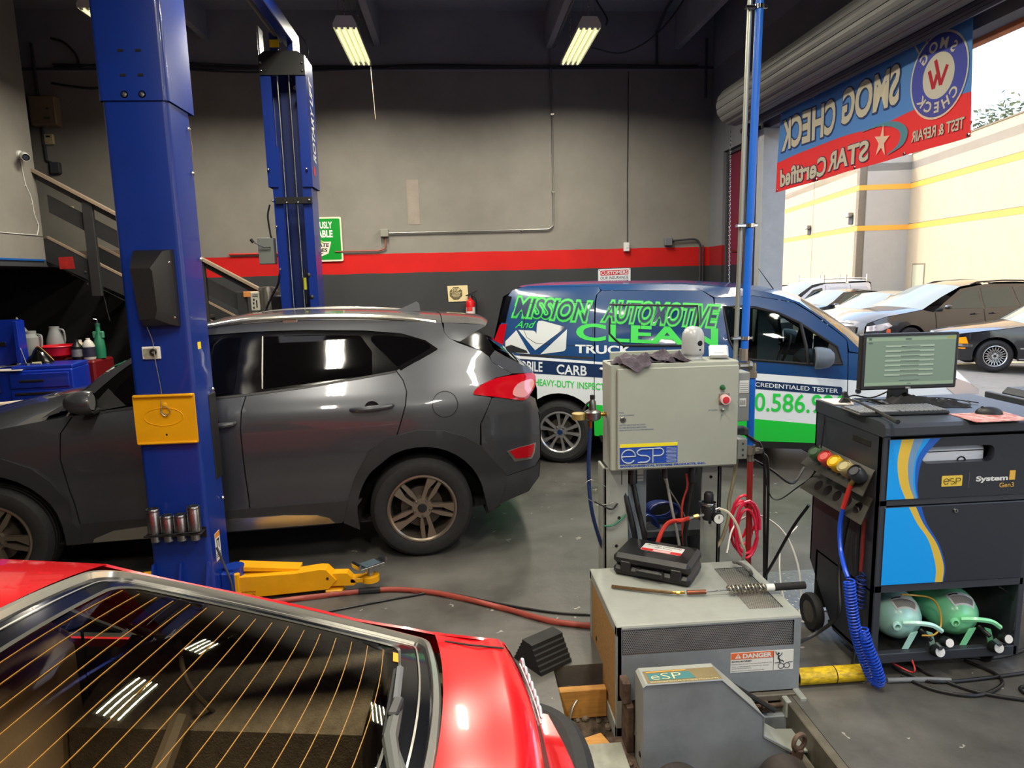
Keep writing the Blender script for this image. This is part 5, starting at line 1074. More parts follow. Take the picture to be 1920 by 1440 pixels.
m=MB(); ringstrip(m,A2,A3,.0,.002); m.build('hatch_frame',mat('hatch_black',(16,17,22),.1,coat=.6),red)
m=MB(); ringstrip(m,offs(ro,.905,.925),offs(ro,.895,.918),.004,.004); m.build('seal_line',mat('bright_trim',(206,204,196)),red)
m=MB(); ringstrip(m,A3,A4,.006,.003); m.build('glass_bead',mat('bead_dark',(74,74,70),.3,.6),red)
m=MB(); NS,NT=14,24
m.grid([[hp(.424+.8*(.107+.786*i/NS),(-.865+1.73*j/NT),.0) for j in range(NT+1)] for i in range(NS+1)]); hg=m.build('hatch_glass',M_glr,red)
M_heat=mat('heater_line',(150,104,30),.5,emit=.03)
for i in range(17):
    s=.545+.036*i
    MB().tube([hp(s,-.80+1.6*j/16,.0015) for j in range(17)],.0011,4).build('heater_line',M_heat,hg)
m=MB(); m.grid([[hp(s,t,.002) for t in (-.80,-.72)] for s in (.51,.522)]); m.build('heater_tab',mat('tab_orange',(226,150,20),.5),hg)
# rear deck, lip and tail panel
Rc.wrap('rear_deck',[(.42,.921,-.125,.058),(.36,.916,-.13,.052),(.31,.912,-.133,.042),(.275,.916,-.136,.03),(.235,.915,-.14,.022),(.218,.902,-.14,.02)],M_red,nl=20,wd=lambda a,z:hw(a,.905)-.005)
Rc.wrap('tail_panel',[(.218,.902,-.14,.02),(.205,.86,-.14,.012),(.17,.74,-.14,0),(.15,.64,-.14,0)],M_red,nl=16)
Rc.wrap('rear_bumper',[(.16,.655,-.14,0),(.10,.65,-.15,0),(.06,.60,-.15,0),(.06,.48,-.15,0),(.14,.40,-.1,0)],M_red,nl=16)
for sd in (1,-1):
    MB().tube([(a,sd*b,.565) for a,b in crv([Vector((.03,.36,0)),Vector((.042,.54,0)),Vector((.06,.66,0)),Vector((.09,.74,0)),Vector((.15,.80,0)),Vector((.24,.82,0))],3) for a,b in ((a,b),)] if False else [(p.x,sd*p.y,.60) for p in crv([Vector((.0,.36,0)),Vector((.012,.54,0)),Vector((.03,.66,0)),Vector((.065,.75,0)),Vector((.13,.80,0)),Vector((.24,.82,0))],3)],.05,10).build('bumper_corner',M_rub,red)
    Rc.patch('side_moulding',[(.0,.47),(.0,.56),(.5,.56),(.5,.47)],M_black,side=sd,off=.012,th=.02,step=.1)
for sd in (1,-1):   # groove between hatch lid and wing
    MB().tube([(a-.13*(1-(k*k)),sd*k*hw(a,.905),z+.0) for a,k,z in ((.40,.90,.932),(.33,.90,.927),(.27,.905,.924),(.235,.91,.922))],.0024,5).build('panel_gap',M_shutl,red)
# script badge on the tail edge
m=MB(); bp=[(.212-.14*(1-(y/.755)**2)-.008,y) for y in [-.67+.017*i for i in range(16)]]
m.tube(crv([(x-.006,y,.876+(.007 if k%2 else -.006)*(1.5 if k%5==1 else 1)) for k,(x,y) in enumerate(bp)],4),.0045,6)
m.tube([(x-.003,y,.862) for x,y in bp],.003,5); m.build('script_badge',mat('badge_silver',(186,192,204),.3,.2),red)
# rear wiper
f=lambda s,t:hp(s,t,.02)
m=MB(); m.tube([f(.505,-.62),f(.500,-.30)],[.009,.009],6); wb=m.build('wiper_blade',mat('wiper_grey',(96,98,102),.5),red)
m=MB(); m.tube([hp(.515,-.62,.012),hp(.51,-.22,.012)],.006,6); m.build('wiper_rubber',M_black,wb)
m=MB(); m.tube([f(.50,-.40),f(.498,-.2),f(.46,.0)],[.013,.016,.012],8); m.tube([f(.498,-.21),hp(.44,.0,.03),hp(.36,.08,.02)],.008,6); m.build('wiper_arm',mat('arm_grey',(84,86,84),.5),wb)
m=MB(); a=Vector(f(.50,-.34)); m.box(a.x-.012,a.x+.012,a.y-.03,a.y+.03,a.z-.004,a.z+.018,.004); m.build('wiper_clip',M_black,wb)
# cabin: load floor, seat back, side trims
M_carp=mat('load_carpet',(124,114,98),.95,var=.3,scale=40,bump=.5,bscale=200)
M_trim=mat('cabin_trim',(104,92,76),.7)
m=MB(); m.box(.16,1.30,-.66,.66,.60,.64,.01); m.build('load_floor',M_carp,red)
m=MB(); m.box(.18,.24,-.66,.66,.62,.86,.02); m.box(.24,.55,-.70,-.56,.62,.80,.03); m.box(.24,.55,.56,.70,.62,.80,.03); m.build('load_trim',M_trim,red,split=True)
m=MB(); m.box(.62,.70,-.62,.62,.64,.70,.02); m.build('floor_bar',M_trim,red)
for y in (-.33,.33):
    m=MB(); m.box(1.34,1.50,y-.26,y+.26,.55,1.05,.07); st=m.build('seat_back',mat('seat_tan',(190,164,134),.8,bump=.2),red); m=MB(); m.tube([(1.338,y-.22+.0*k,.62+.4*k) for k in range(2)],.004,5); m.build('seat_piping',M_dk,st); m=MB(); m.box(1.40,1.50,y-.12,y+.12,1.0,1.14,.05); m.build('headrest',mat('seat_tan',(124,104,84)),st)
m=MB(); m.box(1.3,2.9,-.72,.72,.3,.34); m.build('cabin_floor',M_dk,red)
m=MB(); m.grid([[(s,sd*.72,z) for z in (.3,.86)] for sd in (1,) for s in (.2,2.9)]); m.grid([[(s,-.72,z) for z in (.3,.86)] for s in (.2,2.9)]); m.build('inner_side',M_trim,red,split=True)
m=MB(); m.prism([(-.72,.62),(-.72,.90),(-.60,.86),(-.44,.80),(-.42,.62)],lambda u,v,t_:(t_,u,v),.55,1.32); m.build('wheel_house',M_carp,red)
m=MB(); m.prism([(-.72,.62),(-.72,.80),(-.56,.76),(-.55,.62)],lambda u,v,t_:(t_,u,v),.2,.55); m.build('side_bin',M_trim,red)
m=MB(); m.grid([[(s,-hw(s,z)+.03,z) for z in (.84,.88+.27*(s-.45)/.8,.90+.27*(s-.45)/.8)] for s in (.45,.8,1.2)]); m.build('quarter_lining',M_trim,red)
m=MB(); m.tube([(1.02,-.45,.83),(1.02,-.2,.66),(1.02,.5,.66)],.025,8); m.build('cross_bar',M_trim,red)
m=MB(); m.tube(crv([(1.05,-.52,1.0),(1.0,-.46,.92),(.95,-.5,.8),(.9,-.56,.7)],5),.006,6); m.build('strap',M_trim,red)
# ---------------------------------------------------------------- dynamometer in the floor pit
M_pnt=mat('machine_grey',(150,153,146),.45,var=.16,scale=4,bump=.03)
M_pntd=mat('machine_grey_worn',(140,146,152),.4,.15,var=.22,scale=5)
M_cork=mat('cork_panel',(158,118,62),.85,var=.2,scale=40,bump=.2)
dy=thing('dynamometer_cover','grey steel dynamometer cover with perforated vents and a danger label','machine cover',(0,0,0))
x0,x1,y0,y1,zt_,zb=.655,1.498,2.82,3.44,.372,-.20
m=MB(); r=.03
def edge(y,z): pass
prof=[(y0,.012),(y0,zt_-r),(y0+r*.3,zt_-r*.3),(y0+r,zt_),(y1-r,zt_),(y1-r*.3,zt_-r*.3),(y1,zt_-r),(y1,-.1)]
# front sheet with an opening for the mesh, folded over the top; top sheet with its own opening
FX0,FX1,FZ0,FZ1=.675,1.465,.232,.352
TX0,TX1,TY0,TY1=1.29,1.452,2.90,3.35
def hole(m,fn,u0,u1,v0,v1,a0,a1,b0,b1):
    for q in ((u0,u1,v0,b0),(u0,u1,b1,v1),(u0,a0,b0,b1),(a1,u1,b0,b1)):
        if q[1]-q[0]>1e-6 and q[3]-q[2]>1e-6: m.add([fn(q[0],q[2]),fn(q[1],q[2]),fn(q[1],q[3]),fn(q[0],q[3])],[(0,1,2,3)])
m=MB(); hole(m,lambda u,v:(u,y0,v),x0,x1,.012,zt_-.012,FX0,FX1,FZ0,FZ1); m.build('front_sheet',M_pntd,dy)
m=MB(); m.grid([[(x,y0,zt_-.012),(x,y0+.004,zt_-.004),(x,y0+.012,zt_)] for x in (x0,x1)]); hole(m,lambda u,v:(u,v,zt_),x0,x1,y0+.012,y1-.01,TX0,TX1,TY0,TY1); m.grid([[(x,y1-.01,zt_),(x,y1,zt_-.01),(x,y1,-.1)] for x in (x0,x1)]); m.build('top_sheet',M_pnt,dy)
m=MB(); m.flat([(y0,.012),(y0,zt_-.012),(y0+.012,zt_),(y1-.01,zt_),(y1,zt_-.01),(y1,.012)],lambda u,v:(x1,u,v)); m.build('side_sheet',M_pntd,dy)
m=MB()
for a in ((x0-.006,x0+.02,y0,y0+.03,-.26,zt_-.004),(x0-.006,x0+.02,y1-.035,y1,-.16,zt_-.004),(x0-.006,x0+.02,y0,y1,zt_-.05,zt_-.002),(x0-.006,x0+.02,y0,y1,-.20,-.12)): m.box(*a,.003)
m.build('side_frame',M_pnt,dy)
MB().box(x0,x0+.01,y0+.03,y1-.035,-.12,zt_-.05).build('cork_panel',M_cork,dy)
MB().lathe([(0,-.004),(.012,-.002),(.014,0)],(x0,3.3,.05),(1,0,0),10).build('panel_knob',M_dk,dy)
def perforated(name,fn,u0,u1,v0,v1,pitch,rr,parent,m_):
    mb=MB(); j=0; v=v0+pitch*.5
    R6=pitch/math.sqrt(3)
    while v<v1-.2*pitch:
        u=u0+pitch*(.5 if j%2==0 else 1.0)
        while u<u1-.3*pitch:
            o=[];
            for k in range(6):
                a=pi/6+k*pi/3; o.append(fn(min(u1,max(u0,u+R6*math.cos(a))),min(v1,max(v0,v+R6*math.sin(a)))))
            for k in range(6):
                a=pi/6+k*pi/3; o.append(fn(u+rr*math.cos(a),v+rr*math.sin(a)))
            mb.add(o,[(k,(k+1)%6,6+(k+1)%6,6+k) for k in range(6)]); u+=pitch
        v+=pitch*.866; j+=1
    q=mb.build(name,m_,parent,fix=False); q['kind']='stuff'; return q
perforated('vent_mesh',lambda u,v:(u,y0+.002,v),FX0,FX1,FZ0,FZ1,.0096,.0041,dy,M_pntd)
perforated('top_mesh',lambda u,v:(u,v,zt_-.002),TX0,TX1,TY0,TY1,.0096,.0041,dy,M_pnt)
MB().box(x0+.012,x1-.012,y0+.05,y1-.02,-.2,zt_-.05).build('inner_drum',mat('inner_brown',(120,100,82),.8,var=.4,scale=5),dy)
lb=MB().box(1.173,1.467,2.8185,2.8202,.112,.209).build('danger_label',M_white,dy)
fx=XZ(2.8178)
MB().box(1.175,1.372,2.8178,2.8186,.176,.2075).build('label_header',mat('danger_orange',(222,106,58),.5),lb)
m=MB(); text(m,'DANGER',XZ(2.8172),1.228,1.365,.180,.203,.045); m.flat([(1.192,.181),(1.222,.181),(1.207,.204)],XZ(2.8172)); m.build('header_lettering',M_white,lb)
m=MB(); m.box(1.2055,1.2085,2.8166,2.817,.187,.197); m.box(1.2055,1.2085,2.8166,2.817,.183,.1855); m.build('warning_mark',mat('danger_orange',(222,106,58)),lb)
Mk=mat('label_ink',(30,32,40),.6)
m=MB(); text(m,'MOVING MACHINERY',fx,1.178,1.272,.162,.170,.03)
for a,z,x2 in (('Rotating rollers can cause severe injury keep away from rolls',.149,1.366),('When operating be certain no persons are between',.137,1.352),('vehicle and the equipment',.128,1.27),('Keep the lift down and vehicle restrained on rolls',.116,1.33)): text(m,a,fx,1.178,x2,z,z+.0065)
m.build('label_print',Mk,lb)
MB().box(1.3725,1.3745,2.8176,2.8184,.113,.208).build('label_divider',Mk,lb)
m=MB(); P=lambda u,v:fx(u,v)
for c,r in (((1.410,.132),.013),((1.437,.133),.013)): m.tube([(c[0]+r*math.cos(i*pi/10),2.8176,c[1]+r*math.sin(i*pi/10)) for i in range(20)],.0015,4,closed=True)
m.tube([(1.379,2.8176,.148),(1.405,2.8176,.148)],.0013,4); m.tube([(1.442,2.8176,.149),(1.464,2.8176,.150)],.0013,4)
for pts,r in (([(1.398,.182),(1.396,.170),(1.404,.160)],.004),([(1.398,.182),(1.386,.192),(1.383,.203)],.0018),([(1.398,.180),(1.408,.186),(1.413,.196)],.0018),([(1.404,.160),(1.416,.158),(1.422,.150)],.0022),([(1.402,.160),(1.402,.150),(1.410,.150)],.0022)): m.tube([P(*p) for p in pts],r,5)
m.flat(circ(1.396,.193,.0055,12),fx); m.build('falling_figure',Mk,lb)
# motor guard in front
mg=thing('motor_guard','sloping grey sheet metal motor guard in front of the dynamometer cover','machine guard',(0,0,0))
pf_=[(.70,-.27),(.70,.238),(.712,.25),(1.03,.25),(1.215,.07),(1.215,-.016),(1.335,-.095),(1.335,-.27)]
m=MB(); m.flat(pf_,XZ(2.56)); m.build('front_plate',M_pntd,mg)
m=MB(); tp=pf_[:7]+[(1.41,-.10)]
m.grid([[(u,y,v) for u,v in tp[:6]] for y in (2.558,2.685)]); m.build('top_plate',M_pnt,mg,ang=20)
m=MB(); m.prism([(1.215,-.016),(1.335,-.095),(1.41,-.10),(1.41,-.108),(1.335,-.103),(1.215,-.024)],XZ(2.47 if False else 2.50),.055,.20); m.build('wing_plate',M_pnt,mg)
m=MB(); m.tube([(u,2.559,v) for u,v in pf_[1:7]],.004,6); m.build('edge_fold',M_pntd,mg)
m=MB(); m.flat([(.722,2.562),(1.037,2.562),(1.028,2.655),(.722,2.655)],XY(.2515)); tgl=m.build('badge_plate',mat('badge_brass',(126,112,78),.5,.3,var=.15),mg)
m=MB(); m.flat([(.735,2.640),(.905,2.643),(.905,2.650),(.735,2.648)],XY(.2525)); m.build('badge_stripe',mat('badge_orange',(190,138,48),.5),tgl)
m=MB(); m.flat([(.735,2.585),(.93,2.585),(.915,2.637),(.735,2.635)],XY(.2522)); m.build('badge_field',mat('badge_teal',(54,110,112),.5),tgl)
m=MB(); text(m,'eSP',lambda u,v:(u,v,.2532),.745,.875,2.588,2.632,-.012); text(m,'ENVIRONMENTAL SYSTEMS PRODUCTS',lambda u,v:(u,v,.2532),.735,1.02,2.567,2.576); m.build('badge_lettering',mat('badge_gold',(196,186,140),.5),tgl)
m=MB(); m.lathe([(0,-.006),(.01,-.004),(.012,0)],(.70,2.6,-.09),(1,0,0),8); m.build('plate_screw',M_dk,mg)
fm=thing('roller_bed','rusty steel frame with bolts and eye ring around the pit rollers','machine frame',(0,0,0))
M_rust=mat('rusty_steel',(106,86,72),.7,.3,var=.5,scale=20,dark=(60,42,34))
M_gsteel=mat('pit_steel',(104,98,86),.55,.3,var=.35,scale=10)
for a,n_,mm in (((1.41,1.452,.95,2.85,-.16,-.002),'side_rail',M_gsteel),((1.35,1.40,.95,2.56,-.2,-.115),'side_rail',M_gsteel),((.60,.70,2.30,2.82,-.24,-.16),'side_rail',M_rust),((.668,.70,2.70,2.80,-.16,.06),'upright',M_rust),((.655,.69,2.72,2.79,.06,.16),'upright',M_rust),
    ((1.20,1.50,2.785,2.815,-.02,.012),'cross_bar',M_gsteel),((1.20,1.50,2.785,2.815,-.075,-.045),'cross_bar',M_gsteel),((1.23,1.46,2.75,2.79,-.22,-.07),'bracket_plate',M_pntd),((1.402,1.428,2.74,2.80,-.078,.004),'lug',M_pnt),((1.468,1.498,2.74,2.82,-.072,.016),'lug',M_pnt)):
    MB().box(*a,.004).build(n_,mm,fm)
MB().cyl((1.28,2.775,-.032),(1.56,2.775,-.032),.010,n=10).build('adjuster_rod',M_rust,fm)
for x,r,l in ((1.30,.026,.03),(1.52,.018,.02),(1.44,.014,.03)): MB().cyl((x,2.775,-.032),(x+l,2.775,-.032),r,n=6).build('nut',M_rust,fm)
MB().tube([(1.12,2.76,.12),(1.34,2.72,-.02)],.012,8).build('drive_cable',M_rub,fm)
MB().tube([(1.352+.03*math.cos(i*pi/10),2.52+.012*math.cos(i*pi/10),-.03+.034*math.sin(i*pi/10)) for i in range(20)],.010,8,closed=True).build('eye_ring',M_rust,fm); MB().cyl((1.345,2.52,-.10),(1.35,2.52,-.06),.022,n=10).build('eye_base',M_rust,fm)
m=MB(); m.lathe([(.03,0),(.03,.004),(.016,.005),(.016,.016),(.008,.02),(0,.02)],(.66,2.62,-.16),(0,0,1),6); m.build('frame_bolt',M_rust,fm)
for x,l in ((.80,'left dark steel dynamometer roller at the bottom of the picture'),(1.235,'right dark steel dynamometer roller below the motor guard')):
    t=thing('dyno_roller',l,'roller',(x,1.69,-.112)); m=MB(); m.lathe([(0,0),(.10,0),(.108,.01),(.108,.98),(.10,1.0),(.03,1.0),(.03,1.03),(0,1.03)],(0,-.25,0),(0,1,0),32); m.build('drum',mat('roller_steel',(92,84,80),.4,.7,var=.35,scale=12),t)
    MB().lathe([(.1085,.5),(.1085,.52)],(0,-.25,0),(0,1,0),32).build('wear_band',M_rust,t)
tag(MB().box(.475,.64,2.36,2.69,-.10,-.094,.002).build('pit_plate',mat('pit_plate',(142,142,130),.5,.3,var=.3,scale=9)),'grey steel plate bridging the pit edge beside the motor guard','plate')
M_pine=mat('pine_timber',(186,132,62),.7,var=.3,scale=3,stretch=(1.5,18,18),bump=.1)
t=thing('pine_board','pine timber standing on edge across the back of the pit','board',(0,0,0)); MB().box(.408,.648,3.02,3.062,-.20,-.055,.003).build('plank',M_pine,t)
t=thing('pine_board','sloping pine offcut lying in the pit beside the steel plate','board',(.40,2.55,0))
m=MB(); T=Matrix.Translation((.03,.02,-.16))@Matrix.Rotation(R(19),4,'Z'); m.box(0,.21,0,.17,-.06,.04,.003,T); m.build('plank',M_pine,t)
tag(wire('ground_wire',[(.46,2.90,-.28),(.45,2.93,-.2),(.47,2.97,-.12),(.50,3.0,-.09)],.005,M_cond),'thin bent wire sticking up out of the pit','wire')
# wheel chock
t=thing('wheel_chock','black ribbed rubber wheel chock beside the red car tail','wheel chock',(.36,3.22,0),R(33))
pr_=[(-.10,0),(-.10,.022),(-.086,.026),(-.088,.048),(-.074,.052),(-.076,.074),(-.062,.078),(-.064,.10),(-.05,.104),(-.052,.126),(-.038,.13),(.030,.134),(.034,.128),(.10,.0)]
pr2=[(u,v) for u,v in pr_]
m=MB(); m.prism([(-.11,0)]+[(-.11+.013*(i//2)-(.0 if i%2 else .003),.022*(i//2)+(0 if i%2==0 else .019)) for i in range(12)]+[(-.03,.132),(.03,.132)]+[(.03+.013*(i//2)+(.0 if i%2==0 else .003),.132-.022*(i//2)-(.003 if i%2==0 else .019)) for i in range(12)]+[(.112,0)],lambda u,v,t_:(t_,u,v),-.10,.10); m.build('body',M_rub,t)
# timing light case, exhaust probe
ca=thing('tool_case','black plastic tool case with red and white label on the dynamometer cover','tool case',(.985,3.345,.373),R(-33))
m=MB(); m.box(-.20,.20,-.12,.135,.0,.052,.016); m.build('bottom_shell',M_black,ca)
m=MB(); m.box(-.20,.20,-.12,.135,.055,.118,.02); m.build('lid',M_black,ca)
m=MB(); m.box(-.06,.06,-.148,-.135,.03,.062,.006); m.box(-.07,-.05,-.148,-.11,.03,.062,.006); m.box(.05,.07,-.148,-.11,.03,.062,.006); m.build('handle',M_black,ca)
for x in (-.13,.13): MB().box(x-.028,x+.028,-.124,-.112,.02,.085,.006).build('latch',M_black,ca)
m=MB()
for x in (-.14,-.05,.05,.14): m.box(x-.025,x+.025,.128,.137,.035,.075,.006)
m.build('hinge',M_black,ca,split=True)
l=MB().prism(rrect(-.085,.125,-.02,.075,.006),XY(.1182),0,.0008).build('case_label',M_white,ca)
MB().prism([(-.083,-.02),(.125,-.02),(.125,.012),(-.083,.008)],XY(.1191),0,.0004).build('label_band',mat('label_red2',(206,40,44),.5),l)
m=MB(); text(m,'Professional Inductive',lambda u,v:(-u+.02,-v+.07,.1198),-.09,.085,.005,.02,.01); text(m,'Timing Light',lambda u,v:(-u+.02,-v+.07,.1198),-.05,.045,.028,.042,.01); m.build('label_print',M_dk,l)
m=MB(); m.box(-.02,.07,-.017,.004,.1195,.1198); m.build('label_mark',mat('mark_pale',(230,190,190),.5),l)
pb=thing('exhaust_probe','bronze exhaust sampling probe with coiled spring handle lying on the cover','probe',(0,0,.373))
m=MB(); m.tube(crv([(.711,3.19,.012),(.78,3.16,.012),(.86,3.125,.014),(.983,3.075,.016)],4),.0085,8); m.build('flex_tip',mat('bronze_tube',(122,100,72),.35,.9,var=.3,scale=60),pb)
for i in range(14):
    pass
m=MB(); m.cyl((.983,3.075,.016),(1.04,3.066,.017),.007,n=8); m.cyl((1.0,3.072,.016),(1.015,3.069,.016),.010,n=6); m.build('coupling',M_brass,pb)
m=MB(); m.cyl((1.05,3.064,.018),(1.14,3.055,.02),.0115,n=10); m.build('copper_sleeve',mat('copper_sleeve',(128,74,52),.45,.6,var=.3),pb)
m=MB(); m.cyl((1.14,3.055,.02),(1.30,3.045,.03),.004,n=8); m.cyl((1.24,3.05,.028),(1.46,3.04,.03),.007,n=8); m.build('rod',M_zinc,pb)
m=MB(); m.tube([(1.245+.185*i/160,3.045+.019*math.cos(i*2*pi/16),.028+.019*math.sin(i*2*pi/16)) for i in range(161)],.0042,6); m.build('spring',mat('spring_steel',(170,164,150),.3,.9),pb)
MB().cyl((1.43,3.042,.03),(1.47,3.04,.031),.017,n=14).build('white_collar',M_white,pb)
MB().cyl((1.47,3.04,.031),(1.62,3.032,.036),.018,n=14).build('grip',M_rub,pb)
tag(wire('probe_hose',[(1.45,3.25,.377),(1.42,3.22,.42),(1.41,3.3,.415),(1.40,3.36,.40)],.010,mat('hose_grey',(104,104,102),.5)),'short grey hose end standing on the cover behind the probe','hose')
# ---------------------------------------------------------------- grey control cabinet on posts
cb=thing('control_cabinet','grey wall-type control cabinet on steel posts with blue and yellow logo label','control cabinet',(0,0,0))
M_cab2=mat('cabinet_grey',(158,162,152),.42,var=.07,scale=3)
m=MB(); m.box(.775,1.458,3.50,3.70,.88,1.45,.006); m.build('enclosure',M_cab2,cb)
dr=MB().box(.808,1.452,3.478,3.496,.892,1.428,.004).build('door',M_cab2,cb)
fd=lambda o=0:XZ(3.4772-o)
m=MB(); m.lathe([(0,-.006),(.012,-.006),(.016,-.002),(.016,.001)],(.837,3.478,1.161),(0,1,0),16); lk=m.build('key_lock',M_steel,dr); MB().box(.8355,.8385,3.4715,3.473,1.153,1.169).build('key_slot',M_dk,lk)
m=MB(); m.lathe([(0,-.02),(.010,-.018),(.013,-.008),(.015,.0)],(1.364,3.478,1.312),(0,1,0),16); m.build('green_button',mat('button_green',(30,92,52),.4),dr)
m=MB(); m.lathe([(0,-.035),(.016,-.034),(.018,-.028),(.010,-.024),(.010,-.01)],(1.374,3.478,1.25),(0,1,0),18); es=m.build('stop_button',mat('button_red',(196,40,52),.4),dr); MB().lathe([(.0185,-.03),(.026,-.028),(.027,-.012),(.027,0)],(1.374,3.478,1.25),(0,1,0),20).build('button_ring',mat('ring_pale',(232,190,190),.4),es); MB().box(1.345,1.403,3.474,3.479,1.222,1.28,.002).build('button_plate',mat('plate_dark',(120,110,104),.5),dr)
m=MB(); m.lathe([(0,-.01),(.008,-.01),(.010,0)],(1.366,3.478,1.192),(0,1,0),6); tg=m.build('toggle_switch',M_steel,dr); MB().cyl((1.366,3.468,1.192),(1.358,3.445,1.203),.0035,.0045,8).build('toggle_lever',M_steel,tg)
M_blk=mat('logo_blue',(26,66,160),.45); M_ink=mat('print_blue',(60,84,130),.6)
m=MB(); text(m,'PHASE',fd(),.817,.84,1.195,1.202); text(m,'VOLTAGE SOURCES',fd(),.817,.895,1.180,1.187)
for a,z,x2 in (('CAUTION: RISK OF ELECTRIC SHOCK',1.128,.955),('NO USER SERVICEABLE PARTS INSIDE',1.114,.96),('REFER SERVICING TO QUALIFIED PERSONNEL',1.100,1.0)): text(m,a,fd(),.817,x2,z,z+.008)
text(m,'LIFT CONTROL',fd(),1.29,1.342,1.190,1.197); text(m,'UP',fd(),1.36,1.372,1.162,1.168); text(m,'ON',fd(),1.355,1.375,1.288,1.293); m.build('door_print',M_ink,dr)
m=MB(); m.box(.819,1.128,3.4765,3.4785,1.012,1.030); m.build('logo_stripe',mat('logo_yellow',(232,214,40),.45),dr)
m=MB(); m.box(.819,1.128,3.4765,3.4785,.921,1.011); m.build('logo_field',M_blk,dr)
m=MB()
LT=mat('logo_letter',(176,188,196),.45)
def arc(cx,cz,r,a0,a1,rz=None,n=22): return [(cx+r*math.cos(R(a0+(a1-a0)*i/n)),3.475,cz+(rz or r)*math.sin(R(a0+(a1-a0)*i/n))) for i in range(n+1)]
m.tube([(.828,3.475,.963)]+[(.902,3.475,.963)]+arc(.865,.963,.037,0,325,.036)+[],.0035,5)
m.tube(arc(.945,.983,.034,60,270,.018)+arc(.945,.947,.034,90,-120,.018),.0035,5); m.tube([(.915,3.475,.929),(.965,3.475,.929)],.0035,5); m.tube([(.93,3.475,1.001),(.995,3.475,1.001)],.0035,5)
m.tube([(.995,3.475,.925),(.995,3.475,1.002)]+[(1.03,3.475,1.002)]+arc(1.03,.982,.022,90,-90,.02)+[(.995,3.475,.962)],.0035,5); m.build('logo_letters',LT,dr)
m=MB()
for i in range(11): m.box(1.07-.004*(i%2),1.123,3.4755,3.4765,.927+.0075*i,.929+.0075*i)
m.build('logo_lines',LT,dr)
m=MB(); text(m,'ENVIRONMENTAL SYSTEMS PRODUCTS, INC.',fd(),.822,1.282,.902,.915,.05); m.build('logo_caption',M_blk,dr)
for a,n_ in (((.752,.885,3.56,3.575,0,.88),'post'),((.752,.767,3.56,3.72,0,.88),'post'),((1.30,1.40,3.58,3.595,0,.88),'post'),((1.385,1.40,3.58,3.72,0,.88),'post'),((.885,.93,3.60,3.61,0,.88),'post_flange')): MB().box(*a,.003).build(n_,M_pnt if n_=='post' else mat('flange_blue',(150,166,182),.45,.2),cb)
m=MB()
for x,z in ((.82,.44),(.835,.60),(1.35,.54),(1.35,.80)): m.lathe([(0,-.002),(.009,-.002),(.009,.0)],(x,3.56 if x<1 else 3.58,z),(0,1,0),10)
m.build('post_hole',M_dk,cb,split=True)
MB().box(.85,1.38,3.84,3.86,1.30,1.475,.003).build('back_panel',M_cab2,cb)
m=MB(); m.box(.96,1.035,3.74,3.76,.05,.85,.003); m.build('equipment_panel',mat('panel_bluegrey',(142,152,158),.45,.1,var=.1),cb)
m=MB(); m.box(.966,1.016,3.737,3.74,.745,.81); wl=m.build('warning_plate',M_white,cb); m=MB(); text(m,'WARNING',XZ(3.7365),.968,1.014,.775,.785,.02); m.box(.97,1.012,3.7363,3.7366,.76,.763); m.build('warning_print',M_dk,wl)
m=MB(); m.box(1.04,1.42,3.74,3.9,.40,.44,.003); m.box(1.03,1.42,4.14,4.16,.02,.86); m.build('equipment_shelf',mat('shelf_dark',(52,56,62),.5),cb,split=True)
m=MB(); m.box(1.40,1.46,3.70,4.1,0.02,.86,.004); m.build('equipment_side',mat('shelf_dark',(52,56,62)),cb)
MB().box(1.522,1.59,3.66,3.78,1.085,1.36,.004).build('relay_box',mat('relay_grey',(132,136,134),.5),cb)
m=MB(); m.box(1.53,1.582,3.657,3.66,1.245,1.315); l1=m.build('relay_label',M_white,cb); m=MB()
for i in range(5): m.box(1.533,1.578,3.6565,3.657,1.25+.012*i,1.254+.012*i)
m.build('label_print',mat('lines_grey',(150,150,152),.6),l1)
m=MB(); m.box(1.533,1.57,3.657,3.66,1.17,1.215); l1=m.build('relay_label',M_white,cb); m=MB()
for i in range(7): m.box(1.536+.0045*i,1.538+.0045*i,3.6565,3.657,1.178,1.205)
m.build('bar_code',M_dk,l1)
MB().box(1.505,1.56,3.60,3.70,.885,1.0,.004).build('switch_box',mat('relay_grey',(132,136,134)),cb); m=MB()
for z in (.91,.94,.975): m.lathe([(0,-.004),(.006,-.003),(.007,0)],(1.535,3.60,z),(0,1,0),8)
m.build('box_screw',M_steel,cb,split=True)
# items on top of the cabinet
dm=thing('grey_canister','grey domed canister with a round black port standing on the control cabinet','canister',(1.244,3.60,1.45))
MB().lathe([(0,0),(.05,0),(.052,.006),(.050,.012),(.050,.022),(.0575,.03),(.059,.04),(.059,.115),(.055,.14),(.045,.16),(.028,.174),(0,.179)],n=32).build('shell',mat('canister_grey',(168,170,172),.28,coat=.3),dm)
a=Vector((.35,-.94,0)).normalized()
for z,r in ((.09,.0145),(.056,.0055)): MB().lathe([(0,.001),(r,.001),(r*1.12,-.002)],Vector((0,0,z))+a*.0585,a,16).build('port',M_dk,dm)
hb=thing('pendant_holder','small silver holder lying on the right end of the control cabinet','holder',(1.385,3.60,1.45),R(-18))
T=Matrix.Translation((0,0,.028))@Matrix.Rotation(R(34),4,'X'); m=MB(); m.box(-.05,.05,-.05,.05,0.0,.022,.008,T); m.build('shell',mat('silver_box',(172,174,172),.3,.6),hb); m=MB(); m.box(-.026,.026,-.022,.03,.0222,.024,.001,T); m.build('window',mat('pale_screen',(206,216,222),.2),hb); MB().box(-.035,.04,.0,.04,0,.022,.004).build('foot',M_pnt,hb)
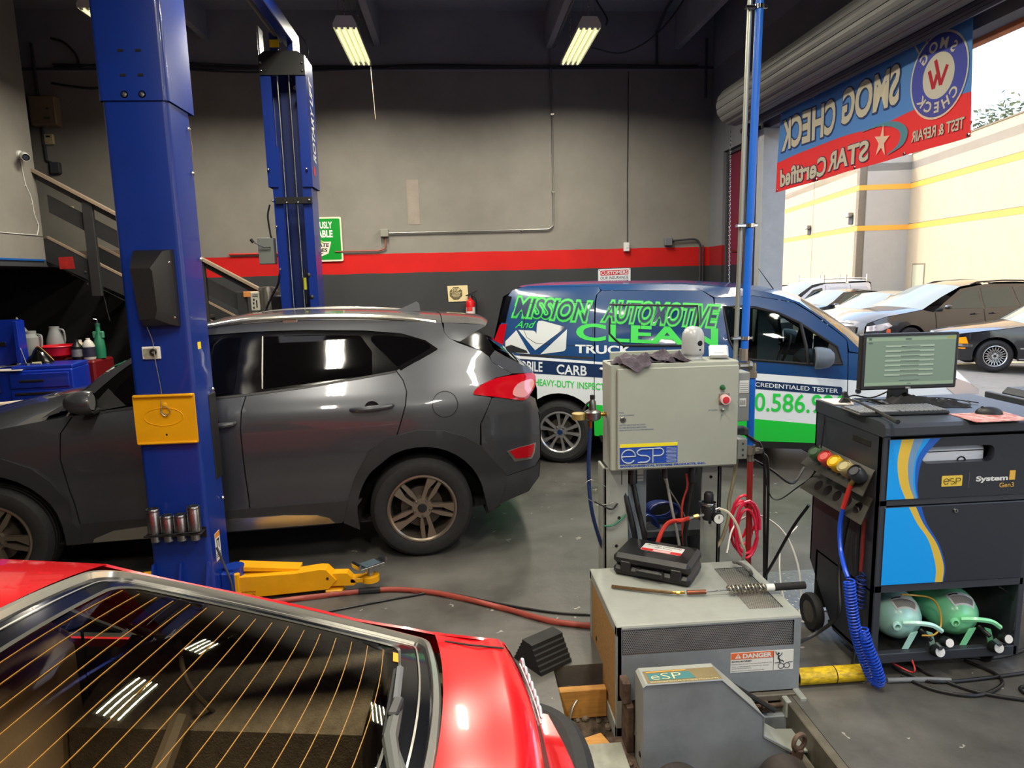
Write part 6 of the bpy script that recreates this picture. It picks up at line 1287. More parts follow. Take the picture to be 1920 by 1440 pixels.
M_ragg=mat('rag_purple_grey',(84,76,86),.95,var=.35,scale=30,bump=.6,bscale=60)
random.seed(11)
m=MB(); rows=[]
for i in range(15):
    r_=[]
    for j in range(29):
        u=.79+.41*j/28; v=3.46+.16*i/14
        z=1.452+.018+.028*math.sin(u*38+i*.9)*math.sin(v*30+j*.25)+.012*math.sin(u*90+v*60)+.008*random.random()
        k=min(1,min(j,28-j)/3,min(i,14-i)/3); z=1.4515+(z-1.4515)*max(.15,k)
        if v<3.488: z-=(3.488-v)*1.6*max(0,1-abs(u-.90)/.07) if abs(u-.90)<.07 else 0
        r_.append((u+.012*math.sin(v*55),v if abs(u-.9)<.07 else max(v,3.50),max(z,1.4515 if v>=3.49 else 1.38)))
    rows.append(r_)
m.grid(rows); tag(m.build('shop_rag',M_ragg),'crumpled purple grey shop rag draped over the front edge of the control cabinet','rag')
# air regulators, hoses and cables of the cabinet
M_bl=mat('air_blue',(24,104,214),.35); M_hred=mat('hose_red',(150,40,38),.5); M_hbk=mat('hose_black',(20,20,22),.45)
rg=thing('air_regulator','brass and steel air regulator with round gauge at the left of the control cabinet','regulator',(.70,3.6,1.17))
MB().lathe([(0,-.03),(.03,-.03),(.045,-.02),(.045,.015),(.03,.025),(0,.03)],(0,0,0),(0,0,1),20).build('bell',M_steel,rg); MB().lathe([(.02,.02),(.018,.07),(.012,.08),(.012,.105),(0,.105)],n=14).build('bonnet',M_steel,rg); MB().cyl((0,0,.085),(0,0,.105),.014,n=10).build('knob',M_black,rg)
MB().lathe([(0,-.02),(.036,-.02),(.037,.012),(0,.014)],(-.075,0,-.002),(0,0,1),20).build('gauge',mat('gauge_brass',(176,156,96),.35,.6),rg); MB().cyl((-.04,0,0),(-.02,0,0),.01).build('fitting',M_brass,rg); MB().cyl((-.012,0,-.075),(-.012,0,-.03),.010,n=8).build('hose_tail',M_brass,rg); MB().cyl((.04,0,0),(.075,-.0,.0),.012).build('nipple',M_brass,rg); MB().tube([(0,0,.08),(-.03,0,.06),(-.05,0,.02)],.006,6).build('lever',M_black,rg)
tag(wire('air_hose',[(.688,3.6,1.10),(.682,3.6,1.0),(.677,3.6,.888),(.68,3.6,.75),(.695,3.6,.62),(.735,3.62,.47),(.76,3.64,.40)],.0105,mat('hose_navy',(24,44,92),.4)),'dark blue air hose hanging from the regulator left of the control cabinet','hose')
rg=thing('filter_regulator','black air regulator with white dial gauge on the right cabinet post','regulator',(1.30,3.47,.65))
MB().lathe([(0,-.05),(.03,-.05),(.036,-.03),(.036,.03),(.03,.04),(0,.04)],n=18).build('body',M_black,rg); MB().lathe([(.024,.04),(.026,.05),(.026,.09),(.02,.10),(0,.10)],n=12).build('knob',M_black,rg); MB().lathe([(.038,.03),(.04,.035),(.04,.042),(.038,.046)],n=18).build('lock_ring',M_zinc,rg)
MB().lathe([(0,-.028),(.030,-.028),(.031,-.008),(.028,0),(0,0)],(.035,-.03,-.03),(0,1,0),20).build('gauge',M_black,rg); g_=MB().lathe([(0,-.029),(.026,-.029)],(.035,-.03,-.03),(0,1,0),20).build('gauge_dial',M_white,rg); MB().box(.033,.037,-.0605,-.0598,-.03,-.012).build('needle',M_dk,rg)
MB().cyl((-.11,-.01,-.035),(-.03,-.01,-.02),.009,n=8).build('coupler',M_zinc,rg); MB().cyl((-.085,-.01,-.03),(-.06,-.01,-.026),.013,n=6).build('coupler_nut',M_brass,rg); MB().cyl((.03,0,.0),(.06,0,.008),.008).build('fitting',M_zinc,rg); MB().box(-.02,.02,.03,.10,-.01,.02).build('bracket',M_zinc,rg)
for n_,pts,r,mm,l in (('air_hose',[(1.355,3.46,.66),(1.399,3.44,.641),(1.443,3.43,.57),(1.472,3.43,.473),(1.50,3.46,.40),(1.53,3.6,.2),(1.56,3.7,.02)],.008,mat('hose_cream',(206,200,180),.4),'cream air hose arching down from the black regulator'),
  ('air_hose',[(1.195,3.46,.615),(1.174,3.5,.59),(1.106,3.55,.559),(1.055,3.55,.473),(1.03,3.55,.35)],.012,mat('hose_coral',(206,62,52),.45),'coral red air hose curving left from the black regulator'),
  ('clear_tube',[(1.53,3.66,.90),(1.512,3.66,.755),(1.488,3.66,.621),(1.482,3.65,.521),(1.44,3.64,.404),(1.388,3.63,.333),(1.37,3.62,.2)],.010,mat('tube_clear',(150,142,116),.3),'yellowed clear tube hanging inside the right post'),
  ('air_hose',[(1.24,3.66,.80),(1.24,3.64,.729),(1.206,3.62,.633),(1.208,3.62,.507),(1.215,3.62,.4)],.006,mat('hose_coral',(206,62,52)),'thin red tube hanging beside the black cables under the cabinet'),
  ('power_cable',[(.852,3.585,.80),(.862,3.58,.76),(.886,3.56,.656),(.922,3.55,.476),(.93,3.55,.30)],.016,M_hbk,'leftmost thick black cable dropping from the control cabinet'),
  ('power_cable',[(.915,3.585,.80),(.922,3.58,.76),(.938,3.56,.653),(.974,3.55,.482),(.99,3.55,.30)],.014,M_hbk,'second thick black cable dropping from the control cabinet'),
  ('signal_cable',[(1.10,3.6,.84),(1.106,3.59,.786),(1.129,3.57,.644),(1.162,3.56,.481),(1.18,3.56,.38)],.008,mat('cable_grey',(140,138,134),.5),'light grey cable under the middle of the control cabinet'),
  ('signal_cable',[(1.08,3.66,.88),(1.13,3.66,.74),(1.2,3.66,.62),(1.26,3.66,.5)],.004,mat('cable_grey',(140,138,134)),'thin grey cable slanting behind the other cables under the cabinet'),
  ('power_cable',[(1.242,3.56,.84),(1.241,3.56,.798),(1.22,3.55,.632),(1.2,3.55,.481),(1.206,3.55,.40)],.013,M_hbk,'black cable bundle under the right half of the control cabinet')):
    tag(wire(n_,pts,r,mm),l,'hose' if 'hose' in n_ or 'tube' in n_ else 'cable')
for x,y,z,r in ((.852,3.585,.84,.026),(.915,3.585,.84,.026),(1.10,3.6,.86,.02),(1.242,3.56,.84,.024)): MB().lathe([(r*.7,-.06),(r,-.055),(r,.03),(r*.8,.04)],(x,y,z),(0,0,1),10).build('cable_gland',M_black,cb)
for pts,l in (([(.70,3.56,.70),(.735,3.545,.682),(.79,3.545,.655),(.825,3.55,.685)],'black cable tie on the left post'),([(.75,3.55,.56),(.80,3.545,.565),(.85,3.55,.60),(.87,3.55,.62)],'green cable tie below the black one on the left post')):
    tag(wire('cable_tie',pts,.005,M_hbk if 'black' in l.split()[0] else mat('tie_green',(40,120,90),.5)),l,'cable tie')
tag(wire('ground_wire',[(.76,3.56,.78),(.68,3.56,.82),(.64,3.56,.78),(.66,3.56,.72),(.74,3.56,.68),(.80,3.55,.69)],.002,M_cond),'thin bare wire looping out from the left post','wire')
random.seed(5)
for nm,c,r,n_,mm,l,tilt in (('hose_coil',(1.19,3.92,.50),.105,6,mat('coil_blue',(22,44,110),.4),'coil of dark blue hose in the shelf under the cabinet',0),('hose_coil',(1.06,3.84,.42),.075,4,mat('coil_blue',(22,44,110)),'narrow coil of blue hose beside the grey equipment panel',0),('hose_coil',(1.665,3.86,.40),.19,6,mat('coil_pink',(240,48,88),.35),'loose coil of bright pink hose hanging behind the red pipe',1)):
    pts=[]
    for i in range(n_*16):
        a=i*2*pi/16; k=i/(n_*16); rr2=r*((.80+.20*math.sin(i*.19+1.3*(i//16))) if tilt else (.86+.22*math.sin(i*.37)))
        pts.append((c[0]+rr2*math.cos(a)*(.42 if tilt else .95),c[1]+(.16 if tilt else .10)*(k-.5),c[2]+rr2*math.sin(a)*(1 if tilt else .55 if r>.09 else 1.2)))
    tag(MB().tube(pts,.0085,6).build(nm,mm),l,'hose')
# air pipe up to the roof, clamps and fittings
ap=thing('air_pipe','blue compressed air pipe rising from the control cabinet to the roof','pipe',(0,0,0))
xa=lambda z:1.632+.0165*(z-1.44)
MB().cyl((xa(1.52)+.001,3.85,1.46),(xa(5.3),3.85,5.29),.0215,n=18).build('upper_pipe',M_bl,ap)
MB().cyl((1.588,3.875,1.1),(xa(5.3)-.045,3.875,5.29),.013,n=12).build('support_conduit',mat('conduit_bright',(168,170,160),.35,.6),ap)
for z in (3.30,2.16,1.53):
    m=MB(); x=xa(z); m.lathe([(.023,-.01),(.027,-.01),(.027,.01),(.023,.01)],(x,3.85,z),(0,0,1),14); m.box(x-.075,x-.02,3.84,3.87,z-.008,z+.008,.003); m.box(x+.02,x+.045,3.843,3.857,z-.008,z+.008,.003); m.build('pipe_clamp',M_chrome,ap)
M_nick=mat('nickel',(176,170,160),.3,.8,var=.15)
m=MB(); m.cyl((1.63,3.85,1.40),(1.63,3.85,1.47),.026,n=8); m.cyl((1.605,3.85,1.37),(1.66,3.85,1.37),.020,n=10); m.cyl((1.655,3.85,1.372),(1.675,3.85,1.368),.028,n=8); m.lathe([(.022,-.03),(.024,0),(.022,.03)],(1.683,3.85,1.355),(0,0,1),12); m.cyl((1.683,3.85,1.30),(1.683,3.85,1.335),.030,n=8); m.build('elbow_fitting',M_nick,ap)
MB().cyl((1.684,3.85,.89),(1.684,3.85,1.31),.0215,n=18).build('lower_pipe',M_bl,ap)
m=MB(); m.cyl((1.686,3.85,.845),(1.686,3.85,.90),.030,n=8); m.cyl((1.688,3.85,.80),(1.688,3.85,.85),.018,n=10); m.cyl((1.70,3.85,.86),(1.735,3.85,.862),.014,n=8); m.box(1.72,1.76,3.84,3.86,.845,.88,.004); m.build('lower_fitting',M_nick,ap)
MB().tube(crv([(1.689,3.85,.81),(1.690,3.85,.6),(1.692,3.85,.3),(1.70,3.85,.02)],5),.017,10).build('drop_hose',M_hred,ap)
MB().box(1.52,1.62,3.72,3.80,.99,1.03,.004).build('side_tray',M_dgrey,ap)
for pts,l in (([(1.60,3.80,1.0),(1.70,3.83,.93),(1.743,3.85,.902),(1.775,3.85,.787),(1.785,3.85,.5),(1.80,3.85,.02)],'black cable bowing right of the red drop hose, inner one'),([(1.73,3.85,.86),(1.77,3.86,.84),(1.80,3.86,.78),(1.812,3.86,.5),(1.815,3.86,.02)],'black cable bowing right of the red drop hose, outer one'),([(1.72,3.87,.80),(1.85,3.9,.72),(2.0,3.95,.62),(2.1,4.0,.7)],'thin black cable slanting from the drop hose towards the cart'),([(1.74,3.80,.03),(1.80,3.75,.2),(1.86,3.65,.45),(1.90,3.55,.62)],'black probe cable rising from the floor to the cart bracket')):
    tag(wire('power_cable',pts,.009,M_hbk),l,'cable')
# floor hoses
tag(wire('air_hose',[(-1.35,3.98,.012),(-1.157,4.02,.014),(-.9,4.06,.014),(-.717,4.085,.014),(-.45,4.09,.014),(-.154,3.988,.014),(.2,3.76,.014),(.45,3.58,.014),(.667,3.50,.014),(.75,3.52,.014)],.017,mat('hose_salmon',(150,66,54),.5,var=.1)),'red air hose snaking across the floor past the yellow lift arm','hose')
m=MB().cyl((-.67,4.088,.016),(-.54,4.093,.016),.021,n=10); tag(m.build('hose_splice',M_rub),'black taped splice on the red floor hose','splice')
tag(wire('power_cable',[(-.85,3.85,.008),(-.60,3.93,.008),(-.35,4.0,.008),(-.154,4.02,.008),(.2,3.82,.008),(.5,3.68,.008),(.76,3.62,.008)],.007,M_hbk),'thin black cable following the red hose across the floor','cable')
# ---------------------------------------------------------------- analyzer cart
M_ct=mat('cart_charcoal',(48,51,58),.42,var=.06,scale=20,bump=.03,bscale=400)
M_ctd=mat('cart_panel',(36,38,46),.38)
ct=thing('analyzer_cart','charcoal emissions analyzer cart with blue and yellow swoosh decals','analyzer cart',(0,0,0))
X0,X1,YF_,YB_=1.87,2.60,2.88,3.46
m=MB(); tpf=[(YB_,1.17),(YB_,1.232),(2.90,1.232),(2.868,1.225),(2.852,1.21),(2.852,1.175),(2.87,1.165)]
m.prism(tpf,lambda u,v,t_:(t_,u,v),X0-.006,2.72); m.build('top',M_ct,ct,ang=25)
m=MB(); m.prism([(YF_,.07),(YF_,1.17),(YB_,1.17),(YB_,.35),(3.20,.07)],lambda u,v,t_:(X0+t_,u,v),0,.012); m.prism([(YF_,.07),(YF_,1.17),(YB_,1.17),(YB_,.35),(3.20,.07)],lambda u,v,t_:(X1+t_,u,v),-.012,.012); m.build('side_panel',M_ct,ct,split=True)
MB().box(X0,X1,YB_-.012,YB_,.35,1.17).build('back_panel',M_ct,ct)
for a in ((X0,X0+.035,YF_-.006,YF_+.03,.07,1.17),(X1-.02,X1+.01,YF_-.006,YF_+.03,.07,1.17),(X0,X1,YF_-.006,YF_+.03,.425,.462),(X0,X1,YF_-.006,YF_+.03,.842,.872),(X0,X1,YF_-.006,YF_+.03,.07,.118)): MB().box(*a,.003).build('front_rail',M_ct,ct)
MB().box(X0,X1,YF_,3.25,.085,.10).build('tank_shelf',M_dk,ct); MB().box(X0,X1,3.38,3.40,.1,.43).build('tank_back',M_dk,ct); MB().box(X0,X1,YF_+.02,3.4,.42,.43).build('tank_ceiling',M_dk,ct)
# upper drawer front with hand slot, lower door
sl=rrect(2.055,2.397,1.035,1.111,.03)
vs,Fc=meshfill([(1.895,.872),(2.585,.872),(2.585,1.155),(1.895,1.155)],.2,[sl])
m=MB(); m.add([(p.x,YF_-.010,p.y) for p in vs],Fc); n_=len(sl)
m.add([(a,YF_-.010,b) for a,b in sl]+[(a,YF_+.03,b) for a,b in sl],[(i,(i+1)%n_,n_+(i+1)%n_,n_+i) for i in range(n_)]); ud=m.build('upper_panel',M_ctd,ct)
MB().box(2.045,2.41,YF_+.10,YF_+.12,.95,1.15).build('slot_back',M_dk,ct)
pr=MB().box(2.06,2.385,YF_+.03,YF_+.09,.94,1.098,.01).build('printer',mat('printer_white',(236,240,246),.4),ct); m=MB(); m.box(2.06,2.385,YF_+.0285,YF_+.03,1.076,1.080); m.tube([(2.27+.02*math.cos(i*pi/8),YF_+.028,1.03+.02*math.sin(i*pi/8)) for i in range(9)],.003,5); m.build('printer_seam',M_dk,pr)
ld=MB().box(1.895,2.585,YF_-.010,YF_+.01,.462,.838,.004).build('lower_door',M_ctd,ct)
MB().lathe([(0,-.008),(.009,-.008),(.012,-.002),(.012,0)],(2.231,YF_-.010,.809),(0,1,0),14).build('door_lock',M_steel,ld)
MB().box(2.2295,2.2325,YF_-.0195,YF_-.018,.804,.814).build('key_slot',M_dk,ld)
def ribbon(name,L,Rr,m_,par,off):
    mb=MB(); A=crv([Vector((a,b,0)) for a,b in L],6); B=crv([Vector((a,b,0)) for a,b in Rr],6)
    mb.grid([[(p.x,YF_-.0105-off,p.y) for p in A],[(p.x,YF_-.0105-off,p.y) for p in B]]); return mb.build(name,m_,par,fix=False)
Db=mat('decal_blue',(0,158,246),.4); Dd=mat('decal_deep',(20,90,190),.4); Dy=mat('decal_yellow',(222,186,66),.4); Dg=mat('decal_grey',(110,150,190),.4)
edge_u=[(1.897,1.152),(1.897,1.05),(1.897,.95),(1.897,.875)]; edge_l=[(1.897,.836),(1.897,.754),(1.897,.65),(1.897,.466)]
y0_=[(1.952,1.152),(1.939,1.051),(1.955,.952),(1.988,.875)]; y1_=[(2.009,1.152),(1.989,1.049),(1.999,.95),(2.028,.875)]
g1=[(2.055,1.152),(2.022,1.06),(2.018,.95),(2.04,.875)]; b1=[(2.135,1.152),(2.058,1.06),(2.040,.95),(2.050,.875)]
ribbon('decal',edge_u,y0_,Db,ud,.0005); ribbon('decal_band',y0_,y1_,Dy,ud,.0006); ribbon('decal_band',y1_,g1,Dg,ud,.0005); ribbon('decal_band',g1,[(2.085,1.152),(2.03,1.06),(2.028,.95),(2.045,.875)],Db,ud,.0006); ribbon('decal_band',[(2.085,1.152),(2.03,1.06),(2.028,.95),(2.045,.875)],b1,Dd,ud,.0005)
l0=[(2.007,.836),(2.053,.754),(2.113,.67),(2.156,.544),(2.158,.466)]; l1_=[(2.040,.836),(2.082,.754),(2.155,.65),(2.195,.544),(2.195,.466)]
ribbon('decal',[(1.897,.836),(1.897,.754),(1.897,.67),(1.897,.544),(1.897,.466)],l0,Db,ld,.0005); ribbon('decal_band',l0,l1_,Dy,ld,.0006); ribbon('decal_band',l1_,[(2.066,.836),(2.098,.754),(2.165,.65),(2.202,.544),(2.200,.466)],Dd,ld,.0005)
fc=lambda o=0:XZ(YF_-.0115-o)
m=MB(); m.prism(rrect(2.154,2.252,.925,.975,.003),fc(),-.0004,.0006); lg=m.build('brand_plate',mat('brand_yellow',(226,192,70),.45),ud)
m=MB(); Yg=YF_-.0128
def arcy(cx,cz,r,a0,a1,rz,n=16): return [(cx+r*math.cos(R(a0+(a1-a0)*i/n)),Yg,cz+rz*math.sin(R(a0+(a1-a0)*i/n))) for i in range(n+1)]
m.tube([(2.163,Yg,.949),(2.188,Yg,.949)]+arcy(2.1755,.949,.0125,0,320,.013),.0013,4); m.tube(arcy(2.2035,.956,.012,60,270,.0065)+arcy(2.2035,.943,.012,90,-120,.0065),.0013,4); m.tube([(2.222,Yg,.935),(2.222,Yg,.963),(2.235,Yg,.963)]+arcy(2.235,.956,.008,90,-90,.007)+[(2.222,Yg,.949)],.0013,4); m.build('brand_letters',M_dk,lg)
MB().box(2.2845,2.2855,YF_-.0115,YF_-.0105,.912,.985).build('brand_divider',mat('divider_grey',(120,124,132),.5),ud)
m=MB(); text(m,'System',fc(),2.318,2.472,.934,.966,.04); m.build('model_lettering',M_white,ud)
m=MB(); m.box(2.478,2.506,YF_-.0118,YF_-.0108,.942,.986); m.build('model_block',mat('block_gold',(226,176,70),.45),ud); m=MB(); text(m,'Gen3',fc(),2.433,2.503,.908,.930,.005); m.build('model_lettering',mat('block_gold',(226,176,70)),ud)
# left flank: recess grip and cup bracket
m=MB(); m.box(X0-.004,X0+.004,2.965,3.11,1.098,1.128,.002); m.build('grip_recess',M_dk,ct)
fl=thing('tmp','','') ; bpy.data.objects.remove(fl)
for n_,z,tilt,hol in (('cup_bracket',1.0,.05,0),('cup_bracket',.865,.09,1)):
    ang=R(-38); ub=(2.90,3.42)
    pl=[(2.92,0),(3.40,0),(3.45,.13),(2.88,.13)]
    hs=[circ(2.97+.088*i,.07,.03,14) for i in range(5)] if hol else [circ(3.38,.065,.032,14)]
    vs,Fc=meshfill([(a,b) for a,b in pl],.2,hs)
    fb=lambda u,v,o=0:(X0-.002-v*math.cos(R(55))-o*math.sin(R(55)),u,z-v*math.sin(R(55))+o*math.cos(R(55))*0)
    m=MB(); m.add([fb(p.x,p.y) for p in vs],Fc); m.add([fb(p.x,p.y,.004) for p in vs],Fc)
    for h in hs:
        k=len(h); m.add([fb(a,b) for a,b in h]+[fb(a,b,.004) for a,b in h],[(i,(i+1)%k,k+(i+1)%k,k+i) for i in range(k)])
    m.build(n_,mat('bracket_dark',(62,60,54),.5,.2,var=.15),ct)
for i,(c,l) in enumerate((((60,86,60),'green calibration cap at the back of the cart cup bracket'),((190,66,60),'red calibration cap on the side of the analyzer cart'),((216,176,20),'yellow calibration cap on the side of the analyzer cart'),((166,156,112),'tan calibration cap on the side of the analyzer cart'),((40,42,46),'black calibration cap at the front of the cart cup bracket'))):
    y=3.30-.088*i if i else 3.31
    t=thing('gas_cap_cup',l,'cap',(X0-.045,y,.955),0,'coloured caps in the cart bracket'); a=Vector((-.72,-.12,.68)).normalized()
    MB().lathe([(0,.062),(.022,.062),(.0245,.056),(.030,.054),(.0335,.064),(.036,.058),(.036,.02),(.030,.0),(0,0)],(0,0,0),a,24).build('cup',mat('cap%d'%i,c,.4),t)
    MB().lathe([(.0245,.0605),(.026,.062)],(0,0,0),a,20).build('rim_ring',mat('capr%d'%i,tuple(int(v*.8) for v in c),.5),t)
M_cb=mat('coil_bright_blue',(18,70,196),.35)
ch=thing('coiled_hose','bright blue coiled air hose hanging beside the analyzer cart to the floor','hose',(0,0,0))
hp_=[(1.80,2.93,.99),(1.80,2.98,.939),(1.795,3.0,.90)]
MB().tube(crv([(1.81,2.93,1.0),(1.80,2.96,.95),(1.795,2.98,.92)],4),.012,8).build('brass_end',M_brass,ch)
MB().tube(crv([(1.795,2.98,.92),(1.79,3.0,.86),(1.785,3.02,.79)],5),.0115,8).build('red_sleeve',mat('sleeve_red',(206,50,44),.4),ch)
MB().tube(crv([(1.785,3.02,.79),(1.78,3.03,.70),(1.765,2.99,.60),(1.735,2.90,.55),(1.73,2.86,.52)],5),.0105,8).build('straight_hose',M_cb,ch)
ax_=crv([(1.725,2.84,.515),(1.737,2.83,.40),(1.754,2.82,.29),(1.785,2.82,.19),(1.835,2.81,.06),(1.85,2.79,.035),(1.852,2.77,.06),(1.83,2.77,.13),(1.795,2.78,.22),(1.775,2.80,.30)],10)
m=MB(); pts=[]; N=len(ax_)-1; a=0
for j in range(N):
    d=ax_[j+1]-ax_[j]; L_=d.length; d.normalize(); u=Vector((0,1,0)); u=(u-d*u.dot(d)).normalized(); w_=d.cross(u); q=max(1,int(L_/.0145*10))
    for i in range(q): pts.append(ax_[j].lerp(ax_[j+1],i/q)+u*(.023*math.cos(a))+w_*(.023*math.sin(a))); a+=2*pi*L_/.0145/q
m.tube(pts,.0043,6); m.build('coil',M_cb,ch)
tag(wire('sample_hose',[(1.84,3.06,.75),(1.83,3.08,.6),(1.80,3.05,.45),(1.77,2.98,.32),(1.75,2.98,.25),(1.68,3.02,.16),(1.58,3.0,.13),(1.505,2.95,.14)],.010,M_hbk),'black hose drooping from the cart flank to the dynamometer cover','hose')
tag(wire('flank_cable',[(1.86,3.07,.78),(1.85,3.02,.8),(1.845,2.98,.76),(1.84,2.97,.5),(1.83,2.93,.2),(1.80,2.9,.05)],.007,M_hbk),'thin black cable hanging down the cart flank','cable')
tag(wire('flank_hose',[(1.855,2.96,.76),(1.855,2.96,.6),(1.85,2.955,.5)],.009,mat('hose_maroon',(110,30,30),.5)),'short dark red hose hanging on the cart flank','hose')
tag(wire('flank_coil',[(1.85,2.95,.5)]+[(1.845+.02*math.cos(i*1.3),2.94+.018*math.sin(i*1.3),.48-.004*i) for i in range(40)],.004,mat('coil_navy',(22,40,110),.4),k=3),'small navy coil hose close against the cart flank','hose')
# castors and big wheel
t=MB().lathe([(0,-.02),(.055,-.02),(.06,-.022),(.092,-.022),(.098,-.012),(.098,.012),(.092,.022),(.06,.022),(0,.02)],(1.835,3.35,.10),(1,0,0),28).build('rear_wheel',M_rub,ct)
MB().lathe([(0,-.026),(.02,-.026),(.058,-.021)],(1.835,3.35,.10),(1,0,0),20).build('wheel_hub',mat('hub_grey',(88,84,78),.5,.3,var=.3),t)
for x,y in ((1.95,2.97),(2.50,2.95)):
    c=MB().lathe([(0,-.014),(.036,-.014),(.04,-.01),(.04,.01),(.036,.014),(0,.014)],(x,y,.04),(.8,.6,0),18).build('castor',M_rub,ct); MB().box(x-.025,x+.025,y-.025,y+.025,.05,.086,.004).build('castor_fork',M_zinc,c)
# gas cylinders
for x,col,dark,l in ((2.085,(186,236,226),0,'pale turquoise gas cylinder with bar code lying in the left of the cart bay'),(2.375,(138,228,172),0,'mint green gas cylinder with bar code lying in the right of the cart bay')):
    t=thing('gas_cylinder',l,'gas cylinder',(x,3.03,.232),R(-7)); M_g=mat('cyl%d'%int(x*100),col,.28,var=.05,coat=.3)
    MB().lathe([(0,-.115),(.03,-.112),(.065,-.095),(.097,-.06),(.113,-.015),(.117,.03),(.117,.30),(.10,.34)],(0,0,0),(0,1,0),36).build('shell',M_g,t)
    MB().lathe([(.012,-.128),(.02,-.126),(.022,-.115),(.016,-.11)],(-.05,.0,-.0),(0,1,0),16).build('relief_plug',M_g,t)
    m=MB()
    for a in (-1,1): m.prism([(a*.02,-.02),(a*.05,-.03),(a*.085,-.135),(a*.06,-.135),(a*.03,-.05)],lambda u,v,t_:(.06+u,-.135+t_+.02*abs(v)*6,v),-.004,.004)
    m.tube(crv([(-.02,-.12,.015),(.03,-.15,.03),(.09,-.16,.025),(.14,-.15,-.01)],4),[.012]*13,6); m.build('valve_guard',M_g,t,split=True)
    def cy(a,y,r=.1178): return (r*math.sin(a),y,r*math.cos(a))
    dr_=lambda y:lerp(y,[(-.115,.0),(-.095,.065),(-.06,.097),(-.015,.113),(.03,.117)])+.0012
    m=MB(); m.grid([[cy(R(-30+11*i),y,dr_(y)+.001) for i in range(8)] for y in (-.088,-.075,-.06,-.045,-.03)]); l2=m.build('code_label',M_white,t,fix=False)
    m=MB()
    for i in range(30): 
        a=R(-32+2.1*i); a+=R(8); m.grid([[cy(b_,y,dr_(y)+.0022) for b_ in (a,a+R(.95))] for y in (-.082,-.07,-.058,-.05)])
    m.grid([[cy(R(q_),y,dr_(y)+.0022) for q_ in (-24,-12,0)] for y in (-.042,-.036)]); m.build('bar_code',Mk,l2,fix=False)
    m=MB(); m.grid([[cy(R(-30+11*i),y) for i in range(5)] for y in (.01,.06)]); m.build('hazard_label',M_dk,t,fix=False)
    MB().cyl((.06,-.12,-.02),(.085,-.17,-.045),.010,n=8).build('valve_stem',M_black,t); MB().lathe([(0,0),(.012,.0),(.012,.03),(0,.03)],(.10,-.185,-.055),(.2,-.9,-.2),8).build('valve_nut',M_zinc,t)
    for dx,dz,r in ((.12,-.10,.028),(.16,-.055,.024)):
        c=MB().lathe([(0,.015),(r*.9,.015),(r,.0),(r,-.025),(0,-.03)],(dx,-.17,dz),(.1,-.95,.30),18).build('pressure_gauge',M_black,t); MB().lathe([(0,.0155),(r*.82,.0155)],(dx,-.17,dz),(.1,-.95,.30),16).build('gauge_face',M_white,c)
tag(wire('gas_line',[(2.02,2.90,.40),(2.16,2.90,.375),(2.205,2.89,.32),(2.205,2.87,.25),(2.16,2.85,.215),(2.10,2.85,.215)],.0045,mat('amber_tube',(180,140,50),.3)),'amber gas tube looping between the two gas cylinders','tube')
tag(wire('gas_line',[(2.50,2.90,.41),(2.57,2.9,.36),(2.59,2.89,.28),(2.57,2.87,.2)],.003,M_hbk),'thin black tube at the right of the mint gas cylinder','tube')
# on the cart top
mo=thing('monitor','black flat monitor with grey green menu screen on the analyzer cart','monitor',(2.195,3.22,1.233),R(-1))
MB().box(-.245,.245,-.018,.022,.085,.36,.006).build('bezel',M_black,mo)
sc=MB().box(-.226,.226,-.0195,-.018,.105,.346).build('screen',mat('screen_grey',(98,116,102),.35,emit=.42),mo)
M_sb=mat('screen_button',(136,152,136),.4,emit=.35); M_sl=mat('screen_dark',(70,84,76),.4,emit=.25)
for i in range(7):
    z=.302-.0235*i; b_=MB().box(-.128,.118,-.0203,-.0195,z-.0075,z+.0015).build('menu_bar',M_sb,sc); m=MB(); m.box(-.05,.045,-.0207,-.0203,z-.006,z-.003); m.box(-.128,.118,-.0207,-.0203,z-.0095,z-.0077); m.build('menu_print',M_sl,b_)
m=MB(); m.box(-.226,.226,-.0201,-.0195,.325,.340); m.box(-.226,.226,-.0201,-.0195,.108,.122); m.build('screen_strip',mat('strip_pale',(120,140,118),.4,emit=.36),sc,split=True)
m=MB(); m.box(-.215,-.20,-.0203,-.0195,.33,.342); m.box(-.215,-.195,-.0203,-.0195,.312,.32); m.box(-.03,.0,-.0206,-.02,.329,.336); m.box(-.01,.01,-.0203,-.0195,.112,.116); m.box(-.05,.05,-.0203,-.0195,.128,.131); m.build('screen_icon',M_sl,sc,split=True)
m=MB(); m.box(.18,.222,-.0203,-.0195,.330,.341); m.build('screen_tab',mat('tab_olive',(130,136,70),.4,emit=.3),sc)
m=MB(); text(m,'DELL',XZ(-.0185),-.014,.012,.089,.097,.02); m.build('maker_mark',M_white,mo)
m=MB(); m.box(-.085,.085,.0,.16,0,.012,.004); m.build('stand_foot',M_black,mo); m=MB(); m.prism([(-.05,0),(.05,0),(.04,.14),(-.04,.14)],XZ(.05),0,.03); m.build('stand_neck',M_black,mo)
kb=thing('keyboard','black keyboard with pale keys on top of the analyzer cart','keyboard',(2.045,3.075,1.233),R(-2))
m=MB(); m.box(-.215,.215,-.085,.085,0,.016,.005); m.build('case',M_black,kb)
M_key=mat('key_grey',(116,118,122),.5); m0=None
for r_ in range(6):
    for c_ in range(19):
        if r_==0 and 4<c_<9 and c_!=6: continue
        w_=.0092 if not (r_==0 and c_==6) else .045
        if m0 is None: m0=MB().box(-.0092,.0092,-.0095,.0095,0,.008,.002).build('key',M_key,kb); k_=m0
        else: k_=m0.copy(); COL.objects.link(k_); k_.parent=kb
        k_.location=(-.197+.0218*c_,-.065+.0255*r_,.015)
        if w_>.02: k_.scale=(5,1,1)
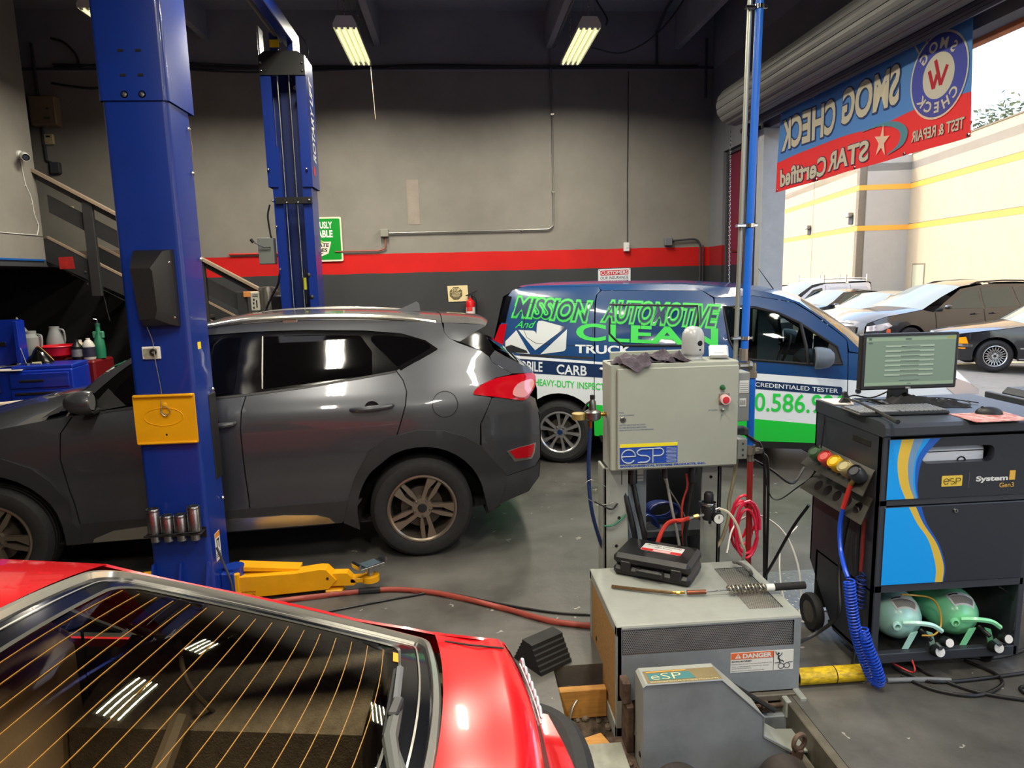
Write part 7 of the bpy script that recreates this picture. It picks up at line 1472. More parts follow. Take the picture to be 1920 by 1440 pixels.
tag(MB().prism([(2.252,2.985),(2.245,2.80),(2.50,2.80),(2.52,2.985)],XY(1.2325),0,.003).build('mouse_pad',mat('pad_red',(150,54,56),.8,var=.5,scale=26,dark=(206,180,172))),'red printed mouse pad at the front edge of the analyzer cart','mouse pad')
mu=thing('computer_mouse','black computer mouse resting on the red mouse pad','mouse',(2.42,2.95,1.236),R(70))
m=MB(); m.grid([[(.03*math.sin(a)*math.sin(b)**.7 if True else 0,-.055*math.cos(b),.034*max(0,math.cos(a))*math.sin(b)**.8) for a in [(-pi/2)+pi*i/10 for i in range(11)]] for b in [pi*j/12 for j in range(13)]]); m.build('shell',M_black,mu); MB().lathe([(.004,-.003),(.007,-.003),(.007,.003),(.004,.003)],(0,.028,.027),(1,0,0),10).build('wheel',M_rub,mu)
tag(MB().tube([(1.94,3.33,1.262),(1.95,3.2,1.26),(1.905,2.96,1.256),(1.882,2.80,1.250)],[.006,.006,.008,.011],8).build('probe_wand',M_black),'black probe wand lying across the keyboard on the analyzer cart','wand')
t=thing('probe_clip','black clip standing at the end of the probe wand','clip',(1.945,3.33,1.234)); m=MB(); m.prism([(-.03,0),(.03,0),(.02,.03),(.005,.06),(-.012,.055),(-.008,.03)],XZ(-.01),0,.02); m.build('jaw',M_black,t)
tag(MB().prism([(1.875,3.45),(1.875,3.30),(1.96,3.27),(2.05,3.44)],XY(1.2335),0,.004).build('paper_slip',mat('paper_white',(216,206,200))),'pale paper slip at the back left corner of the cart top','paper')
m=MB(); rows=[]; random.seed(4)
for i in range(9):
    rows.append([(2.10+.36*j/16+.02*i/8,3.18+.16*i/8-.08*(j/16),1.234+(.012+.03*max(0,1-abs(j-5)/6)+.012*math.sin(j*1.7+i)+.008*random.random())*min(1,i/2,(8-i)/2,j/2,(16-j)/2)) for j in range(17)])
m.grid(rows); tag(m.build('black_cloth',mat('cloth_black',(24,24,27),.9,bump=.3)),'crumpled black cloth behind the keyboard under the monitor','cloth')
for pts,r,l in (([(2.0,3.36,1.24),(1.98,3.28,1.25),(2.05,3.24,1.262),(2.12,3.30,1.25),(2.06,3.36,1.245),(1.99,3.31,1.258),(2.04,3.22,1.25)],.003,'tangle of thin wires between the probe wand and the monitor foot'),([(1.93,3.34,1.24),(2.02,3.38,1.262),(2.10,3.36,1.25),(2.15,3.30,1.29),(2.18,3.27,1.33)],.004,'black monitor cable curving up behind the screen'),([(2.38,3.36,1.24),(2.46,3.30,1.245),(2.52,3.22,1.24),(2.47,3.14,1.24),(2.42,3.2,1.243),(2.50,3.25,1.242),(2.55,3.18,1.24)],.003,'loose wires behind the computer mouse')):
    tag(wire('desk_wire',pts,r,M_hbk),l,'wire')
tag(wire('probe_cable',[(1.885,3.41,1.23),(1.87,3.38,1.16),(1.85,3.36,1.0),(1.84,3.40,.85),(1.80,3.5,.74),(1.72,3.55,.66),(1.68,3.58,.70),(1.66,3.60,.85)],.004,M_hbk),'thin black cable drooping from the cart top past the cup bracket','cable')
# yellow roller on the floor, cables under the cart
t=thing('floor_roller','scuffed yellow steel tube lying on the floor before the analyzer cart','tube',(1.675,2.865,.04)); MB().lathe([(.030,-.162),(.038,-.162),(.038,.158),(.030,.158),(.030,-.15)],(0,0,0),(1,0,0),24).build('tube',mat('scuffed_yellow',(222,186,20),.45,var=.5,scale=26,dark=(150,124,26),stretch=(1,3,3)),t); MB().lathe([(0,-.155),(.030,-.155)],(0,0,0),(1,0,0),20).build('end_cap',M_dk,t); m=MB(); m.lathe([(.0384,.012),(.0384,.017)],(0,0,0),(1,0,0),24); m.build('seam',M_dk,t)
for pts,r,mm,l in (([(1.93,2.83,.014),(2.10,2.82,.012),(2.22,2.80,.012)],.012,mat('grey_sleeve',(112,114,116),.5),'grey cable sleeve poking out from under the cart'),
  ([(2.02,2.93,.02),(2.05,2.88,.014),(2.14,2.80,.010),(2.4,2.80,.01),(2.8,2.84,.01)],.008,M_hbk,'black cable running right along the floor under the cart'),
  ([(2.12,3.0,.01),(2.16,2.85,.01),(2.28,2.70,.01),(2.50,2.60,.01),(2.75,2.52,.01)],.008,M_hbk,'black cable crossing the floor towards the lower right corner'),
  ([(2.02,2.86,.01),(2.10,2.74,.01),(2.25,2.68,.01),(2.42,2.74,.01),(2.46,2.83,.01),(2.40,2.95,.01)],.008,M_hbk,'black cable looping in front of the cart castors'),
  ([(2.62,2.70,.008),(2.50,2.72,.008),(2.48,2.66,.008),(2.58,2.62,.008),(2.75,2.63,.008)],.007,M_hbk,'black cable loop at the right edge of the floor'),
  ([(2.40,2.98,.012),(2.55,2.95,.012),(2.75,3.0,.012),(2.95,3.1,.012)],.009,M_hbk,'black cable leaving the right side of the cart'),
  ([(1.515,2.93,.03),(1.56,3.0,.02),(1.58,3.1,.012),(1.53,3.2,.012)],.004,mat('cable_grey',(140,138,134)),'thin pale wire beside the dynamometer cover'),
  ([(1.52,2.90,.03),(1.6,2.90,.02),(1.7,2.93,.012),(1.85,2.97,.012)],.008,M_hbk,'black cable from the dynamometer cover behind the yellow tube'),
  ([(1.50,3.7,.30),(1.58,3.8,.42),(1.75,3.9,.45),(1.90,3.85,.36),(1.93,3.7,.2),(1.85,3.5,.03),(1.76,3.45,.02)],.006,mat('hose_white',(214,214,208),.4),'white hose arching from the drop hose to the cart wheel'),
  ([(2.02,3.9,.36),(1.85,3.75,.3),(1.78,3.6,.15),(1.77,3.45,.03),(1.85,3.35,.02)],.005,mat('hose_white',(214,214,208)),'second white hose looping behind the cart wheel')):
    tag(wire('floor_cable',pts,r,mm),l,'cable')
m=MB(); m.tube([(2.62+.0,2.6,.32),(2.60,2.62,.15),(2.61,2.6,.03)],.022,10); tag(m.build('corrugated_hose',M_rub),'black corrugated hose at the right edge of the picture','hose')
tag(wire('plug_wire',[(2.0,2.92,.05),(2.06,2.86,.03),(2.07,2.84,.05),(2.08,2.88,.08)],.004,mat('wire_red',(190,50,50),.5)),'red wires of a plug hanging under the cart','wire')
m=MB(); m.box(1.42,2.25,3.52,4.05,.0,.006); tp=m.build('tread_plate',mat('tread_plate',(150,152,150),.35,.8,var=.2)); tag(tp,'diamond tread plate on the floor between cabinet and cart','plate')
m=MB()
for i in range(23):
    for j in range(15):
        T=Matrix.Translation((1.44+.035*i,3.54+.034*j,.006))@Matrix.Rotation(R(45 if (i+j)%2 else -45),4,'Z'); m.lathe([(.012,0),(.006,.003),(0,.0035)],(0,0,0),(0,0,1),6); k=len(m.v)-18
        for q in range(k,len(m.v)): x,y,z=m.v[q]; p_=T@Vector((x*1.0,y*.35,z)); m.v[q]=tuple(p_)
tr=m.build('tread_pattern',mat('tread_plate',(150,152,150)),tp,fix=False); tr['kind']='stuff'
# second cart at the right edge
c2=thing('second_cart','black analyzer cart with yellow decal at the right edge','analyzer cart',(3.08,3.70,0),R(-90))
MB().box(.0,.70,.0,.46,1.13,1.22,.03).build('top',M_ct,c2); MB().box(.03,.66,.03,.43,.1,1.13,.008).build('body',M_ctd,c2)
m=MB(); m.box(.07,.72,-.14,-.11,1.15,1.21,.004); m.build('push_bar',M_ct,c2); m=MB(); m.box(.12,.15,-.12,.03,1.1,1.14); m.build('bar_arm',M_ct,c2)
m=MB(); m.box(.06,.16,.024,.03,.6,1.09); m.build('decal_band',Dy,c2); m=MB(); m.box(.16,.19,.024,.03,.6,1.09); m.build('decal_band',Dd,c2); m=MB(); m.box(.19,.26,.0245,.03,.6,1.09); m.build('decal_band',mat('decal_green',(40,90,84),.4),c2)
for x in (.08,.60):
    for y in (.08,.38): MB().lathe([(0,-.015),(.045,-.015),(.05,-.01),(.05,.01),(.045,.015),(0,.015)],(x,y,.05),(1,0,0),16).build('castor',M_rub,c2)
# ---------------------------------------------------------------- roll-up door and banner
M_slat=mat('slat_grey',(116,116,114),.5,.35,var=.12,scale=3)
rdoor=thing('rollup_door','grey coiled roll-up door drum above the shop opening','roll-up door',(3.20,0,3.74))
nf=15; pr=[]
for i in range(nf):
    a=2*pi*i/nf; b=2*pi*(i+.92)/nf; 
    for k in range(4):
        t=a+(b-a)*k/3; r=.215*(.975 if k in (0,3) else 1.0); pr.append((r*math.cos(t),r*math.sin(t)))
    pr.append((.198*math.cos(2*pi*(i+.96)/nf),.198*math.sin(2*pi*(i+.96)/nf)))
m=MB(); m.grid([[(u,y,v) for u,v in pr] for y in (8.0,2.6,-2.1)],closed=True); m.build('coiled_curtain',M_slat,rdoor,ang=12)
m=MB(); m.flat(pr,lambda u,v:(u,7.985,v)); m.build('coil_end',mat('coil_end',(58,58,60),.7),rdoor)
for i in range(9):
    m=MB(); z0=-.245+.028*i; m.prism([(.17,z0),(.165,z0+.022),(.178,z0+.027),(.19,z0+.022),(.19,z0)],lambda u,v,t_:(u,t_,v),-2.0,7.9); m.build('curtain_slat',mat('slat_bluegrey',(92,94,112),.5,.3),rdoor)  # hanging slats in their own darker blue-grey
m=MB(); m.box(.10,.24,7.93,8.02,-.32,-.2,.006); m.cyl((.12,7.9,-.26),(.12,8.05,-.26),.03,n=12); m.build('drive_bracket',M_dgrey,rdoor)
m=MB(); chainmesh(m,(-.03,8.03,-.22),(.0,8.02,-2.25),.034,.0035,.016); c_=m.build('hand_chain',M_zinc,rdoor); c_['kind']='stuff'
m=MB(); chainmesh(m,(.12,8.03,-.28),(.13,8.02,-2.25),.034,.0035,.016); c_=m.build('hand_chain',M_zinc,rdoor); c_['kind']='stuff'
bn=thing('smog_banner','blue and red SMOG CHECK banner hanging in the door opening seen from behind','banner',(0,0,0))
XB=3.45
def bf(y,z,o=0): return (XB+.012*math.sin(y*3.1+z*2)+.01*math.sin(y*7)-o, y, z)
# the cloth itself, red wave below blue
wave=crv([Vector((y,z,0)) for y,z in ((7.42,3.029),(6.9,3.05),(6.448,3.062),(6.0,3.05),(5.668,3.035),(5.4,3.045),(5.179,3.06),(4.9,3.07),(4.62,3.055))],3)
wv=[(p.x,p.y) for p in wave]
def cloth(name,poly,m_):
    vs,F=meshfill(poly,.12); m=MB(); m.add([bf(p.x,p.y) for p in vs],F); m.add([bf(p.x,p.y,-.004) for p in vs],F); return m.build(name,m_,bn,fix=False)
def trans(name,c,k=.45):
    if name in _M: return _M[name]
    m=mat(name,c,.7); n=m.node_tree.nodes; L=m.node_tree.links; b=n['Principled BSDF']; t=n.new('ShaderNodeBsdfTranslucent'); t.inputs[0].default_value=lin(c)+(1,); x=n.new('ShaderNodeMixShader'); x.inputs[0].default_value=k; L.new(b.outputs[0],x.inputs[1]); L.new(t.outputs[0],x.inputs[2]); L.new(x.outputs[0],n['Material Output'].inputs[0]); return m
cloth('blue_field',[(7.36,3.525),(6.45,3.535),(5.5,3.56),(4.654,3.582)]+wv[::-1],trans('vinyl_blue',(96,150,206)))
cloth('red_field',wv+[(4.59,2.759),(5.5,2.745),(6.5,2.735),(7.442,2.726)],trans('vinyl_red',(232,62,66)))
M_vl=trans('vinyl_cream',(236,226,200)); M_vo=trans('vinyl_outline',(60,70,110))
bt=lambda o:(lambda u,v:bf(u,v,o))
def btx(s,u0,u1,v0,v1,bold=.03,ol=.035,**k):
    m=MB(); text(m,s,bt(.006),u0,u1,v0,v1,bold=bold+ol,ref=bold,**k); m.build('letter_outline',M_vo,bn); m=MB(); text(m,s,bt(.008),u0,u1,v0,v1,bold=bold,**k); m.build('lettering',M_vl,bn)
btx('SMOG',5.34,6.16,3.15,3.45,.035); btx('CHECK',6.29,7.31,3.12,3.43,.035)
btx('STAR',5.72,6.38,2.785,2.955,.03,.03); btx('Certified',6.42,7.33,2.765,2.945,.03,.03); btx('TEST & REPAIR',4.655,5.165,2.825,2.905,.02,.02)
def disc(name,r0,r1,m_,o,cy=4.925,cz=3.238,k=1.06):
    m=MB(); n=44; m.grid([[bf(cy+r*math.cos(2*pi*i/n),cz+r*k*math.sin(2*pi*i/n),o) for i in range(n)] for r in (r0,r1)],closed=True); m.build(name,m_,bn,fix=False)
disc('emblem_rim',.262,.276,M_vl,.007); disc('emblem_ring',.145,.255,trans('vinyl_violet',(84,92,186)),.007); disc('emblem_gap',.255,.262,trans('vinyl_violet',(84,92,186)),.0065); disc('emblem_disc',.0,.146,M_vl,.0075)
m=MB()
for pts in ([(5.01,3.29),(4.965,3.16),(4.935,3.25)],[(4.955,3.35),(4.90,3.17),(4.845,3.29)]):
    for p,q in zip(pts,pts[1:]):
        d=(Vector(q)-Vector(p)).normalized()*.014; n=Vector((-d.y,d.x)); m.add([bf(*(Vector(p)+n),.009),bf(*(Vector(q)+n),.009),bf(*(Vector(q)-n),.009),bf(*(Vector(p)-n),.009)],[(0,1,2,3)])
m.build('check_marks',trans('vinyl_scarlet',(200,40,60)),bn,fix=False)
m=MB()
for s,a0,st,up in (('SMOG',132,-29,1),('CHECK',222,24,-1)):
    for i,ch in enumerate(s):
        a=R(a0+st*i)*1.0; th_=a-pi/2 if up>0 else a+pi/2; v,f=glyphs(ch,.03); w_=max(p[0] for p in v); sc=.098
        cx,cz=4.925+.20*math.cos(pi-a if False else a),3.238+.212*math.sin(a)
        m.add([bf(cx+((x-w_/2)*math.cos(th_)-(y-.35)*math.sin(th_))*sc, cz+((x-w_/2)*math.sin(th_)+(y-.35)*math.cos(th_))*sc,.009) for x,y in v],f)
m.build('emblem_lettering',M_vl,bn,fix=False,split=True)
st_=[]
for i in range(10):
    a=pi/2+.12+i*pi/5; r=.125 if i%2==0 else .046; st_.append((5.545+r*.85*math.cos(a),2.905+r*1.05*math.sin(a)))
m=MB(); m.flat(st_,bt(.010)); m.build('star',M_vl,bn,fix=False)
sw=[(p.x,p.y) for p in crv([Vector(p+(0,)) for p in ((5.83,3.03),(5.6,3.03),(5.40,2.985),(5.30,2.92),(5.33,2.84),(5.47,2.79))],4)]; sw2=[(p.x,p.y) for p in crv([Vector(p+(0,)) for p in ((5.83,3.035),(5.55,3.05),(5.33,3.01),(5.215,2.93),(5.26,2.83),(5.47,2.785))],4)]
m=MB(); m.grid([[bf(*p,.008) for p in sw],[bf(*p,.008) for p in sw2]]); m.build('swoosh',trans('vinyl_teal',(90,160,180)),bn,fix=False)
m=MB()
for p,q in (((5.188,3.535),(5.118,3.438)),((5.081,3.55),(5.036,3.485))): m.tube([bf(*p,.006),bf(*q,.006)],.006,5)
m.build('drawn_strap',M_vl,bn)
m=MB()
for y,z in ((7.34,3.51),(6.7,3.52),(6.0,3.535),(5.3,3.555),(4.68,3.57),(7.41,2.745),(6.6,2.75),(5.9,2.755),(5.25,2.76),(4.61,2.775)): m.lathe([(.008,-.004),(.016,0),(.008,.004)],bf(y,z,.004),(1,0,0),10)
m.build('grommet',M_zinc,bn,split=True)
for y,z in ((7.34,3.51),(6.7,3.52),(6.0,3.535),(5.3,3.555),(4.68,3.57)): MB().tube([bf(y,z,.006),(XB-.03,y,z+.08)],.004,5).build('tie',M_hbk,bn)
# ---------------------------------------------------------------- parking lot and the tilt-up building across it
M_asph=mat('asphalt',(116,114,110),.9,var=.18,scale=5,bump=.25,bscale=90)
def lot(x): return -.032*max(0,min(x,13.1)-3.74)
m=MB(); m.grid([[(x,y,lot(x)) for y in (-30,-5,5,15,30,60)] for x in (3.62,6,10,13.1,22,30,45)]); struct(m.build('ground',M_asph))
struct(MB().box(3.62,3.95,-2,7.86,-.1,.004).build('trim_9',mat('door_sill',(150,148,142),.7,var=.2)))
M_line=mat('lot_line',(226,208,160),.8,var=.15)
for y,n_ in ((9.6,0),(13.2,0)):
    m=MB(); m.grid([[(x,y+.20*(x-7)+d,lot(x)+.006) for d in (0,.22)] for x in (6.2,9,13,16)]); o=struct(m.build('trim_%d'%(10+int(y>10)),M_line))
M_cream=mat('stucco_cream',(180,163,137),.85,var=.05,scale=2,bump=.05)
M_shadw=mat('stucco_shaded_grey',(186,180,170),.85,var=.05,scale=2)  # shade of the return wall put into a greyer stucco; roof shares it
M_or=mat('stripe_orange',(244,180,70),.7); M_seam=mat('panel_joint',(120,110,92),.9)
dv=Vector((.196,.9806,0)); nv=Vector((.9806,-.196,0))   # along the wall, into the wall
Pc=Vector((18.46,27.6,0)); wj=1.98; Pa=Pc-nv*wj
bld=thing('warehouse_building','cream tilt-up warehouse with orange stripes across the parking lot','building',(0,0,0))
ZT=6.32; Z0=-1.2
def wallbox(name,p,q,thick,z0,z1,m_,par=None):
    m=MB(); n=nv if abs((q-p).normalized().dot(dv))>.5 else dv
    a=[p,q,q+n*thick,p+n*thick]; m.prism([(v.x,v.y) for v in a],lambda u,v,t_:(u,v,t_),z0,z1); return m.build(name,m_,par or bld)
wallbox('far_wall',Pa,Pa+dv*40,.3,Z0,ZT,M_cream); wallbox('return_wall',Pa,Pc,.3,Z0,ZT,M_shadw); wallbox('near_wall',Pc-dv*34,Pc,.3,Z0,ZT,M_cream)
m=MB(); q=[Pa+dv*40,Pa,Pc,Pc-dv*34,Pc-dv*34+nv*12,Pa+dv*40+nv*12]; m.prism([(v.x,v.y) for v in q],lambda u,v,t_:(u,v,t_),ZT-.6,ZT-.3); m.build('roof',M_shadw,bld)
for z in (4.98,3.36):
    for n_,p,q in (('stripe',Pa-nv*.012,Pa+dv*40-nv*.012),('stripe',Pc-dv*34-nv*.012,Pc-nv*.012)):
        wallbox(n_,p,q,.02,z,z+.20,M_or); wallbox('stripe_groove',p-nv*.004,q-nv*.004,.02,z+.20,z+.222,M_seam)
    wallbox('stripe',Pa-dv*.012,Pc-dv*.012,.02,z,z+.20,M_or); 
wallbox('parapet_cap',Pa-nv*.03,Pa+dv*40-nv*.03,.36,ZT,ZT+.05,M_seam); wallbox('parapet_cap',Pc-dv*34-nv*.03,Pc-nv*.03,.36,ZT,ZT+.05,M_seam)
for k in (6.0,12.6,19.5): wallbox('panel_joint',Pa+dv*k-nv*.006,Pa+dv*(k+.04)-nv*.006,.02,Z0,ZT,M_seam)
for k in (9,17,25): wallbox('panel_joint',Pc-dv*k-nv*.006,Pc-dv*(k-.04)-nv*.006,.02,Z0,ZT,M_seam)
wallbox('corner_joint',Pa+nv*.25-dv*.006,Pa+nv*.29-dv*.006,.02,Z0,ZT,M_seam)
def bldbox(name,k,z0,z1,w_,d_,m_,base=Pc): 
    p=base-dv*k; return wallbox(name,p-dv*w_-nv*d_,p-nv*d_,d_,z0,z1,m_)
dd=bldbox('door',.70,Z0,1.92,.95,.02,mat('door_cream',(176,174,148),.7)); bldbox('door_frame',.63,Z0,1.98,1.09,.012,M_seam)
p=Pc-dv*1.53-nv*.05; MB().box(p.x-.03,p.x+.03,p.y-.05,p.y+.05,.85,.98).build('door_handle',M_black,bld)
for k,z in ((6.4,3.8),(.65,3.95)):
    p=Pa+dv*k-nv*.02
    l=MB().box(p.x-.22,p.x+.02,p.y-.12,p.y+.12,z,z+.2,.03).build('wall_lamp',M_steel,bld); MB().box(p.x-.05,p.x+.02,p.y-.16,p.y+.16,z-.28,z+.1,.01).build('lamp_back',M_dgrey,l)
# tree beyond the roof
tr=thing('tree','small leafy tree showing above the warehouse roof','tree',(27.5,33.5,0))
MB().tube([(0,0,-1),(.1,0,4),(.0,.1,7.2)],[.25,.18,.06],8).build('trunk',mat('bark',(80,66,52),.9,var=.3),tr)
random.seed(9); m=MB()
for i in range(1500):
    a=random.uniform(0,2*pi); b=random.gauss(0,.5); r=random.uniform(.5,1.0)**.5*1.9
    c=Vector((r*math.cos(a)*math.cos(b),r*math.sin(a)*math.cos(b),7.9+1.3*r*math.sin(b)*.8+random.uniform(-.6,.6))); u=Vector((random.uniform(-1,1),random.uniform(-1,1),random.uniform(-1,1))).normalized()*.16; w_=u.orthogonal().normalized()*.09
    m.add([c-u,c+w_,c+u,c-w_],[(0,1,2,3)])
o=m.build('foliage',mat('leaf_olive',(86,92,60),.8,var=.3),tr,fix=False); o['kind']='stuff'
# ---------------------------------------------------------------- parked cars
M_winp=mat('parked_glass',(128,136,132),.05,.0,spec=.4); M_wind=mat('parked_glass_dark',(74,80,74),.06,spec=.5)
def parked(name,label,cat,x,y,ang,m_,W,wb,fo,ro,hood,top,belt,gh,Rt=.32,rimstyle='seven',van_=False,grille=None,lampc=None,glass=None,clad=None,lamps=True):
    """hood [(s,z)...] front to windscreen base, top [(s,z)...] roof line, belt height pair, gh greenhouse polygon"""
    t=thing(name,label,cat,(x,y,lot(x)),ang); C=Car(t,W,[(.2,.95),(.5,1),(.8,.985),(1.0,.94),(1.4,.80),(1.75,.70)] if not van_ else [(.2,.96),(.6,1),(1.1,.97),(1.5,.90),(1.85,.82)],[(-ro,.82),(-ro+.35,.96),(0,1),(wb,1),(wb+fo*.5,.93),(wb+fo*.92,.72),(wb+fo,.6)])
    gl=glass or M_wind
    ra=archpoly(0,Rt,Rt+.06,0,180); fa=archpoly(wb,Rt,Rt+.06,0,180); zb=.22
    fz=hood[0][1]
    for sd in (1,-1):
        body=[(-ro,.35),(-ro+.02,belt[1]-.15),(-ro+.06,belt[1])]+[(s,z) for s,z in gh['base'][::-1]]+[(s,z-.01) for s,z in hood[::-1]]+[(wb+fo,.35),(wb+fo-.1,zb),(wb+Rt+.06,zb)]+fa[1:-1]+[(wb-Rt-.06,zb),(Rt+.06,zb)]+ra[1:-1]+[(-Rt-.06,zb),(-ro+.1,zb)]
        C.patch('body_side',body,m_,side=sd,step=.14)
        C.patch('cabin_side',[(s,z) for s,z in gh['base']]+[(s,z) for s,z in gh['top'][::-1]],m_,side=sd,step=.12)
        for wn in gh['win']: C.patch('side_window',wn,gl,side=sd,off=.005,th=.004,step=.12)
        for s_ in gh.get('seams',()): MB().tube([C.at(sd,.003)(s_[0],z) for z in [s_[1]+(s_[2]-s_[1])*i/6 for i in range(7)]],.006,4).build('door_seam',M_shutl,t)
        for s_ in (0,wb): wheel(C,s_,sd,Rt,.21,Rt*.64,rimstyle,mat('rim_silver',(190,190,192)),W-.02); well(s_,Rt+.01,Rt+.07,sd*(W-.03),sd*W*.6,t)
        a=gh['mirror']; c=C.at(sd,.0)(*a); m=MB(); m.lathe([(0,.09),(.06,.07),(.08,0),(.07,-.05),(0,-.06)],(c[0]+.02,sd*(abs(c[1])+.13),a[1]+.05),(1,0,0),12); m.v=[(xx,yy,a[1]+.05+(zz-a[1]-.05)*.75) for xx,yy,zz in m.v]; m.build('mirror',m_,t)
        if lamps: C.patch('headlamp',[(wb+fo-.03,fz-.07),(wb+fo-.42,fz+.02),(wb+fo-.50,fz-.06),(wb+fo-.30,fz-.17),(wb+fo-.02,fz-.19)],lampc or M_lampc,side=sd,off=.008,th=.02,step=.08)
        if clad: C.patch('side_moulding',clad,M_black,side=sd,off=.01,th=.02,step=.2)
        for hx in gh.get('handles',()): MB().box(hx-.09,hx+.09,min(sd*W*.98,sd*(W+.02)),max(sd*W*.98,sd*(W+.02)),gh['base'][1][1]-.10,gh['base'][1][1]-.07,.006).build('door_handle',m_,t)
    C.wrap('bonnet',[(s,z,.10,.05) for s,z in hood],m_,nl=10)
    C.wrap('front_end',[(hood[0][0],hood[0][1],.10,.05),(wb+fo,fz-.10,.14,0),(wb+fo+.02,.5,.16,0),(wb+fo-.02,zb,.12,0)],m_,nl=10)
    ws0=hood[-1]; tp=top
    C.wrap('windscreen',[(ws0[0],ws0[1],.12,.05),((ws0[0]+tp[0][0])/2,(ws0[1]+tp[0][1])/2+.02,.06,.05),(tp[0][0],tp[0][1],.02,.05)],M_winp,nl=10)
    C.wrap('roof',[(s,z,0,.05) for s,z in tp],m_,nl=10)
    rb_=gh['base'][-1] if False else (gh['rear'])
    C.wrap('rear_window',[(tp[-1][0],tp[-1][1],0,.04),(rb_[0][0],rb_[0][1],-.05,.04)],gl,nl=8)
    C.wrap('tail',[(s,z,-.06,.03) for s,z in rb_]+[(-ro,.4,-.08,0)],m_,nl=8)
    m=MB(); x0=wb+fo+.02
    g=grille or (.42,fz-.25,fz-.08); rows=[]
    m.grid([[(x0+.155*(1-(yy/W/.7)**2)+.006,yy,zz) for yy in [-g[0]+2*g[0]*i/8 for i in range(9)]] for zz in (g[1],g[2])]); m.build('grille',mat('grille_dark',(58,52,50),.4,.4),t)
    return t,C
def sedan_gh(wb,z=.9,roof=1.38): 
    return dict(base=[(wb-.55,z+.02),(wb-1.4,z+.03),(.0,z+.04),(-.35,z+.05)],top=[(wb-.60,z+.04),(wb-1.25,roof-.04),(.75,roof-.03),(.25,roof-.08),(-.30,z+.08)],win=[[(wb-.85,z+.06),(wb-1.32,roof-.09),(1.12,roof-.07),(1.10,z+.07)],[(1.02,z+.07),(1.04,roof-.07),(.65,roof-.07),(.30,roof-.13),(.10,z+.09)]],mirror=(wb-.85,z+.05),rear=[(-.35,z+.06),(-.95,z+.0),(-1.0,.7)],seams=((wb-.52,.3,z),(1.07,.3,z),(.15,.5,z)),handles=(1.25,.35))
M_cblk=mat('paint_black',(22,24,30),.22,.2,coat=1); M_cgry=mat('paint_graphite',(54,54,58),.25,.4,coat=1); M_cbei=mat('paint_champagne',(206,192,160),.3,.4,coat=.6); M_cnav=mat('paint_dark_navy',(30,38,54),.22,.3,coat=1); M_cwht=mat('paint_white',(226,228,232),.3,coat=.5)
M_chr=M_chrome
s1,C1=parked('black_sedan','old black sedan with amber corner lamp parked outside nearest the door','car',9.92,12.85,0,M_cblk,.875,2.76,.85,1.1,[(3.58,.70),(3.3,.76),(2.6,.86),(2.22,.92)],[(1.55,1.37),(1.0,1.41),(.5,1.38)],(.9,.9),sedan_gh(2.76,.88,1.40),Rt=.318,rimstyle='mesh',lamps=False,clad=[(-1.0,.50),(-1.0,.56),(-.42,.56),(-.42,.50)])
th1=pi-R(22); f1=Vector((math.cos(th1),math.sin(th1),0)); l1=Vector((-f1.y,f1.x,0))
wp=Vector((10.44,12.69,0)); s1.rotation_euler.z=th1; s1.location=wp-f1*2.76-l1*.855; s1.location.z=-.20
am=mat('amber_lamp',(240,140,10),.2,emit=.15)
for sd in (1,-1):
    C1.patch('corner_lamp',[(3.22,.56),(3.44,.55),(3.46,.655),(3.26,.69)],am,side=sd,off=.012,th=.02,step=.06); C1.patch('side_marker',[(3.26,.455),(3.42,.455),(3.42,.475),(3.26,.475)],am,side=sd,off=.015,th=.02,step=.06)
    C1.patch('bumper_strip',[(3.15,.50),(3.58,.50),(3.58,.545),(3.15,.545)],M_chr,side=sd,off=.012,th=.02,step=.08); C1.patch('sill_strip',[(.42,.46),(2.36,.46),(2.36,.485),(.42,.485)],M_chr,side=sd,off=.008,th=.01,step=.2); C1.patch('sill_strip',[(.42,.25),(2.36,.25),(2.36,.27),(.42,.27)],M_chr,side=sd,off=.008,th=.01,step=.2)
van_gh=dict(base=[(2.45,1.05),(1.8,1.07),(.2,1.10),(-.85,1.12)],top=[(2.35,1.10),(1.55,1.58),(.8,1.68),(-.5,1.66),(-.80,1.5)],win=[[(2.05,1.12),(1.50,1.52),(1.05,1.58),(1.02,1.10)],[(.93,1.10),(.96,1.58),(.10,1.60),(-.05,1.12)],[(-.15,1.13),(.0,1.59),(-.45,1.57),(-.65,1.17)],[(2.40,1.10),(2.15,1.11),(2.12,1.20)]],mirror=(2.12,1.12),rear=[(-.85,1.10),(-1.0,.8)],seams=((2.40,.3,1.04),(.98,.3,1.08),(-.1,.5,1.1)),handles=(1.25,.7))
s2,C2=parked('dark_minivan','dark grey minivan with sloping windscreen parked behind the black sedan','minivan',0,0,0,M_cgry,.98,3.08,1.0,1.05,[(4.05,.82),(3.7,.98),(3.2,1.06),(2.75,1.12)],[(1.55,1.64),(.9,1.72),(-.3,1.72),(-.75,1.66)],(1.05,1.1),van_gh,Rt=.355)
for sd in (1,-1):
    MB().tube([C2.at(sd,-.03)(a,z) for a,z in ((1.2,1.68),(1.0,1.735),(.2,1.76),(-.4,1.74),(-.6,1.68))],.018,6).build('roof_rail',M_black,s2); C2.patch('side_marker',[(3.62,.60),(3.70,.60),(3.68,.70),(3.62,.68)],mat('marker_orange',(226,96,50),.3),side=sd,off=.01,th=.02,step=.06)
m=MB(); m.tube([(4.22-.1*abs(y)**2,y,.80+.03*math.cos(y*3)) for y in [-.25+.05*i for i in range(11)]],.012,6); m.build('grille_badge',M_chr,s2)
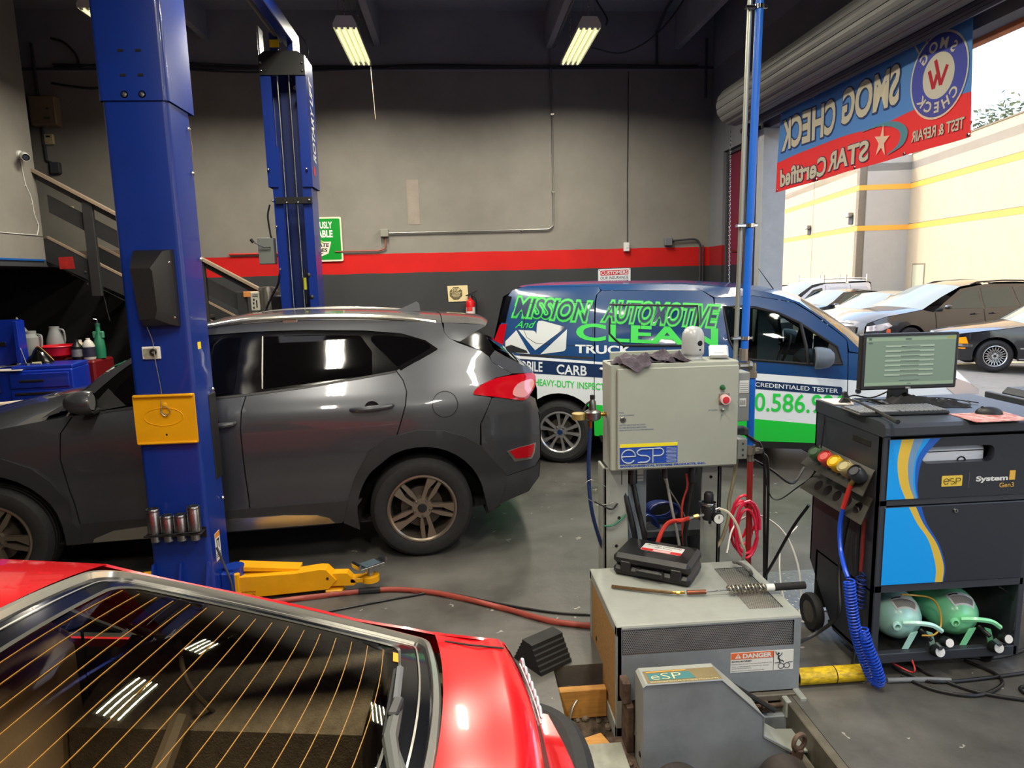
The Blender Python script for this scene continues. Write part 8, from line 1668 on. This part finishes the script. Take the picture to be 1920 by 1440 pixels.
s3,C3=parked('beige_sedan','champagne sedan mostly hidden behind the dark minivan','car',0,0,0,M_cbei,.89,2.7,.9,1.05,[(3.55,.68),(3.2,.82),(2.5,.92),(2.1,.97)],[(1.3,1.40),(.8,1.44),(.3,1.40)],(.92,.95),sedan_gh(2.7,.92,1.44))
s4,C4=parked('navy_sedan','dark navy sedan with pale mirror parked beside the champagne sedan','car',0,0,0,M_cnav,.91,2.78,.92,1.05,[(3.65,.70),(3.3,.84),(2.6,.94),(2.2,1.0)],[(1.35,1.42),(.8,1.46),(.3,1.42)],(.92,.95),sedan_gh(2.78,.94,1.46))
cv=dict(base=[(2.6,1.05),(1.9,1.06),(.2,1.06),(-.70,1.06)],top=[(2.45,1.12),(1.75,1.62),(1.2,1.76),(-.6,1.77),(-.70,1.7)],win=[[(2.25,1.10),(1.72,1.55),(1.35,1.62),(1.28,1.10)]],mirror=(2.25,1.12),rear=[(-.75,1.6),(-.8,.8)],seams=((1.2,.3,1.7),(.2,.4,1.7)),handles=(1.4,.35))
s5,C5=parked('white_van','white cargo van with ladder rack parked far along the warehouse wall','van',0,0,0,M_cwht,.865,2.92,.75,.85,[(3.62,.80),(3.4,.95),(3.0,1.05),(2.72,1.12)],[(1.72,1.74),(1.2,1.82),(-.5,1.83),(-.72,1.78)],(1.05,1.06),cv,Rt=.31,van_=True)
for sd in (1,-1):
    C5.patch('panel_recess',[(1.05,1.15),(1.05,1.62),(.30,1.64),(.30,1.15)],mat('white_shade',(206,208,214),.4),side=sd,off=.004,th=.01,step=.15); C5.patch('panel_recess',[(.18,1.15),(.18,1.64),(-.5,1.64),(-.62,1.5),(-.62,1.15)],mat('white_shade',(206,208,214)),side=sd,off=.004,th=.01,step=.15)
rk=[]
m=MB()
for s in (1.3,.4,-.45):
    m.cyl((s,-.78,1.93),(s,.78,1.93),.022,n=8)
    for y in (-.78,.78): m.box(s-.02,s+.02,y-.02,y+.02,1.80,2.08)
for y in (-.70,.70): m.cyl((1.3,y,1.93),(-.45,y,1.93),.018,n=8)
m.build('ladder_rack',mat('rack_grey',(190,186,178),.5,.3),s5,split=True)
s6,C6=parked('grey_wagon','pale wagon with roof rails half hidden left of the white van','car',0,0,0,mat('paint_pale',(186,188,190),.3,.3),.9,2.7,.9,.9,[(3.55,.75),(3.2,.95),(2.6,1.02),(2.3,1.08)],[(1.5,1.55),(.8,1.63),(-.4,1.6)],(1.0,1.0),dict(van_gh,rear=[(-.8,1.05),(-.88,.8)]))
for sd in (1,-1): MB().tube([C6.at(sd,-.03)(a,z) for a,z in ((1.3,1.58),(1.1,1.66),(.2,1.68),(-.3,1.64))],.018,6).build('roof_rail',M_black,s6)
def put(s,x,y,deg,z=None): s.rotation_euler.z=R(deg); s.location=(x,y,lot(x) if z is None else z)
def put_axle(s,x,y,deg,wb,W,z):      # by the near front wheel
    a=R(deg); f=Vector((math.cos(a),math.sin(a),0)); l=Vector((-f.y,f.x,0)); p=Vector((x,y,0))-f*wb-l*W; s.rotation_euler.z=a; s.location=(p.x,p.y,z)
put_axle(s2,10.86,15.83,188,3.08,.98,-.27); put_axle(s3,10.97,18.53,186,2.7,.89,-.30); put_axle(s4,11.15,21.23,186,2.78,.91,-.31); put_axle(s5,11.68,24.21,186,2.92,.86,-.44); put_axle(s6,12.03,26.6,186,2.7,.9,-.46)
